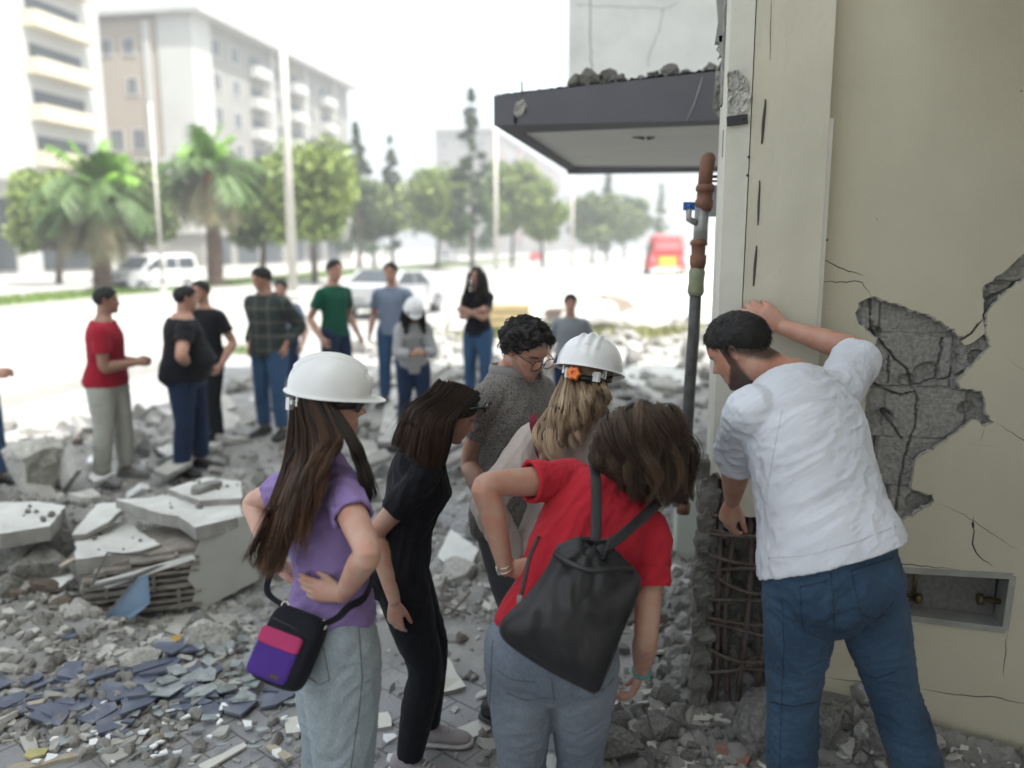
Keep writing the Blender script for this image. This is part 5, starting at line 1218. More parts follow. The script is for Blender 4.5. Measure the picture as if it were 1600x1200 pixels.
hole = [(1337, 490), (1345, 470), (1362, 462), (1400, 475), (1450, 492), (1490, 515), (1500, 526), (1514, 519), (1535, 497), (1538, 480), (1533, 450), (1560, 430), (1585, 410), (1600, 395), (1660, 352),
        (1665, 400), (1600, 436), (1585, 446), (1560, 470), (1547, 484), (1541, 500), (1543, 525), (1550, 540), (1527, 565), (1497, 596), (1502, 606), (1536, 612), (1541, 640), (1554, 662), (1538, 668), (1524, 655), (1480, 688), (1430, 720), (1425, 765), (1456, 774), (1461, 784), (1430, 805), (1400, 820), (1370, 824),
        (1352, 760), (1352, 700), (1350, 650), (1352, 620), (1366, 585), (1368, 530), (1352, 516), (1342, 502)]
hz = jag(xz(hole, WY), .0045, .012, 3)
nich = xz([(1300, 884), (1582, 900), (1570, 984), (1300, 950)], WY)
XR = 3.2; ZT = 3.06
wt = empty('damaged_wall', (1.8, WY, 0), 'cream plastered wall with a large hole exposing cracked grey blocks', 'wall')
panel_with_holes([(.545, .03), (XR, .03), (XR, ZT), (.545, ZT)], [hz, nich], WY, .022).build('plaster', M_plast, wt)
isl = xz([(1503, 534), (1520, 522), (1537, 499), (1539, 522), (1518, 537), (1508, 540)], WY)
mb = panel_with_holes(isl, [], WY + .004, .018); mb.build('plaster_piece', M_plast, wt)
# block core: height field with joints, chips and cracks
JZ = [Yp(1450, q, WY).z for q in (1020, 900, 845, 766, 689, 609, 524, 440, 356, 280)]
def segd(p, a, b):
    ax, ay = a; bx, by = b; dx, dy = bx - ax, by - ay; t = max(0, min(1, ((p[0] - ax) * dx + (p[1] - ay) * dy) / (dx * dx + dy * dy))); return math.hypot(p[0] - ax - t * dx, p[1] - ay - t * dy)
crk = [[(1362, 470), (1365, 515), (1380, 535), (1400, 560), (1424, 580), (1430, 600), (1436, 620), (1434, 665), (1424, 690), (1410, 745), (1403, 800)], [(1395, 650), (1380, 640), (1400, 670), (1412, 690)], [(1393, 560), (1392, 600)], [(1436, 605), (1500, 590), (1540, 560)], [(1360, 600), (1410, 620), (1436, 612)], [(1478, 530), (1470, 600)], [(1500, 545), (1495, 600)], [(1545, 470), (1600, 440)]]
crk = [xz(c, WY) for c in crk]; cav = [xz([c], WY)[0] for c in ((1455, 585), (1425, 600), (1380, 655), (1530, 560), (1515, 640), (1440, 790), (1370, 520))]; cavr = (.055, .04, .05, .03, .03, .06, .03)
x0, x1 = .62, 2.3; z0, z1 = .85, 2.15; nx, nz_ = 370, 280; vs = []
for i in range(nz_):
    z = z0 + (z1 - z0) * i / (nz_ - 1); row = sum(1 for q in JZ if q < z)
    for j in range(nx):
        x = x0 + (x1 - x0) * j / (nx - 1); n1 = mn.noise(Vector((x * 9, z * 9, 0))) ; u = x + .11 * (row % 2) + .17 * row
        bi = math.floor(u / .30); fx = u / .30 - bi
        jd = min(min(abs(z + .004 * n1 - q) for q in JZ), min(fx, 1 - fx) * .30); rr = random.Random(bi * 31 + row * 7).random()
        dp = .008 + .024 * rr + .010 * max(0, mn.noise(Vector((x * 13, z * 13, 21)))) + .006 * mn.noise(Vector((x * 22, z * 22, 3))) + .0030 * mn.noise(Vector((x * 120, z * 120, 3))) + .002 * mn.noise(Vector((x * 60, z * 60, 5)))
        dp += .009 * math.exp(-(jd / .006) ** 4)
        q = (x + .003 * n1 + .006 * mn.noise(Vector((x * 45, z * 45, 8))) + .004 * mn.noise(Vector((x * 110, z * 110, 4))), z + .006 * mn.noise(Vector((x * 30, z * 30, 1))))
        dm = min(min(segd(q, c[k], c[k + 1]) for k in range(len(c) - 1)) for c in crk); dp += .024 * math.exp(-(dm / (.0035 + .003 * mn.noise(Vector((x * 20, z * 20, 11))))) ** 4)
        for (a, b), r in zip(cav, cavr):
            dd = math.hypot(x - a, (z - b) * 1.2) / r + .35 * n1
            if dd < 1: dp += .028 * (1 - max(0, (dd - .7) / .3))
        vs.append((x, WY + .018 + dp, z))
fs = [(i * nx + j, i * nx + j + 1, (i + 1) * nx + j + 1, (i + 1) * nx + j) for i in range(nz_ - 1) for j in range(nx - 1)]
M_block = mat('aerated_block', (.42, .41, .38), .95, .3, 60, 1.0, 150, col2=(.25, .24, .22), stain=.4, stcol=(.14, .135, .12))
mb = MB(); mb.add(vs, fs, False); mb.build('block_core', M_block, wt, label='exposed grey blocks behind the broken plaster')
mb = MB(); mb.box((1.9, WY + .28, 1.55), (2.7, .30, 3.0)); mb.build('wall_back', M_block, wt)
# crumbly render edge round the hole
M_crumb = mat('crumbled_render', (.50, .48, .42), .95, .3, 40, 1.0, 90, col2=(.28, .27, .24)); mb = MB(); rc_ = random.Random(8); n = len(hz); run = []
for i in range(n + 1):
    a, b = hz[i % n]; run.append((V(a + rc_.uniform(-1, 1) * .003, WY + .011, b + rc_.uniform(-1, 1) * .003), .004 + .0075 * rc_.random() ** 2))
mb.tube([r[0] for r in run], [r[1] for r in run], 5, cap=False, smooth=False); mb.build('crumbled_edge', M_crumb, wt)
# hairline cracks on the plaster
def crack(pts, r, parent, Y, name='crack', seed=0):
    P = xz(pts, Y); rg = random.Random(seed); Q = []
    for i in range(len(P) - 1):
        a, b = Vector(P[i]), Vector(P[i + 1]); k = max(2, int((b - a).length / .018))
        for j in range(k + (i == len(P) - 2)): q = a.lerp(b, j / k); Q.append((q.x + rg.uniform(-1, 1) * .003, Y + .0005, q.y + rg.uniform(-1, 1) * .003))
    n = len(Q); mb = MB(); mb.tube(Q, [r * (.35 + .65 * math.sin(math.pi * (i + .4) / n)) for i in range(n)], 4, smooth=False, side=(1, 0, 0), flat=.6); return mb.build(name, M_dark, parent)
for i, (c, r) in enumerate([([(1275, 398), (1310, 418), (1350, 432)], .0028), ([(1275, 440), (1330, 440), (1346, 440), (1362, 463)], .0028), ([(1330, 440), (1334, 428)], .001), ([(1440, 280), (1490, 340), (1535, 395), (1558, 428)], .0009), ([(1551, 541), (1600, 580), (1650, 615)], .0012), ([(1554, 660), (1600, 688), (1660, 720)], .0022), ([(1480, 693), (1530, 696), (1600, 700)], .001),
                            ([(1461, 784), (1500, 800), (1522, 815), (1560, 840), (1600, 865)], .002), ([(1522, 808), (1520, 850), (1530, 870), (1552, 885)], .0035), ([(1520, 815), (1522, 825)], .006), ([(1300, 872), (1400, 880), (1440, 884), (1500, 890)], .003), ([(1538, 668), (1532, 690)], .0015), ([(1574, 985), (1572, 1010), (1568, 1060)], .0025), ([(1478, 880), (1480, 858), (1505, 858)], .001), ([(1538, 480), (1500, 470), (1440, 430), (1400, 425)], .0009), ([(1600, 470), (1570, 500), (1545, 520)], .0009), ([(1425, 765), (1480, 750), (1540, 760), (1600, 752)], .0007), ([(1460, 784), (1450, 830), (1462, 860)], .0008), ([(1345, 470), (1320, 500), (1300, 540)], .001), ([(1430, 720), (1400, 700)], .001), ([(1600, 865), (1560, 900)], .0008),
                            ([(1430, 1075), (1500, 1086), (1560, 1090), (1620, 1105)], .003), ([(1290, 1058), (1360, 1068), (1430, 1075)], .003), ([(1430, 1070), (1480, 1040), (1540, 1015)], .0007)]):
    crack(c, r, wt, WY, seed=i)
mb = MB()
for a, b, r in ((1292, 375, .005), (1370, 342, .002), (1596, 142, .003)): q = Yp(a, b, WY); mb.tube([q + V(0, -.001, 0), q + V(0, .004, 0)], r, 8)
mb.build('drill_hole', M_dark, wt)
# niche with fittings
A = [Vector(p) for p in [(a, WY, b) for a, b in nich]]; M_niche = mat('niche_board', (.30, .30, .28), .8, .1, 6, stain=.3)
nb = empty('meter_niche', A[0], 'long recessed service box low in the cream wall behind the jeans', 'service box')
def quad(mb, a, b, c, d, th, n): mb.slab([a, b, c, d], n, th)
dp = V(0, .13, 0); mb = MB(); B = [a + dp for a in A]
mb.add([a + V(0, 0.0225, 0) for a in A] + B, [(0, 1, 5, 4), (1, 2, 6, 5), (2, 3, 7, 6), (3, 0, 4, 7)]); 
mb.add(B, [(3, 2, 1, 0)]); mb.build('niche_lining', M_niche, nb)
mb = MB(); M_metalfr = mat('painted_metal', (.33, .33, .30), .6, .15, 12, stain=.4)
def bar(mb, a, b, w_, t_, up=None):
    a = Vector(a); b = Vector(b); d = (b - a).normalized(); n = V(0, -1, 0); s_ = d.cross(n).normalized()
    mb.add([a - s_ * w_, a + s_ * w_, b + s_ * w_, b - s_ * w_, a - s_ * w_ + n * t_, a + s_ * w_ + n * t_, b + s_ * w_ + n * t_, b - s_ * w_ + n * t_], [(0, 1, 2, 3), (7, 6, 5, 4), (0, 4, 5, 1), (1, 5, 6, 2), (2, 6, 7, 3), (3, 7, 4, 0)])
for i in range(4): bar(mb, A[i], A[(i + 1) % 4], .012, .006 + i * .0006)
mb.build('niche_frame', M_metalfr, nb)
Q = xz([(1556, 905), (1576, 908), (1566, 972), (1552, 958)], WY + .125); panel_with_holes(Q, [], WY + .122, .004).build('hole', M_dark, nb)
mb = MB(); bl = [Yp(1380, 945, WY + .03), Yp(1560, 962, WY + .03), Yp(1568, 984, WY), Yp(1380, 960, WY)]
M_brass = mat('old_brass', (.20, .15, .08), .5, .3, 30, metal=.7)
a = Yp(1390, 932, WY + .09); b = Yp(1432, 935, WY + .09); mb = MB(); mb.tube([a, a.lerp(b, .3), a.lerp(b, .31), a.lerp(b, .7), a.lerp(b, .71), b], [.012, .012, .018, .018, .012, .012], 12); c = Yp(1440, 936, WY + .08)
mb.tube([b, c], [.022, .022], 14); mb.build('valve', M_brass, nb)
mb = MB(); a = Yp(1428, 930, WY + .1); mb.tube([a, Yp(1432, 885, WY + .1)], .009, 10); mb.build('water_pipe', M_brass, nb)
mb = MB(); a = Yp(1528, 936, WY + .08); b = Yp(1545, 937, WY + .08); c = Yp(1562, 940, WY + .08); mb.tube([a, a + V(.015, 0, 0), a + V(.016, 0, 0), b, c], [.024, .024, .012, .012, .012], 14); mb.build('valve', M_brass, nb)
# ---- column ----
ct = empty('broken_column', (.36, CY, 0), 'cream corner column cracked open at its foot with rusty bars showing', 'column')
M_colm = mat('column_plaster', (.54, .515, .42), .9, .05, 3, .22, 50, stain=.22, stcol=(.33, .33, .29))
M_colw = mat('column_edge', (.58, .57, .50), .85, .06, 5, .3, 40, stain=.3, stcol=(.38, .38, .35))
ZC = Yp(1150, 805, CY).z
prof = [(.176, CY + .03), (.186, CY + .003), (.262, CY - .004), (.268, CY + .002), (.545, CY), (.548, CY + .36), (.176, CY + .36)]
def jagged_col(prof, zb, zt, m, name, nz=60, amp=.05, seed=1):
    P = []; n = len(prof)
    per = []
    for i in range(n):
        a = Vector(prof[i]); b = Vector(prof[(i + 1) % n]); k = max(1, int((b - a).length / .02))
        for j in range(k): per.append(a.lerp(b, j / k))
    n = len(per); vs = []
    for q in range(nz + 1):
        t = q / nz
        for i, p in enumerate(per):
            lo = zb + amp * mn.noise(Vector((p.x * 14, p.y * 14, seed))) * 1.6 + amp * .5 * mn.noise(Vector((p.x * 45, p.y * 45, seed)))
            z = lo + (zt - lo) * t; o = .0035 * mn.noise(Vector((p.x * 12, z * 3, p.y * 12))) + .0012 * mn.noise(Vector((p.x * 50, z * 50, p.y * 50)))
            vs.append((p.x + o * .4, p.y + o, z))
    fs = [(q * n + i, q * n + (i + 1) % n, (q + 1) * n + (i + 1) % n, (q + 1) * n + i) for q in range(nz) for i in range(n)] + [tuple(range(n - 1, -1, -1))]
    mb = MB(); mb.add(vs, fs, False); return mb.build(name, m, ct)
jagged_col([(.270, CY), (.545, CY), (.548, CY + .36), (.270, CY + .36)], ZC, ZT, M_colm, 'shaft')
jagged_col([(.172, CY + .05), (.180, CY + .006), (.266, CY - .004), (.266, CY + .36), (.172, CY + .36)], ZC + .16, ZT, M_colw, 'edge_board', seed=5)
jagged_col([(.545, CY + .004), (.562, CY + .01), (.562, CY + .12), (.545, CY + .12)], .5, Yp(1290, 185, CY).z, M_colw, 'render_edge', seed=8)
mb = MB()   # slits, holes
for a, b, c, d_, w_ in ((1196, 155, 1190, 225, .006), (1187, 282, 1184, 352, .0045), (1182, 384, 1177, 447, .0055), (1158, 428, 1156, 470, .005), (1165, 280, 1163, 330, .002), (1205, 0, 1203, 95, .0012), (1180, 20, 1177, 95, .001)):
    p, q = Yp(a, b, CY - .001), Yp(c, d_, CY - .001); k = 8; mb.tube([p.lerp(q, t) + V(.0006 * math.sin(t * 9), 0, 0) for t in np.linspace(0, 1, k)], [w_ * (.3 + .7 * math.sin(math.pi * (t * .8 + .1))) for t in np.linspace(0, 1, k)], 5, side=(1, 0, 0), flat=.35)
for a, b in ((1170, 245), (1168, 274)): q = Yp(a, b, CY - .006); mb.tube([q, q + V(0, .01, 0)], .005, 8)
mb.build('slit', mat('slit_dark', (.07, .065, .055), .9), ct)
def blob(pts, Y, amp, m, name, parent, seed=0, depth=.03, res=60):
    """rough broken patch: raised jagged rim round a pitted hollow"""
    P = xz(pts, Y); cx = sum(p[0] for p in P) / len(P); cz = sum(p[1] for p in P) / len(P); mb = MB(); vs = []; R_ = 14; n = res
    L_ = []; 
    Pv = [Vector((p[0], p[1])) for p in P]; seglen = [(Pv[(i + 1) % len(Pv)] - Pv[i]).length for i in range(len(Pv))]; tot = sum(seglen)
    for j in range(n):
        s = tot * j / n; i = 0
        while s > seglen[i]: s -= seglen[i]; i += 1
        q = Pv[i].lerp(Pv[(i + 1) % len(Pv)], s / seglen[i]); L_.append(q)
    for r in range(R_):
        t = 1 - r / (R_ - 1) * .98
        for j in range(n):
            q = Vector((cx, cz)).lerp(L_[j], t * (1 + .06 * mn.noise(Vector((j * .6, seed, 0))))); o = amp * mn.noise(Vector((q.x * 40, q.y * 40, seed))) + amp * .6 * mn.noise(Vector((q.x * 95, q.y * 95, seed)))
            y = Y - .003 - (.006 if t > .8 else 0) - o * (t < .95) + .0 ; vs.append((q.x, y, q.y))
    fs = [(r * n + j, r * n + (j + 1) % n, (r + 1) * n + (j + 1) % n, (r + 1) * n + j) for r in range(R_ - 1) for j in range(n)] + [tuple((R_ - 1) * n + j for j in range(n))]
    mb.add(vs, fs, False); return mb.build(name, m, parent)
blob([(1136, 112), (1150, 108), (1166, 122), (1174, 150), (1168, 172), (1150, 182), (1137, 178)], CY - .003, .022, M_rubl, 'spalled_patch', ct, 3)
mb = MB(); q = Yp(1152, 188, CY - .012); mb.box(q, (.075, .014, .034), M=Matrix.Rotation(-.10, 3, 'Y')); mb.tube([q + V(.022, -.01, .004), q + V(.022, -.006, .004)], .005, 10); mb.build('bracket', M_black, ct)
mb = MB(); q = Yp(1131, 225, CY + .05); mb.box(q, (.012, .03, .10)); mb.build('metal_strip', M_metalfr, ct)
# crushed foot
def noisy_box(c, size, amp, m, name, parent, seed=0, res=.02, freq=14):
    nx_, ny_, nz2 = [max(2, int(s / res)) for s in size]; mb = MB(); b = []
    me = MB()
    def face(o, u, v, nu, nv):
        vs = []
        for i in range(nu + 1):
            for j in range(nv + 1):
                p = Vector(o) + Vector(u) * (i / nu) + Vector(v) * (j / nv)
                d = (p - Vector(c)); dn = Vector((d.x / size[0], d.y / size[1], d.z / size[2])).normalized()
                k = amp * (mn.noise(p * freq + Vector((seed, 0, 0))) + .6 * mn.noise(p * freq * 2.3) + .35 * mn.noise(p * freq * 5)); vs.append(p + dn * k)
        me.add(vs, [(i * (nv + 1) + j, (i + 1) * (nv + 1) + j, (i + 1) * (nv + 1) + j + 1, i * (nv + 1) + j + 1) for i in range(nu) for j in range(nv)], False)
    hx, hy, hz2 = [s / 2 for s in size]; C = Vector(c); X, Y_, Z = V(2 * hx, 0, 0), V(0, 2 * hy, 0), V(0, 0, 2 * hz2); o = C - V(hx, hy, hz2)
    face(o, X, Z, nx_, nz2); face(o + Y_, Z, X, nz2, nx_); face(o, Z, Y_, nz2, ny_); face(o + X, Y_, Z, ny_, nz2); face(o, Y_, X, ny_, nx_); face(o + Z, X, Y_, nx_, ny_)
    return me.build(name, m, parent)
noisy_box((.37, CY + .25, .55), (.34, .22, 1.15), .075, M_concd, 'crushed_core', ct, 1, .016)
noisy_box((.172, CY + .10, .62), (.075, .12, 1.25), .028, M_concd, 'crushed_edge', ct, 6, .014)
bars = []
for i, (xa, xb) in enumerate(((.235, .25), (.285, .295), (.335, .325), (.385, .40), (.44, .445), (.50, .505))):
    mb = MB(); yb = CY + .045 + .01 * (i % 2); bu = (.02, .035, .05, .045, .03, .02)[i]; pts = [V(xa + (xb - xa) * t + .012 * math.sin(t * 5 + i * 2) + (-.02 if i < 2 else .012) * math.sin(3.14 * t), yb - bu * math.sin(3.14 * t) + .010 * math.sin(t * 7 + i), .12 + (ZC - .02) * t) for t in np.linspace(0, 1, 40)]
    mb.tube(pts, [.0105 + .0016 * (k % 2) for k in range(40)], 8); mb.build('vertical_bar', M_steel, ct)
for i, py in enumerate((806, 822, 842, 868, 886, 908, 936, 958, 984, 1016, 1044)):
    z = Yp(1150, py, CY).z; mb = MB(); pts = []
    for t in np.linspace(0, 1, 26):
        x = .195 + .34 * t; bz = math.sin(3.14 * min(1, max(0, z / 1.1))); pts.append(V(x, CY + .020 - .045 * bz * math.sin(3.14 * t) + .012 * math.sin(t * 7 + i * 1.7) , z - .015 + .05 * (t - .5) * math.sin(i * 2.1) + .022 * math.sin(t * 3.14) * (-1) ** i + .004 * mn.noise(Vector((t * 6, i, 0)))))
    pts = [V(.19, CY + .15, z)] + [V(.188, CY + .06, z - .008)] + pts
    mb.tube(pts, .0078, 7); mb.build('stirrup', M_steel, ct)
# pale panel stump
mb = MB(); a = Gd(1054, 922, 0.02); b = Gd(1118, 922, 0.02); dx = (b - a).normalized(); dy = V(-dx.y, dx.x, 0); hh = .72
pn = empty('door_jamb', a, 'low pale green panel stump left of the exposed bars', 'panel')
mb.add([a, b, b + dy * .1, a + dy * .1, a + UP * hh, b + UP * (hh * 1.06), b + dy * .1 + UP * hh * 1.02, a + dy * .1 + UP * hh], [(0, 1, 5, 4), (1, 2, 6, 5), (2, 3, 7, 6), (3, 0, 4, 7), (4, 5, 6, 7), (3, 2, 1, 0)]); mb.build('panel', mat('pale_green_board', (.42, .45, .40), .7, .06, 5, stain=.4, stcol=(.3, .3, .26)), pn)
mb = MB(); c = (a + b) / 2 - dy * .008 + UP * .035; mb.box(c, ((b - a).length + .02, .014, .06), M=Matrix((dx, dy, UP)).transposed()); mb.build('skirting', M_colw, pn)
# ---- canopy ----
ZB = 2.78
A0 = Gd(772, 196, ZB); B0 = Gd(1152, 187, ZB); D0 = Gd(886, 267, ZB); E0 = Gd(1112, 264, ZB)
def zat(p, py_target, px):    # height above p seen at image row
    r = ray(px, py_target); return CAMH + r.z * ((p.x * FW.x + p.y * FW.y) / r.dot(FW))
zA = zat(A0, 150, 772); zB = zat(B0, 107, 1152)
cn = empty('entrance_canopy', (A0 + E0) / 2, 'dark grey concrete entrance canopy with pale underside, rubble on top', 'canopy')
M_fas = mat('fascia_paint', (.13, .13, .15), .8, .08, 3, .25, 30, stain=.25, stcol=(.17, .165, .17))
M_soff = mat('soffit_paint', (.74, .74, .69), .85, .04, 3, .1, 30, stain=.12, stcol=(.55, .55, .5))
def prism4(mb, P, zb, zt):
    k = len(P); vs = [V(p.x, p.y, zb) for p in P] + [V(p.x, p.y, z) for p, z in zip(P, zt)]; ar = sum(P[i].x * P[(i + 1) % k].y - P[(i + 1) % k].x * P[i].y for i in range(k))
    mb.add(vs, [tuple(range(k - 1, -1, -1)), tuple(range(k, 2 * k))] + [(i, (i + 1) % k, k + (i + 1) % k, k + i) for i in range(k)])
C0 = Gd(815, 208, ZB); C1 = Gd(1152, 194, ZB); D1 = Gd(898, 262, ZB)
mb = MB(); nsub = 24; top = []; 
prism4(mb, [A0, C0, C1, B0], ZB, [zA, zA, zB, zB]); fo = mb.build('front_fascia', M_fas, cn)
mb = MB(); prism4(mb, [A0 + V(-.0, .002, 0), D0, D1, C0 + V(.0, .002, 0)], ZB + .002, [zA, zA, zA, zA]); mb.build('side_fascia', M_fas, cn)
mb = MB(); prism4(mb, [D0 + V(0, .003, 0), D0 + V(0, .15, 0), E0 + V(.3, .15, 0), E0 + V(.3, .003, 0)], ZB - .02, [zA] * 4); mb.build('back_fascia', M_fas, cn)
mb = MB(); prism4(mb, [C0 + V(.002, .004, 0), C1 + V(0, .004, 0), E0 + V(.2, 0, 0), D1 + V(.002, 0, 0)], ZB + .015, [zA - .02, zB - .02, zA - .02, zA - .02]); mb.build('soffit', M_soff, cn)
q = Gd(1010, 218, ZB); mb = MB()
blv = V(0, 0, -.006)
for k in range(5): a = k * 1.25; mb.tube([q + blv + V(.02 * math.cos(a), .02 * math.sin(a), .014), q + V(.11 * math.cos(a) * (.5 + .5 * (k % 2)), .05 * math.sin(a), .012)], [.012, .002], 5, flat=.4)
mb.build('soffit_crack', mat('slit_dark', (.07, .065, .055), .9), cn)
# spall on the fascia: two rough patches and a crack line
def on_fascia(px, py, o=.0):
    n = (B0 - A0); n = V(n.y, -n.x, 0).normalized()
    if n.dot(-FW) < 0: n = -n
    r = ray(px, py); O = V(0, 0, CAMH); t = (A0 - O).dot(n) / r.dot(n); return O + r * t + n * o
def fpatch(pts, m, name, amp=.012, seed=0):
    P = [on_fascia(a, b) for a, b in pts]; c = sum(P, Vector()) / len(P); n = (B0 - A0).normalized(); nn = V(n.y, -n.x, 0); nn = nn if nn.dot(-FW) > 0 else -nn; vs = []; n_ = 48; R_ = 10
    for r in range(R_):
        t = 1 - r / (R_ - 1) * .97
        for j in range(n_):
            s = j / n_ * len(P); i = int(s); q = c.lerp(P[i].lerp(P[(i + 1) % len(P)], s - i), t * (1 + .1 * mn.noise(Vector((j * .7, seed, 0))))); k = amp * abs(mn.noise(q * 38 + Vector((seed, 0, 0)))) + amp * .5 * mn.noise(q * 90); vs.append(q + nn * (.003 + max(0, k) * (t < .97)))
    mb = MB(); mb.add(vs, [(r * n_ + j, r * n_ + (j + 1) % n_, (r + 1) * n_ + (j + 1) % n_, (r + 1) * n_ + j) for r in range(R_ - 1) for j in range(n_)], False); return mb.build(name, m, cn)
fpatch([(1118, 112), (1140, 106), (1150, 120), (1150, 186), (1124, 186), (1112, 170), (1116, 140)], M_rub, 'spalled_end', .02, 1)
fpatch([(806, 160), (818, 155), (824, 165), (818, 178), (808, 184), (802, 176)], M_rubl, 'spalled_patch', .02, 2)
fpatch([(804, 176), (810, 168), (809, 186), (806, 196), (802, 190)], M_dark, 'spalled_hole', .002, 3)
mb = MB(); mb.tube([on_fascia(a, b, .003) for a, b in ((1098, 120), (1092, 140), (1084, 165), (1072, 190))], [.002, .004, .004, .001], 5); mb.build('crack', M_rubl, cn)
mb = MB(); mb.tube([on_fascia(816, 148), on_fascia(815, 127)], .004, 6); mb.build('bent_nail', M_steel, cn)
# rough mortar bed along the canopy top
mb = MB(); vs = []; nn_ = 110; e = (B0 - A0); nrm = V(-e.y, e.x, 0).normalized(); nrm = nrm if nrm.dot(FW) > 0 else -nrm
for j in range(7):
    for i in range(nn_ + 1):
        t = i / nn_; p = A0.lerp(B0, t) + nrm * (j * .09 + .003); z = zA + (zB - zA) * t + (.003 if j == 0 else .012) + (.012 + .02 * t) * (.5 + mn.noise(Vector((t * 60, j * 1.3, 0)))) * (1 if j else .6); vs.append(V(p.x, p.y, z))
mb.add(vs, [(j * (nn_ + 1) + i, j * (nn_ + 1) + i + 1, (j + 1) * (nn_ + 1) + i + 1, (j + 1) * (nn_ + 1) + i) for j in range(6) for i in range(nn_)], False); mb.build('mortar_bed', M_rub, cn)
for i in range(64):
    t = .30 + .66 * rr_.random(); p = A0.lerp(B0, t) + nrm * rr_.uniform(.06, .4); s = .012 + .055 * rr_.random() ** 3; z = zA + (zB - zA) * t
    rockobj(V(p.x, p.y, z + s * .5 + .02), s, M_rub, rr_.randrange(9), 'grey stone lying on the dark canopy', 'stones on the canopy', tilt=2, cat='rubble chunk')
for (px, py, s, k, lab) in ((950, 104, .085, 4, 'largest flat stone on the middle of the canopy'), (1045, 108, .06, 1, 'pointed stone on the right part of the canopy')):
    t = (px - 772) / 380; p = A0.lerp(B0, t) + nrm * .2; rockobj(V(p.x, p.y, zA + .075 + (zB - zA) * t), s, M_rub, k, lab, tilt=.4, cat='rubble chunk', flat=.7)
mb = MB(); mb.tube([on_fascia(882, 124, -.15), on_fascia(900, 122, -.15), on_fascia(925, 112, -.15), on_fascia(940, 111, -.15)], [.008, .012, .012, .008], 6, flat=.4); mb.build('bent_strip', M_steel, label='bent dark metal strip on the canopy rubble', cat='strip', loc=on_fascia(882, 124, -.15))
# ---- upper building ----
ub = empty('damaged_building', (4, 4, 3), 'upper floors of the damaged block with white cracked bay above the canopy', 'building')
XL = D0.x; YB = D0.y + .02
mb = MB(); mb.box(((XL + .75) / 2, YB + .6, 11.5), (.75 - XL, 1.2, 17.2)); mb.build('bay_wall', M_white, ub)
mb = MB(); mb.box((7.6, (YB + CY) / 2 + .7, 11.5), (14, YB + 1.0 - CY, 16.9)); mb.build('upper_storeys', M_plast, ub)
mb = MB(); mb.box((7.6, -6.0, 11.6), (13.6, 17.9, 17.1)); mb.build('overhang', M_plast, ub, label='plain cream underside of the storeys over the viewer')
M_crk = mat('slit_dark', (.07, .065, .055), .9)
mb = MB(); yy = YB - .002
def tcr(pts, r):
    P = [Yp(a, b, yy) for a, b in pts]; Q = []
    for i in range(len(P) - 1):
        for j in range(6): q = P[i].lerp(P[i + 1], j / 6); Q.append(q + V(rr_.uniform(-1, 1) * .01, 0, rr_.uniform(-1, 1) * .01))
    Q.append(P[-1]); mb.tube(Q, r, 4, side=(1, 0, 0), flat=.5)
tcr([(922, -20), (921, 30), (923, 85), (925, 115)], .0028); tcr([(1037, 12), (1030, 50), (1016, 80), (1012, 105)], .0016); tcr([(900, 6), (912, 8), (960, 10), (1037, 14), (1060, 5)], .0013); tcr([(876, 112), (885, 98)], .004)
mb.build('crack', M_crk, ub)
mb = MB()
for (a, b, c, d_) in ((1122, 0, 1136, 40), (1120, 38, 1132, 66), (1124, 60, 1131, 86)):
    p = Yp((a + c) / 2, (b + d_) / 2, 3.6); s = (c - a) / 1280 * 3.6; h = (d_ - b) / 1280 * 3.6; mb.box(p, (s, .06, h), M=Matrix.Rotation(.12 * (b % 3 - 1), 3, 'Y'))
mb.tube([Yp(1126, 66, 3.6), Yp(1120, 78, 3.6), Yp(1127, 84, 3.6), Yp(1122, 92, 3.58)], .004, 5); mb.build('torn_flashing', M_metalfr, ub)
noisy_box(tuple(Yp(1140, 60, CY + .2)), (.05, .1, .5), .01, M_rub, 'broken_edge', ub, 4, .02, 25)
# ---- pipe ----
PD = 3.72
pp = lambda a, b, d_=PD: Pt(a, b, d_)
pt = empty('iron_pipe', pp(1067, 800), 'upright iron pipe with rusty couplings and a blue tap handle', 'pipe')
M_rust = mat('rust_pipe', (.19, .085, .05), .75, .3, 25, .5, 60, col2=(.13, .06, .04)); M_galv = mat('galvanised', (.36, .37, .37), .45, .2, 25, .2, 60, metal=.4); M_pgrey = mat('pipe_paint', (.085, .085, .085), .5, .3, 20, .3, 60, stain=.4, stcol=(.16, .15, .14)); M_tape = mat('olive_tape', (.25, .27, .17), .7, .15, 20, .6, 50)
M_bluep = mat('blue_plastic', (.02, .12, .42), .4)
def ptube(name, pts, rad, m, parent=pt, n=18): mb = MB(); mb.tube([pp(*q) for q in pts], rad, n); return mb.build(name, m, parent)
ptube('lower_pipe', [(1087, 455), (1084, 520), (1078, 600), (1072, 700), (1067, 795)], .027, M_pgrey)
ptube('end_cap', [(1068, 786), (1067, 802)], [.034, .030], M_rust)
ptube('taped_joint', [(1089, 418), (1089, 425), (1088, 440), (1087, 456), (1087, 462)], [.030, .037, .034, .038, .030], M_tape)
ptube('coupling', [(1092, 374), (1092, 378), (1091.5, 383), (1091.4, 384), (1091, 398), (1091, 399), (1090.5, 410), (1090, 420)], [.030, .038, .038, .031, .031, .037, .037, .031], M_rust)
ptube('upper_pipe', [(1097, 325), (1094, 378)], .031, M_galv)
mb = MB(); a = pp(1095, 352); b = pp(1076, 342, PD - .03); mb.tube([a, b, b + UP * .045], [.016, .014, .014], 12); tp = mb.build('tap', M_galv, pt)
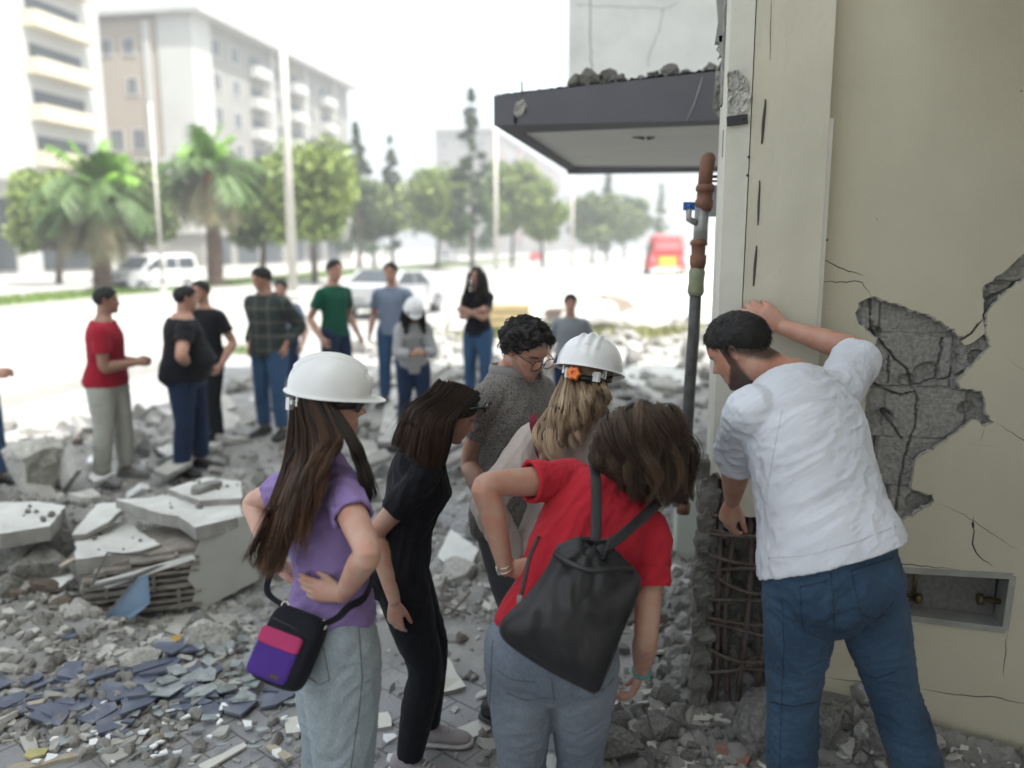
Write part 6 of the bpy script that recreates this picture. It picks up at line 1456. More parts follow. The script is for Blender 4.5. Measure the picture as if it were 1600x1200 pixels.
mb = MB(); mb.box(b + UP * .055, (.05, .014, .035), M=Matrix.Rotation(.3, 3, 'Z')); mb.tube([b + UP * .04, b + UP * .065], .014, 12); mb.build('tap_handle', M_bluep, tp)
ptube('coupling', [(1102, 288), (1102, 292), (1101.7, 299), (1101.5, 300), (1100.5, 312), (1100.4, 313), (1100, 322), (1099, 330)], [.034, .041, .041, .034, .034, .039, .039, .032], M_rust)
mb = MB(); A_ = [pp(1101, 295), pp(1103, 270), pp(1105, 258), pp(1106, 251, PD + .03), pp(1107, 249, PD + .08), pp(1107, 252, PD + .2)]; mb.tube(A_, [.031, .031, .032, .033, .032, .031], 18); mb.build('elbow', M_rust, pt)
mb = MB(); mb.box(pp(1119, 276, PD + .1), (.05, .03, .012)); mb.box(pp(1119, 283, PD + .1), (.05, .03, .008)); mb.build('pipe_clip', M_black, pt)
mb = MB(); mb.box(Pt(1119, 314, 4.1), (.07, .05, .15)); mb.build('junction_box', mat('grey_box', (.30, .30, .31), .6), label='small grey junction box between the pipe and the column', cat='junction box', loc=Pt(1119, 314, 4.1))
# ---- fallen hollow-brick wall ----
fa = Gd(132, 952, .06); fb = Gd(402, 918, .04); u = (fb - fa); Lw = u.length; u.normalize(); nf = V(u.y, -u.x, 0); nf = nf if nf.dot(-FW) > 0 else -nf
Mw = Matrix((u, UP, nf)).transposed()
fw = empty('fallen_wall', fa, 'toppled piece of hollow brick wall with plaster on its right end', 'fallen wall')
M_brick = mat('grey_brick', (.30, .27, .24), .95, .2, 14, .9, 60, stain=.3)
def fpt(px, py, o=0.0):
    r = ray(px, py); O = V(0, 0, CAMH); t = (fa - O).dot(nf) / r.dot(nf); return O + r * t + nf * o
mb = MB()   # core
core = [(132, 908), (180, 884), (262, 866), (312, 856), (322, 826), (345, 815), (402, 802), (404, 902), (330, 948), (240, 962), (136, 950)]
P = [fpt(a, b, -.05) for a, b in core]; mb.slab(P, nf, .5); mb.build('core', M_brick, fw)
mb = MB(); mbv = MB()
def inside(x, z, poly):
    c = False; n = len(poly)
    for i in range(n):
        a, b = poly[i], poly[(i + 1) % n]
        if (a[1] > z) != (b[1] > z) and x < (b[0] - a[0]) * (z - a[1]) / (b[1] - a[1]) + a[0]: c = not c
    return c
loc2 = [((p - fa).dot(u), (p - fa).z) for p in [fpt(a, b) for a, b in core]]
bw, bh = .25, .042; z = -.05; row = 0
while z < .55:
    for k in range(-1, 7):
        xo = k * bw + (.12 if (row // 3) % 2 else 0); 
        for s in range(4):
            xa = xo + s * bw / 4; xc = xa + bw / 8
            if inside(xc, z, loc2) and xc < .60:
                c = fa + u * xc + UP * (z + rr_.uniform(-1, 1) * .002) + nf * (-.025 + rr_.uniform(-1, 1) * .006); mb.box(c, (bw / 4 * 1.02, .016 if (row % 3) else .026, .07 + rr_.random() * .01), M=Mw)
        if inside(xo, z, loc2) and xo < .60: mb.box(fa + u * xo + UP * z + nf * -.024, (.02, bh * 1.1, .075), M=Mw)
    z += bh; row += 1
mb.build('hollow_bricks', M_brick, fw)
pl = [(308, 858), (316, 832), (330, 822), (352, 818), (358, 830), (372, 826), (372, 808), (402, 800), (405, 904), (352, 932), (318, 950), (300, 944), (306, 918), (294, 905), (300, 880)]
P = [fpt(a, b, .012) for a, b in pl]; Q = []
for i in range(len(P)):
    a, b = P[i], P[(i + 1) % len(P)]; k = max(1, int((b - a).length / .03))
    for j in range(k): Q.append(a.lerp(b, j / k) + (u * rr_.uniform(-1, 1) + UP * rr_.uniform(-1, 1)) * .004)
mb = MB(); mb.slab(Q, nf, .03); mb.build('plaster_face', mat('plaster_grey', (.38, .38, .35), .9, .06, 4, .2, 50, stain=.3, stcol=(.27, .26, .23)), fw)
# window frame lying against it
wf = empty('window_frame', fpt(145, 900, .1), 'bent dark metal window frame leaning on the fallen wall', 'window frame'); M_alu = mat('dark_frame', (.10, .105, .10), .5, .2, 20)
def fr(pts, r=.008): mb = MB(); mb.tube([fpt(a, b, o) for a, b, o in pts], r, 4, smooth=False); return mb
fr([(145, 903, .16), (168, 862, .02), (232, 870, -.02)]).build('frame', M_alu, wf); fr([(145, 901, .16), (210, 889, .12), (262, 874, .06)], .012).build('lower_rail', M_alu, wf); fr([(150, 962, .22), (185, 925, .17), (218, 888, .1)], .006).build('mullion', M_alu, wf)
mb = MB(); mb.slab([fpt(152, 962, .20), fpt(219, 890, .095), fpt(232, 888, .09), fpt(236, 930, .12), fpt(185, 962, .2)], nf, .004); mb.build('glass', mat('blue_glass', (.20, .32, .50), .15, .1, 10), wf)
mb = MB(); mb.slab([fpt(150, 896, .13), fpt(300, 862, .05), fpt(305, 866, .05), fpt(170, 902, .13)], UP, .012); mb.build('plank', M_white, label='white strip lying across the fallen brick wall', cat='strip', loc=fpt(150, 896, .13))
for k_ in range(16):   # lumps of concrete still caught in the cage
    z_ = rr_.uniform(.12, .98); s_ = rr_.uniform(.02, .05); noisy_q = V(rr_.uniform(.22, .50), CY + .10 + rr_.uniform(-.03, .04), z_); v_, f_q = rock(300 + k_, 3, 9, .8, .12); mb = MB(); mb.add([tuple(Vector(q) * s_ + noisy_q) for q in v_], f_q, False); mb.build('caught_lump', M_concd if k_ % 3 else M_rub, ct)
# ---------------- street: buildings ----------------
M_bw = mat('render_white', (.44, .44, .42), .85, .05, .3); M_bb = mat('render_beige', (.32, .27, .215), .85, .06, .3); M_bg = mat('render_grey', (.25, .245, .225), .85, .06, .3); M_bo = mat('render_orange', (.55, .30, .20), .85, .06, .3)
M_frame = mat('window_white', (.55, .55, .54), .6); M_roof = mat('roof_edge', (.42, .42, .40), .8, .1, 1); M_shop = mat('shop_front', (.30, .31, .30), .5, .2, .5)
def face_frame(o, u):
    u = Vector(u).normalized(); n = u.cross(UP).normalized(); return Vector(o), u, n     # n = outward
def fbox(mb, fr_, u0, u1, z0, z1, d0, d1):
    o, u, n = fr_; P = [o + u * a + UP * z + n * d for a in (u0, u1) for z in (z0, z1) for d in (d0, d1)]
    mb.add(P, [(0, 1, 3, 2), (4, 6, 7, 5), (0, 4, 5, 1), (2, 3, 7, 6), (0, 2, 6, 4), (1, 5, 7, 3)]); return mb
def window(parent, fr_, u, z, w_=1.4, h=1.5, fm=None):
    mb = MB(); t = .10
    fbox(mb, fr_, u - w_ / 2 - t, u + w_ / 2 + t, z - t, z, 0, .09); fbox(mb, fr_, u - w_ / 2 - t, u + w_ / 2 + t, z + h, z + h + t, 0, .09)
    fbox(mb, fr_, u - w_ / 2 - t, u - w_ / 2, z, z + h, 0, .09); fbox(mb, fr_, u + w_ / 2, u + w_ / 2 + t, z, z + h, 0, .09); fbox(mb, fr_, u - .04, u + .04, z, z + h, 0.01, .07)
    o = mb.build('window', fm or M_frame, parent); mb = MB(); fbox(mb, fr_, u - w_ / 2, u + w_ / 2, z, z + h, -.02, .02); mb.build('pane', M_glass, o)
def balcony(parent, fr_, u, z, w_=3.2, m=None, d=1.2):
    mb = MB(); fbox(mb, fr_, u - w_ / 2, u + w_ / 2, z - .15, z, 0.01, d); fbox(mb, fr_, u - w_ / 2, u + w_ / 2, z, z + .95, d - .08, d); fbox(mb, fr_, u - w_ / 2, u - w_ / 2 + .08, z, z + .95, 0.01, d - .08); fbox(mb, fr_, u + w_ / 2 - .08, u + w_ / 2, z, z + .95, 0.01, d - .08)
    o = mb.build('balcony', m or M_bw, parent); mb = MB(); fbox(mb, fr_, u - w_ / 2 + .5, u + w_ / 2 - .5, z, z + 2.1, -.02, .03); mb.build('balcony_door', M_glass, o)
def bmass(parent, name, x0, x1, y0, y1, z0, z1, m): mb = MB(); mb.box(((x0 + x1) / 2, (y0 + y1) / 2, (z0 + z1) / 2), (x1 - x0, y1 - y0, z1 - z0)); return mb.build(name, m, parent)
# block with beige gable (x=-47 facade, y from 77)
b2 = empty('apartment_block', (-53, 97, 0), 'pale six storey block with beige end wall and wide flat eaves behind the palms', 'apartment block')
XF = -47; YC = 77.0; H2 = 24.5
bmass(b2, 'wall', -62.5, XF, YC, 117, 0, H2, M_bg); bmass(b2, 'beige_end', -61.5, -50.6, YC - .25, YC - .01, 11, H2 - .3, M_bb); bmass(b2, 'white_band', -62.3, -47.2, YC - .3, YC - .02, 10.4, 10.95, M_bw); bmass(b2, 'corner_bay', -50.4, -46.6, YC - .32, YC + 3, 3.4, H2 - .02, M_bw)
mb = MB(); mb.box((-54.7, 97, H2 + .25), (18.6, 42, .5)); r_ = mb.build('roof', M_roof, b2)
mb = MB(); mb.box((-50.5, 85, H2 + 1.3), (4, 5, 1.6)); mb.build('stair_head', M_bw, r_)
fs_ = face_frame((XF, 117, 0), (0, -1, 0)); fe = face_frame((-47, YC - .02, 0), (-1, 0, 0))
fs_ = (Vector((XF, 0, 0)), Vector((0, 1, 0)), Vector((1, 0, 0))); fe = (Vector((0, YC - .25, 0)), Vector((1, 0, 0)), Vector((0, -1, 0)))
for fl in range(1, 7):
    z = 1.0 + fl * 3.35
    for y in (81.5, 85.3, 95.0, 104.2, 113): window(b2, fs_, y, z + .4, 1.5, 1.6)
    for y in (89.8, 99.5, 108.8): balcony(b2, fs_, y, z - .2, 3.4, M_bw)
    mb = MB()
for y in (93.2, 102.4, 111.4): bmass(b2, 'pilaster', XF, XF + .35, y - .25, y + .25, 3.6, H2 - .1, M_bw)
for x, z in ((-56.1, 21.4), (-53.6, 21.4), (-53.5, 17.6), (-55.6, 12.2), (-53.1, 12.2), (-49.6, 12.6), (-55.6, 8.0), (-53.2, 8.0), (-49.6, 8.0)): window(b2, fe, x, z - .5, 1.1 if z > 14 else 1.3, 1.5 if z > 14 else 2.0)
bmass(b2, 'end_pilaster', -51.9, -51.2, YC - .45, YC - .26, 11, H2 - .5, M_bw)
for y in (80, 86, 92, 98, 104, 110): mb = MB(); fbox(mb, fs_, y - 2.2, y + 2.2, .2, 3.0, .01, .08); mb.build('shop_window', M_glass, b2)
mb = MB(); fbox(mb, fe, -61, -58, .2, 3.2, .26, .3); mb.build('shop_window', M_glass, b2)
# tall white block at the left edge
b1 = empty('apartment_block', (-56, 55, 0), 'tall white block with balconies at the far left edge', 'apartment block')
bmass(b1, 'wall', -75, -47, 53, 63.5, 0, 30, M_bw); bmass(b1, 'orange_band', -75, -49.5, 52.6, 52.99, 7.2, 11.5, M_bo); bmass(b1, 'shop_canopy', -75, -46.2, 51.2, 52.98, 6.8, 7.15, M_bw)
fs1 = (Vector((-47, 0, 0)), Vector((0, 1, 0)), Vector((1, 0, 0))); fe1 = (Vector((0, 53, 0)), Vector((1, 0, 0)), Vector((0, -1, 0)))
for fl in range(0, 8):
    z = 8.2 + fl * 3.3
    if z < 29:
        balcony(b1, fs1, 58.3, z, 6.5, mat('balcony_cream', (.62, .56, .42), .85)); window(b1, fe1, -49.3, z + .6, 1.5, 1.9); window(b1, fe1, -55.5, z + .6, 1.5, 1.9)
for x in (-49, -53, -57, -61): mb = MB(); fbox(mb, fe1, x - 1.5, x + 1.5, .3, 5.6, .01, .1); mb.build('shop_window', M_glass, b1)
mb = MB(); fbox(mb, fs1, 55, 62, .3, 3.4, .01, .1); mb.build('shop_window', M_glass, b1)
# far blocks
def farblock(x0, x1, y0, y1, h, m, lab, st, nw, band=None):
    b = empty('apartment_block', ((x0 + x1) / 2, (y0 + y1) / 2, 0), lab, 'apartment block'); bmass(b, 'wall', x0, x1, y0, y1, 0, h, m); mb = MB(); mb.box(((x0 + x1) / 2, (y0 + y1) / 2, h + .3), (x1 - x0 + 1.2, y1 - y0 + 1.2, .6)); mb.build('roof', M_roof, b)
    f1_ = (Vector((x1, 0, 0)), Vector((0, 1, 0)), Vector((1, 0, 0))); f2_ = (Vector((0, y0, 0)), Vector((1, 0, 0)), Vector((0, -1, 0)))
    for s in range(st):
        z = 4 + s * (h - 4) / st
        for k in range(nw): window(b, f1_, y0 + (k + .5) * (y1 - y0) / nw, z, 1.8, 1.7)
        for k in range(3): window(b, f2_, x0 + (k + .5) * (x1 - x0) / 3, z, 1.6, 1.7)
    if band:
        for k in range(0, nw, 2): bmass(b, 'coloured_bay', x1 + .02, x1 + .5, y0 + k * (y1 - y0) / nw + 1, y0 + (k + .6) * (y1 - y0) / nw, 3, h - .5, band)
    return b
M_bp = mat('render_pinkish', (.22, .15, .135), .85, .06, .3)
farblock(-58, -44, 200, 330, 30, mat('render_far', (.22, .21, .20), .85), 'distant grey block with brownish bays just left of the canopy', 6, 8, M_bp)
farblock(-60, -42, 420, 520, 28, mat('render_far', (.22, .21, .20), .85), 'far pale block low behind the trees beside the canopy', 5, 6, M_bp)
farblock(-20, 12, 560, 600, 16, M_bg, 'farthest low grey block at the end of the street', 4, 3)
# ---------------- trees ----------------
def leafmesh(n, centers, radii, size, seed, flat=1.0, dropy=0.0):
    rg = np.random.default_rng(seed); C = np.array(centers); Rr = np.array(radii); k = rg.integers(len(C), size=n); d = rg.normal(size=(n, 3)); d /= np.linalg.norm(d, axis=1)[:, None]
    r = rg.random(n) ** .45; P = C[k] + d * (Rr[k] * r)[:, None] * np.array((1, 1, flat)); a = rg.normal(size=(n, 3)); a /= np.linalg.norm(a, axis=1)[:, None]; b = np.cross(a, rg.normal(size=(n, 3))); b /= np.linalg.norm(b, axis=1)[:, None]
    s = size * (.5 + rg.random(n)); V4 = np.stack([P - a * s[:, None], P + b * (s * .5)[:, None], P + a * s[:, None], P - b * (s * .5)[:, None]], 1).reshape(-1, 3)
    mb = MB(); mb.v = [tuple(q) for q in V4]; mb.f = [(4 * i, 4 * i + 1, 4 * i + 2, 4 * i + 3) for i in range(n)]; mb.sm = [False] * n; return mb
M_lf = {}
def leafm(name, c, c2): return mat(name, c, .55, .2, .5, col2=c2, spec=.3)
ML1 = leafm('leaf_bright', (.20, .26, .055), (.10, .15, .035)); ML2 = leafm('leaf_dark', (.05, .085, .035), (.025, .045, .02)); ML3 = leafm('leaf_mid', (.13, .18, .05), (.07, .10, .03))
M_bark = mat('bark', (.12, .09, .065), .95, .3, 3, .6, 8)
def tree(px, d, h, cw, lab, m, seed, th=.22, grp=None, dx=0, z0=.06, n=9000):
    b = gp(px, d, z0); t = empty('street_tree', b, lab, 'tree', grp); rg = np.random.default_rng(seed); mb = MB()
    top = b + V(rg.normal() * .2, rg.normal() * .2, h * .55); mb.tube([b, b.lerp(top, .5) + V(.08, .05, 0), top], [.2, .15, .10], 10)
    C = []; Rr = []
    for i in range(34):
        a = rg.random() * 6.28; r = cw * .5 * (.25 + .55 * rg.random()); z = h * (th + .16 + (.86 - th - .16) * rg.random()); k = 1 - abs((z / h - .62)) * .9
        c = b + V(r * math.cos(a) * k, r * math.sin(a) * k, z); C.append(tuple(c)); Rr.append(cw * (.13 + .10 * rg.random()))
        if i % 2 == 0: mb.tube([b + UP * h * .3, b.lerp(Vector(c), .7), c], [.07, .04, .015], 5)
    mb.build('trunk', M_bark, t); leafmesh(n, C, Rr, .16 * (1 + d / 150), seed).build('crown', m, t); return t
def conifer(px, d, h, w_, lab, seed, m=None):
    b = gp(px, d, .06); t = empty('conifer_tree', b, lab, 'tree'); rg = np.random.default_rng(seed); mb = MB(); mb.tube([b, b + UP * h * .97], [.22, .02], 8); mb.build('trunk', M_bark, t); C = []; Rr = []
    for i in range(70):
        u = rg.random() ** .8; z = h * (.12 + .86 * u); r = w_ * .5 * (1 - u) ** .8; a = rg.random() * 6.28; rr = r * (.3 + .7 * rg.random()); C.append((b.x + rr * math.cos(a), b.y + rr * math.sin(a), z)); Rr.append(.17 * w_ * (1.12 - u) + .08)
    leafmesh(6000, C, Rr, .17, seed, .7).build('crown', m or ML2, t)
tree(92, 46, 6.3, 5.0, 'pale green broad tree left of the first palm', ML1, 1); tree(225, 52, 7.6, 6.0, 'green tree standing between the two palms', ML3, 2); tree(410, 50, 7.4, 5.0, 'dark green tree just right of the second palm', ML3, 3)
tree(492, 47, 8.0, 6.4, 'bright round tree crossed by the thick white pole', ML1, 4, n=9000); tree(585, 78, 9.0, 6.0, 'mid green tree between the two slim conifers', ML3, 5); tree(682, 78, 9.5, 7.6, 'bright round tree left of the tall conifer', ML1, 6)
tree(800, 88, 11.3, 7.5, 'round green tree just right of the tall conifer', ML1, 7); tree(848, 84, 9.0, 6.0, 'low bright tree right under the canopy corner', ML1, 8); tree(925, 105, 9.0, 7.0, 'pale green tree far off seen under the canopy', ML3, 9); tree(975, 120, 9.5, 8, 'farthest green tree under the canopy, right of the pointed conifer', ML3, 10)
conifer(562, 72, 12.6, 4.6, 'slim dark conifer just right of the block roof end', 21); conifer(614, 82, 12.8, 3.6, 'second slim conifer, right of the first one', 22); conifer(738, 70, 15.0, 4.4, 'tallest dark conifer standing before the distant grey block', 23); conifer(948, 110, 12, 4.4, 'pointed grey green conifer seen under the canopy', 24, ML2); conifer(1030, 130, 12, 3, 'thin pointed conifer behind the red kiosk', 25, ML3)
def palm(px, d, h, lab, seed, orange=False):
    b = gp(px, d, .06); t = empty('palm_tree', b, lab, 'palm tree'); rg = np.random.default_rng(seed); mb = MB(); pts = [b + UP * h * k + V(.06 * math.sin(k * 4), 0, 0) for k in np.linspace(0, 1, 22)]
    mb.tube(pts, [.40 - .10 * k / 21 + .035 * (k % 2) for k in range(22)], 14, smooth=False); mb.build('trunk', mat('palm_bark', (.13, .085, .06), .95, .3, 4, .8, 10), t)
    top = b + UP * h; L_ = 3.1
    for layer, (nn, el0, el1, m, nm) in enumerate(((26, -.95, -.2, mat('frond_dry', (.20, .18, .10), .8, .2, 1, col2=(.11, .11, .06)), 'dry_fronds'), (38, -.15, .75, leafm('frond_green', (.075, .13, .035), (.04, .07, .025)), 'fronds'), (16, .8, 1.45, leafm('frond_young', (.13, .26, .03), (.08, .17, .02)), 'young_fronds'))):
        mb = MB()
        for i in range(nn):
            az = rg.random() * 6.28; el = el0 + (el1 - el0) * rg.random(); l = L_ * (.75 + .35 * rg.random()) * (1, 1, .72)[layer]; dr = V(math.cos(az) * math.cos(el), math.sin(az) * math.cos(el), math.sin(el)); P = [top.copy()]; v = dr.copy()
            for s in range(12): v = (v + V(0, 0, -.10 - .04 * (1 - layer * .4))).normalized(); P.append(P[-1] + v * (l / 12))
            mb.tube(P, [.03 * (1 - .8 * s / 12) + .006 for s in range(13)], 3, cap=False); side = V(-math.sin(az), math.cos(az), 0)
            for s in range(4, 13):
                ln = .75 * math.sin(math.pi * (s - 2.5) / 11.5) + .2
                for k in range(2):
                    c = P[s - 1].lerp(P[s], k / 2)
                    for e in (-1, 1):
                        tip = c + side * (e * ln * .8) + (P[s] - P[s - 1]) * 1.6 + V(0, 0, -ln * (.35 + .4 * rg.random())); wv = (P[s] - P[s - 1]).normalized() * .06
                        mb.add([c - wv, c + wv, tip], [(0, 1, 2)])
        mb.build(nm, m, t)
    if orange:
        mb = MB()
        for i in range(5):
            a = i * 1.3; mb.tube([top + V(0, 0, -.3), top + V(.5 * math.cos(a), .5 * math.sin(a), -.5), top + V(.6 * math.cos(a), .6 * math.sin(a), -1.4)], [.03, .12, .16], 8)
        mb.build('fruit_bunch', mat('orange_fruit', (.60, .20, .06), .7), t)
palm(161, 36, 4.55, 'left palm with a broad shaggy crown beside the white van', 31); palm(337, 42, 5.9, 'right palm with orange fruit bunches', 32, True)
# ---------------- poles ----------------
def pole(px, d, h, r0, r1, lab, arm=0, m=None):
    b = gp(px, d, .05); t = empty('street_pole', b, lab, 'pole'); mb = MB(); mb.tube([b, b + UP * h], [r0, r1], 14); mb.build('shaft', m or mat('pole_paint', (.50, .48, .44), .6, .08, 1, stain=.2), t)
    mb = MB(); mb.tube([b, b + UP * .25], [r0 * 1.7, r0 * 1.6], 14); mb.build('base', M_kerb, t)
    if 0:
        mb = MB(); mb.tube([b + UP * (h * .8) - RT * arm, b + UP * (h * .8) + RT * arm], .05, 8); mb.build('cross_arm', M_roof, t)
        mb = MB()
        for e in (-1, 1): mb.tube([b + UP * (h * .8) + RT * arm * e * .8, b + UP * (h * .8 + .25) + RT * arm * e * .8], [.05, .08], 8)
        mb.build('insulator', M_bw, t)
pole(459, 33, 14, .19, .12, 'thick pale pole crossing the bright round tree', .8); pole(255, 37, 8.2, .085, .05, 'thin pale lamp post in front of the white van'); pole(775, 60, 11, .16, .1, 'pale slim pole beside the round tree left of the canopy'); pole(893, 70, 10, .16, .12, 'pale pole standing below the inner canopy corner'); 
# ---------------- vehicles ----------------
def lerp_prof(pts, n=1): return pts
def vehicle(base, rz, L_, W_, prof, glass, label, cat, name, col, wheels, wr_=.32, extra=None):
    """prof: side outline (x forward, z); glass: list of side windows polys; body rounded by bevel of the section"""
    t = empty(name, base, label, cat); t.rotation_euler = (0, 0, rz); ORG[t.name] = Vector((0, 0, 0)); n = len(prof)
    secs = ((-.5, .90), (-.485, .97), (-.44, 1.0), (.44, 1.0), (.485, .97), (.5, .90)); vs = []; cz = .75
    for (yy_, s) in secs:
        for (x, z) in prof:
            tum = 1 - .14 * max(0, (z - .95)) / .9
            vs.append(V(x * (1 - (1 - s) * .25), yy_ * W_ * (tum if abs(yy_) > .1 else 1), cz + (z - cz) * s if z > .4 else z))
    fs = [(k * n + i, k * n + (i + 1) % n, (k + 1) * n + (i + 1) % n, (k + 1) * n + i) for k in range(len(secs) - 1) for i in range(n)] + [tuple(range(n - 1, -1, -1)), tuple((len(secs) - 1) * n + i for i in range(n))]
    mb = MB(); mb.add(vs, fs, False); mb.build('body', col, t)
    for poly in glass:
        for e in (-1, 1):
            mb = MB(); P = [V(x, e * W_ * .5 * (1 - .14 * max(0, z - .95) / .9) + e * .004, z) for x, z in poly]; mb.slab(P, V(0, e, 0), .02); mb.build('side_window', M_glass, t)
    for i, (x, w_) in enumerate([(x, e) for x in wheels for e in (-1, 1)]):
        mb = MB(); c = V(x, w_ * (W_ / 2 - .08), wr_); mb.tube([c - V(0, .11, 0), c - V(0, .09, 0), c + V(0, .09, 0), c + V(0, .11, 0)], [wr_ * .86, wr_, wr_, wr_ * .86], 26); o = mb.build('wheel', M_black, t)
        mb = MB(); c2 = c + V(0, w_ * .10, 0); mb.tube([c2, c2 + V(0, w_ * .02, 0)], [wr_ * .62, wr_ * .5], 20); mb.build('rim', M_galv, o)
    if extra: extra(t)
    return t
def box_part(t, name, c, s, m, M=None): mb = MB(); mb.box(c, s, M=M); return mb.build(name, m, t)
M_car = mat('white_car_paint', (.62, .62, .62), .3, .02, 3, coat=.4); M_lamp = mat('headlamp', (.5, .5, .5), .15); M_gcar = mat('grey_car_paint', (.32, .33, .34), .3, .02, 3, coat=.3); M_redv = mat('red_paint', (.50, .03, .035), .45, .05, 2); M_yelv = mat('yellow_paint', (.65, .45, .04), .5, .05, 2)
van_prof = [(2.05, .35), (2.12, .6), (2.05, .85), (1.9, 1.0), (1.25, 1.12), (.55, 1.68), (.35, 1.76), (-1.7, 1.80), (-1.95, 1.70), (-2.05, 1.0), (-2.08, .38), (-1.7, .28), (1.8, .28)]
def van_extra(t):
    for e in (-1, 1):
        box_part(t, 'headlight', (1.99, e * .62, .83), (.12, .34, .17), M_lamp); box_part(t, 'wing_mirror', (.95, e * .98, 1.12), (.14, .14, .16), M_black)
        box_part(t, 'door_seam', (.02, e * .872, .85), (.015, .02, .95), M_dark); box_part(t, 'side_trim', (-.1, e * .885, .55), (2.3, .02, .07), M_black)
    mb = MB(); mb.slab([V(1.27, -.72, 1.135), V(1.27, .72, 1.135), V(.60, .64, 1.67), V(.60, -.64, 1.67)], V(.6, 0, .7), .02); mb.build('windscreen', M_glass, t)
    box_part(t, 'grille', (2.09, 0, .80), (.05, .8, .12), M_black); box_part(t, 'bumper', (2.10, 0, .50), (.12, 1.5, .22), M_black); box_part(t, 'number_plate', (2.17, 0, .52), (.02, .5, .11), M_bw)
vb = gp(240, 39, -.03); vehicle(Vector((vb.x, vb.y, -.03)), R(-104), 4.2, 1.76, van_prof, [[(1.05, 1.12), (.5, 1.55), (.02, 1.6), (.02, 1.12)], [(-.1, 1.12), (-.1, 1.6), (-.75, 1.62), (-.75, 1.12)], [(-.85, 1.12), (-.85, 1.62), (-1.8, 1.62), (-1.85, 1.12)]], 'small white van on the far carriageway between the palms', 'van', 'parked_van', M_car, (1.38, -1.32), .32, van_extra)
car_prof = [(2.1, .35), (2.15, .6), (2.05, .78), (1.0, .95), (.35, 1.38), (-.8, 1.44), (-1.55, 1.05), (-2.1, .95), (-2.15, .5), (-2.0, .3), (1.9, .3)]
def car_extra(t):
    for e in (-1, 1): box_part(t, 'headlight', (2.02, e * .62, .68), (.14, .32, .14), M_lamp); box_part(t, 'tail_light', (-2.10, e * .66, .82), (.08, .26, .14), M_redv); box_part(t, 'wing_mirror', (.62, e * .95, 1.0), (.14, .14, .12), M_gcar)
    mb = MB(); mb.slab([V(.98, -.7, .97), V(.98, .7, .97), V(.38, .62, 1.38), V(.38, -.62, 1.38)], V(.6, 0, .8), .02); mb.build('windscreen', M_glass, t)
    mb = MB(); mb.slab([V(-1.52, .68, 1.08), V(-1.52, -.68, 1.08), V(-.84, -.62, 1.43), V(-.84, .62, 1.43)], V(-.6, 0, .8), .02); mb.build('rear_window', M_glass, t); box_part(t, 'grille', (2.13, 0, .62), (.04, .7, .12), M_black); box_part(t, 'number_plate', (-2.15, 0, .7), (.02, .5, .11), M_bw)
cg = [[(.9, .98), (.32, 1.33), (-.15, 1.36), (-.15, .98)], [(-.22, .98), (-.22, 1.36), (-.78, 1.37), (-1.3, 1.03)]]
vb = gp(616, 26, -.03); vehicle(Vector((vb.x, vb.y, -.03)), R(80), 4.3, 1.75, car_prof, cg, 'pale grey car on the near carriageway behind the man in the blue grey tee', 'car', 'parked_car', M_gcar, (1.35, -1.3), .31, car_extra)
for k_, (px, d, s_, m_) in enumerate(((915, 21, .9, M_rubl), (960, 22, 1.1, M_brownd), (1000, 20, .8, M_rubl), (880, 23, .7, M_brownd), (940, 19, .6, M_rub))): q_ = gp(px, d, .1); rockobj(V(q_.x, q_.y, gh(q_.x, q_.y, False) + s_ * .22), s_, m_, k_, ('wide pale boulder in the far rubble behind the pipe', 'largest brownish boulder in the far rubble', 'pale boulder in the far rubble nearest the pipe', 'brownish boulder far behind the grey man', 'smaller grey boulder before the brownish one')[k_], flat=.7, cat='boulder', name='boulder')
bus_prof = [(3.4, .45), (3.5, 1.0), (3.5, 2.3), (3.3, 3.0), (-3.3, 3.05), (-3.5, 2.8), (-3.5, .45)]
def bus_extra(t):
    box_part(t, 'rear_panel', (-3.54, 0, 1.05), (.06, 1.3, .7), M_yelv); mb = MB(); mb.slab([V(-3.535, -.95, 1.9), V(-3.535, .95, 1.9), V(-3.535, .9, 2.55), V(-3.535, -.9, 2.55)], V(-1, 0, 0), .03); mb.build('rear_window', mat('pinkish_glass', (.45, .18, .18), .3), t)
    for e in (-1, 1): box_part(t, 'tail_light', (-3.54, e * 1.08, 1.2), (.05, .12, .5), M_lamp)
    box_part(t, 'bumper', (-3.58, 0, .55), (.14, 2.2, .2), M_bw)
vb = gp(1037, 66, 0); vehicle(Vector((vb.x, vb.y, -.06)), R(95), 7, 2.9, bus_prof, [[(3.2, 1.5), (3.1, 2.4), (-3.0, 2.4), (-3.0, 1.5)]], 'red minibus with yellow rear panel far down the street', 'minibus', 'red_minibus', M_redv, (2.2, -2.2), .42, bus_extra)
for i, (px, d, rz, c_, lab) in enumerate(((700, 95, 92, M_gcar, 'grey car parked far off below the bright trees'), (840, 120, 92, M_redv, 'small dark red car far off beneath the round tree'))):
    vb = gp(px, d, -.03); vehicle(Vector((vb.x, vb.y, -.03)), R(rz), 4.3, 1.75, car_prof, cg, lab, 'car', 'parked_car', c_, (1.35, -1.3), .31, car_extra)
# wooden crate far behind the polo man
p = gp(790, 19, .25); cr = empty('wooden_crate', p, 'yellowish wooden crate behind the curly haired man', 'crate')
mb = MB(); 
for k in range(3): mb.box(p + V(0, 0, .1 + .18 * k), (1.1, .6, .14), rz=.2)
mb.build('slats', mat('crate_wood', (.48, .38, .20), .8, .15, 8), cr); mb = MB(); mb.box(p + V(0, 0, .27), (1.02, .52, .54), rz=.2); mb.build('box', M_wood, cr)
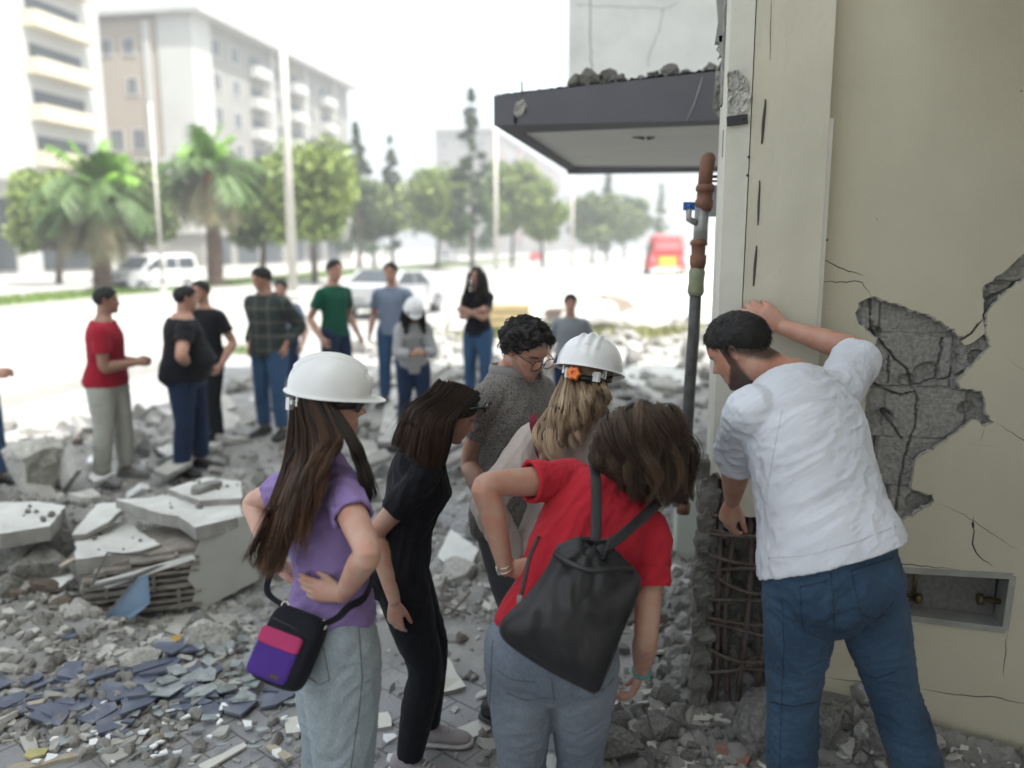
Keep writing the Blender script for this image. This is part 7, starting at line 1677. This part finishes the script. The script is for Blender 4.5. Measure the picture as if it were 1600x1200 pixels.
# ---------------- people farther off ----------------
def bg_person(label, px, d, H, yaw, z0=.05, lean=0.0, female=False, wid=1.0, belly=0.0, hands=None, feet=None, head=(0, 0), top=None, topk={}, bot=None, hair='short', hairm=None, shoe=None, skin=SK2, chest_yaw=None, cap=None, collar=None, side=0.0):
    b = gp(px, d, z0); b = gp(px, d, gh(b.x, b.y, False) + .01); H *= .985; P = person(label, b); fy = FW * math.cos(yaw) + RT * math.sin(yaw); ry = fy.cross(UP); cy_ = yaw if chest_yaw is None else chest_yaw; fc = FW * math.cos(cy_) + RT * math.sin(cy_); rc = fc.cross(UP)
    pel = b + UP * (.53 * H) ; nk = pel + (UP + fy * lean + ry * side).normalized() * .295 * H
    hy = cy_ + head[0]; hf_ = FW * math.cos(hy) + RT * math.sin(hy) + UP * head[1]
    hs = []
    for i in (0, 1):
        h = hands[i] if hands else None
        e = (-1, 1)[i]
        if h is None: w_ = nk + rc * (e * .15 * H) - UP * (.315 * H) + fc * .05 * H; pole = w_ - fc * .5 + rc * e * .2; hs.append(dict(w=w_, e=pole, n=-rc * e, t=fc))
        elif h == 'hip': w_ = pel + UP * .07 * H + rc * (e * .115 * H) - fc * .01; hs.append(dict(w=w_, e=w_ + rc * e * 1.0 - fc * .35, d=-rc * e + fc * .2, n=fc * .3 - rc * e, t=UP, c=(.3, .35, .4, .4)))
        elif h == 'front': w_ = nk - UP * .21 * H + fc * .13 * H + rc * e * .05 * H; hs.append(dict(w=w_, e=w_ - UP * .5 - fc * .5 + rc * e * .3, d=fc - rc * e * .3, n=-UP * .3 - rc * e, t=UP))
        elif h == 'pocket': w_ = pel + UP * .02 * H + rc * (e * .118 * H) + fc * .03; hs.append(dict(w=w_, e=w_ + rc * e * .25 - fc * .8, d=-UP + fc * .2, n=-rc * e, t=fc))
        elif h == 'fold': w_ = nk - UP * .13 * H + fc * .115 * H - rc * e * .05 * H; hs.append(dict(w=w_, e=w_ - UP * .6 + rc * e * 1.0, d=-rc * e, n=-fc, t=UP))
        elif h == 'phone': w_ = nk - UP * .19 * H + fc * .19 * H + rc * e * .03 * H; hs.append(dict(w=w_, e=w_ - UP * .6 + rc * e * .5 - fc * .3, d=fc * .6 - rc * e * .5 + UP * .3, n=-rc * e, t=UP, c=(.7, .7, .8, .8)))
    ft = [dict(p=b + ry * (-1, 1)[i] * .075 * H + fy * (feet[i] if feet else (.03, -.03)[i]), t=fy + ry * (-1, 1)[i] * .2, k=fy) for i in (0, 1)]
    f = Fig(H, pel, nk, fy, fc, UP + fc * max(0, -head[1]) * .5, hf_, hs, ft, female=female, wid=wid, belly=belly)
    f.body(P, 'body', skin, voxel=.008, smooth=2, shr=.014); k = dict(sleeve=.6, hem=-.03, grow=.010, hang=.01, wr=.006, loose=1.3); k.update(topk); nm = k.pop('nm', 'tee_shirt')
    f.top(P, nm, top, voxel=.009, smooth=2, seed=px % 17, collar=collar, **k); f.trousers(P, 'trousers', bot, voxel=.009, add=.014, wr=.006, smooth=2, seed=px % 13); f.shoes(P, shoe or M_black, shoe or M_black)
    if hair == 'short': f.cap_hair(P, hairm or H_short, thick=.05, hl=.80, nape=.24, side=.5, rough=.008)
    if hair == 'long':
        f.cap_hair(P, hairm or H_black, thick=.06, hl=.80, nape=.05, side=.3, rough=.006, name='hair_base'); F = f.HF
        g = [[F.p((sx, sy, .2)), F.p((sx * 1.25, sy * 1.1 + (.06 if sy > .2 else -.03), -.4)), F.p((sx * 1.35, sy * 1.1 + (.12 if sy > .2 else -.12), -1.0)), F.p((sx * 1.2, sy * 1.0 + (.1 if sy > .2 else -.15), -1.6))] for sx, sy in ((-.22, .44), (-.34, .30), (-.38, .05), (-.34, -.3), (-.1, -.48), (.12, -.48), (.34, -.3), (.38, .05), (.34, .30), (.22, .44))]
        strands(P, 'hair', hairm or H_black, g, 800, spread=.03, rad=.0045, wave=.012, seed=px, clump=40)
    if cap: helmet(P, f.HF, M_hat, back='none')
    return P, f
T_dred = fabric('dark_red_cotton', (.33, .012, .03)); T_green = fabric('bottle_green_cotton', (.008, .085, .05)); T_bg = fabric('blue_grey_cotton', (.20, .24, .33)); T_navy = denim('jeans_navy', (.018, .035, .085), (.010, .02, .05)); J_mid = denim('jeans_mid', (.05, .11, .22), (.03, .07, .14)); J_pale = fabric('pale_trousers', (.40, .40, .37)); T_gr = fabric('grey_knit', (.36, .36, .37))
T_pl = fabric('checked_flannel', (.045, .055, .055)); N, L, p_ = nodes(T_pl); tc = N.new('ShaderNodeTexCoord'); 
def wv(axis, sc_):
    w_ = N.new('ShaderNodeTexWave'); w_.bands_direction = axis; w_.inputs['Scale'].default_value = sc_; L.new(tc.outputs['Object'], w_.inputs['Vector']); r = N.new('ShaderNodeMapRange'); r.inputs[1].default_value = .86; r.inputs[2].default_value = .95; L.new(w_.outputs['Fac'], r.inputs[0]); return r
a_, b_ = wv('X', 2.2), wv('Z', 2.2); m_ = N.new('ShaderNodeMath'); m_.operation = 'ADD'; L.new(a_.outputs[0], m_.inputs[0]); L.new(b_.outputs[0], m_.inputs[1]); mx = N.new('ShaderNodeMix'); mx.data_type = 'RGBA'; mx.inputs[6].default_value = (.035, .045, .045, 1); mx.inputs[7].default_value = (.12, .11, .09, 1)
mm = N.new('ShaderNodeMath'); mm.operation = 'MULTIPLY'; mm.inputs[1].default_value = .6; L.new(m_.outputs[0], mm.inputs[0]); L.new(mm.outputs[0], mx.inputs[0]); L.new(mx.outputs[2], p_.inputs['Base Color'])
bg_person('man in dark red tee and pale jeans standing on the rubble, hands before him', 180, 6.95, 1.72, R(100), .03, .04, hands=('front', 'front'), top=T_dred, bot=J_pale, shoe=mat('grey_shoe', (.2, .2, .2), .8), wid=1.22, chest_yaw=R(70), skin=(.30, .185, .135))
bg_person('heavy man in black tee and navy jeans, hand on his hip', 300, 7.25, 1.72, R(95), .06, .03, wid=1.5, belly=.10, hands=(None, 'hip'), top=T_black, bot=T_navy, chest_yaw=R(60), skin=SK2)
bg_person('man in black behind the heavy man, facing the viewer with an arm out', 333, 8.3, 1.72, R(215), .05, .02, wid=1.12, hands=(dict, None) and (None, None), top=T_black, bot=fabric('black_trousers', (.010, .010, .014)), chest_yaw=R(200), skin=SK2)
bg_person('tall man in a dark checked jacket and blue jeans, hands at his pockets', 428, 8.5, 1.82, R(200), .04, .02, hands=('pocket', 'pocket'), top=T_pl, topk=dict(nm='checked_jacket', sleeve=1.92, hem=-.06, grow=.02, loose=2.4), bot=J_mid, chest_yaw=R(195), head=(R(30), -.25), wid=1.08, collar=T_pl)
bg_person('man mostly hidden behind the checked jacket, only his head showing', 449, 10.2, 1.66, R(180), .04, top=T_bg, bot=T_navy)
bg_person('man in bottle green tee standing beyond the white hard hat', 528, 9.6, 1.85, R(120), .12, .0, wid=.98, hands=(None, None), top=T_green, bot=T_navy, chest_yaw=R(130))
bg_person('man in blue grey tee in front of the pale grey car', 617, 9.8, 1.76, R(190), .12, hands=(None, None), top=T_bg, bot=J_mid)
bg_person('woman in white hard hat with long dark hair and grey top looking at her phone', 648, 8.2, 1.51, R(165), .08, .14, female=True, wid=1.0, hands=('phone', 'phone'), head=(0, -.7), top=T_gr, topk=dict(nm='knit_top', sleeve=1.9, hem=-.05, loose=2), bot=T_navy, hair='long', cap=True)
bg_person('woman in black tee and blue jeans with folded arms, long dark hair', 748, 9.6, 1.66, R(200), .10, female=True, hands=('fold', 'fold'), top=T_black, bot=J_mid, hair='long')
bg_person('man in pale grey tee far behind the blonde woman', 889, 8.6, 1.50, R(180), .12, top=fabric('pale_grey_cotton', (.27, .29, .32)), bot=T_navy)
bg_person('person cut off by the left edge, only a hand and blue jeans showing', -20, 6.9, 1.68, R(95), .03, hands=('front', 'front'), top=T_gr, bot=J_mid, wid=1.0)
# ---------------- bags ----------------
def rounded_panel(mb, c, X, Z, Y, w_, h, d, r=.25, n=36, bul=.0, rows=7):
    """soft box: superellipse outline w x h, depth d, bulging faces"""
    vs = []; prof = [(-.5, .0), (-.5, .80), (-.46, .93), (-.3, 1.0), (.3, 1.0), (.46, .93), (.5, .80), (.5, 0)]
    for (yy_, s) in prof:
        for j in range(n):
            a = 2 * math.pi * j / n; cx = math.copysign(abs(math.cos(a)) ** r, math.cos(a)) * w_ / 2 * s; cz = math.copysign(abs(math.sin(a)) ** r, math.sin(a)) * h / 2 * s
            vs.append(c + X * cx + Z * cz + Y * (yy_ * d + (bul * (1 if yy_ > 0 else -1) * (1 - s) )))
    k = len(prof); fs = [(i * n + j, (i + 1) * n + j, (i + 1) * n + (j + 1) % n, i * n + (j + 1) % n) for i in range(k - 1) for j in range(n)]; mb.add(vs, fs, True)
T_bagb = fabric('bag_black', (.012, .012, .018), bump=.4); T_pink = fabric('bag_pink', (.42, .045, .14), bump=.25); T_viol = fabric('bag_violet', (.065, .027, .21), bump=.25)
c = Pt(455, 1008, 2.08); tl = Pt(425, 948, 2.14); bl_ = Pt(395, 1050, 2.06); brr = Pt(470, 1082, 2.0); trr = Pt(518, 972, 2.1)
X = ((brr - bl_).normalized() + (Pt(500, 965, 2.1) - Pt(430, 940, 2.14)).normalized()).normalized(); Zb = (tl + trr) / 2 - (bl_ + brr) / 2; Zb = (Zb - X * Zb.dot(X)).normalized(); Yb = X.cross(Zb); Yb = Yb if Yb.dot(-FW) > 0 else -Yb
c = (bl_ + brr + tl + trr) / 4
bag = empty('crossbody_bag', c, 'black shoulder bag with pink flap and violet pocket hanging by the light jeans', 'shoulder bag')
W1 = .158; H1 = .205
mb = MB(); rounded_panel(mb, c, X, Zb, Yb, W1, H1, .07, .42, bul=.012); mb.build('bag_body', T_bagb, bag)
mb = MB(); rounded_panel(mb, c + Yb * .034 - Zb * .033 - X * .013, X, Zb, Yb, W1 * .80, H1 * .58, .022, .25, bul=.003); mb.build('front_pocket', T_viol, bag)
mb = MB(); rounded_panel(mb, c + Yb * .041 + Zb * .012 - X * .013, X, Zb, Yb, W1 * .81, H1 * .22, .018, .3, bul=.002); fl = mb.build('flap', T_pink, bag)
mb = MB(); Mx = Matrix((X, Zb, Yb)).transposed(); q = c + Yb * .0465 - Zb * .078 + X * .016; mb.box(q, (.030, .011, .002), M=Mx); lb = mb.build('brand_patch', mat('patch_brown', (.06, .025, .03), .7), bag)
mb = MB()   # raised lettering, too small to read in the photo
for k in range(5): mb.box(q + X * (-.010 + k * .005) + Yb * .0014, (.0028, .004, .0008), M=Mx)
mb.build('embossing', mat('patch_letter', (.12, .07, .06), .6), lb)
mb = MB(); mb.tube([c + Zb * H1 * .28 - X * .06 + Yb * .0385, c + Zb * H1 * .26 + Yb * .041, c + Zb * H1 * .2 + X * .062 + Yb * .037], .0022, 6); mb.build('zip', M_black, bag)
def strap(name, pts, w_, th, m, parent, side=None, n=26, **kw):
    A = cat_rom([tuple(p) for p in pts], n); mb = MB(); mb.tube([Vector(a) for a in A], w_ / 2, 10, side=side or tuple(RT), flat=th / w_); return mb.build(name, m, parent, **kw)
strap('strap', [c + Zb * H1 * .46 - X * W1 * .38, Pt(418, 925, 2.2), Pt(424, 890, 2.26), Pt(440, 830, 2.30), Pt(470, 760, 2.26), Pt(500, 722, 2.26)], .018, .004, T_bagb, bag)
strap('strap', [c + Zb * H1 * .40 + X * W1 * .40, Pt(528, 965, 2.08), Pt(545, 948, 2.07), Pt(572, 930, 2.14), Pt(584, 880, 2.3), Pt(572, 800, 2.36), Pt(552, 745, 2.3)], .022, .004, T_bagb, bag)
for a, b in ((c + Zb * H1 * .47 - X * W1 * .39, 'buckle'), (c + Zb * H1 * .41 + X * W1 * .42, 'buckle')):
    mb = MB(); mb.tube([a + X * .011 * math.cos(t) + Zb * .013 * math.sin(t) for t in np.linspace(0, 6.28, 17)], .0022, 6, cap=False); mb.build(b, mat('silver', (.7, .68, .62), .25, .05, metal=1.0), bag)
# black drawstring backpack on the woman in red
M_pu = mat('black_leatherette', (.014, .013, .016), .52, .2, 8, .25, 25, spec=.5)
outl = [(870, 852), (905, 838), (945, 846), (975, 872), (1001, 902), (994, 940), (975, 985), (952, 1045), (934, 1082), (910, 1076), (850, 1045), (800, 1012), (781, 990), (786, 966), (822, 930), (852, 890)]
bp = empty('drawstring_backpack', Pt(890, 960, 2.0), 'black drawstring backpack with flat straps slung over the red tee', 'backpack')
ctr = Vector((895, 955)); mb = MB(); vs = []; n = 72; O = [Vector(o) for o in outl]; A = cat_rom([tuple(o) for o in O] + [tuple(O[0])], n + 1)[:-1]
def bdep(px, py):   # back surface of the tee
    return 2.10 + (955 - py) / 110 * .055 + (px - 895) / 100 * .02
R_ = 16
for r in range(R_):
    t = 1 - r / (R_ - 1); s = t ** .8
    for j in range(n):
        px = ctr.x + (A[j][0] - ctr.x) * s; py = ctr.y + (A[j][1] - ctr.y) * s; bul = .085 * math.sqrt(max(0, 1 - s ** 2.6)) 
        top_ = max(0, min(1, (955 - py) / 110)); fold = .014 * math.sin(math.atan2(py - 850, px - 925) * 9) * top_ ** 1.2 + .008 * mn.noise(Vector((px / 28, py / 60, 2))) + .006 * mn.noise(Vector((px / 14, py / 30, 5)))
        vs.append(Pt(px, py, bdep(px, py) - bul * (1 - .35 * top_) + fold * (1 - s ** 4)))
b0_ = len(vs)
for r in range(1, 5):
    s = 1 - r * .24
    for j in range(n): px = ctr.x + (A[j][0] - ctr.x) * s; py = ctr.y + (A[j][1] - ctr.y) * s; vs.append(Pt(px, py, bdep(px, py) + .012))
fs = [(r * n + j, r * n + (j + 1) % n, (r + 1) * n + (j + 1) % n, (r + 1) * n + j) for r in range(R_ - 1) for j in range(n)] + [(j, (j + 1) % n, b0_ + (j + 1) % n, b0_ + j) for j in range(n)] + [(b0_ + r * n + j, b0_ + r * n + (j + 1) % n, b0_ + (r + 1) * n + (j + 1) % n, b0_ + (r + 1) * n + j) for r in range(3) for j in range(n)]
mb.add(vs, fs, True); mb.build('bag_body', M_pu, bp)
mb = MB(); A2 = cat_rom([tuple(Pt(*q)) for q in ((866, 866, 2.10), (890, 880, 2.05), (925, 892, 2.03), (960, 888, 2.05), (988, 890, 2.12))], 20); mb.tube([Vector(q) for q in A2], .008, 8); mb.build('drawcord', M_black, bp)
mb = MB(); a = Pt(928, 850, 2.13)
for e in (-1, 1): mb.tube([a, a + RT * e * .035 + UP * .02 - FW * .02, a + RT * e * .03 - UP * .035 - FW * .02, a - UP * .02], [.008, .012, .012, .006], 8, flat=.5)
mb.tube([a, a - UP * .06 + RT * .008 - FW * .03], .006, 6); mb.build('cord_knot', M_black, bp)
strap('strap', [Pt(926, 712, 2.30), Pt(931, 750, 2.22), Pt(932, 800, 2.18), Pt(930, 855, 2.13)], .030, .004, M_pu, bp)
strap('strap', [Pt(1030, 784, 2.30), Pt(1000, 812, 2.19), Pt(965, 842, 2.13), Pt(935, 862, 2.11)], .030, .004, M_pu, bp, side=tuple((RT - UP).normalized()))
strap('strap', [Pt(842, 838, 2.24), Pt(828, 870, 2.18), Pt(820, 905, 2.13), Pt(812, 940, 2.10)], .012, .004, M_pu, bp)
mb = MB(); a = Pt(812, 938, 2.09); mb.box(a, (.014, .006, .03)); mb.build('buckle', mat('silver', (.7, .68, .62), .25, .05, metal=1.0), bp)
# haze over the street
mb = MB(); mb.box((0, 450, 15.5), (1300, 1200, 33.2)); M_hz = bpy.data.materials.new('haze_air'); M_hz.use_nodes = True; N = M_hz.node_tree.nodes; N.remove(N['Principled BSDF']); pv = N.new('ShaderNodeVolumePrincipled'); pv.inputs['Density'].default_value = .0027; pv.inputs['Color'].default_value = (.95, .96, 1, 1); pv.inputs['Anisotropy'].default_value = .3
M_hz.node_tree.links.new(pv.outputs[0], N['Material Output'].inputs['Volume']); mb.build('haze', M_hz, kind='stuff')
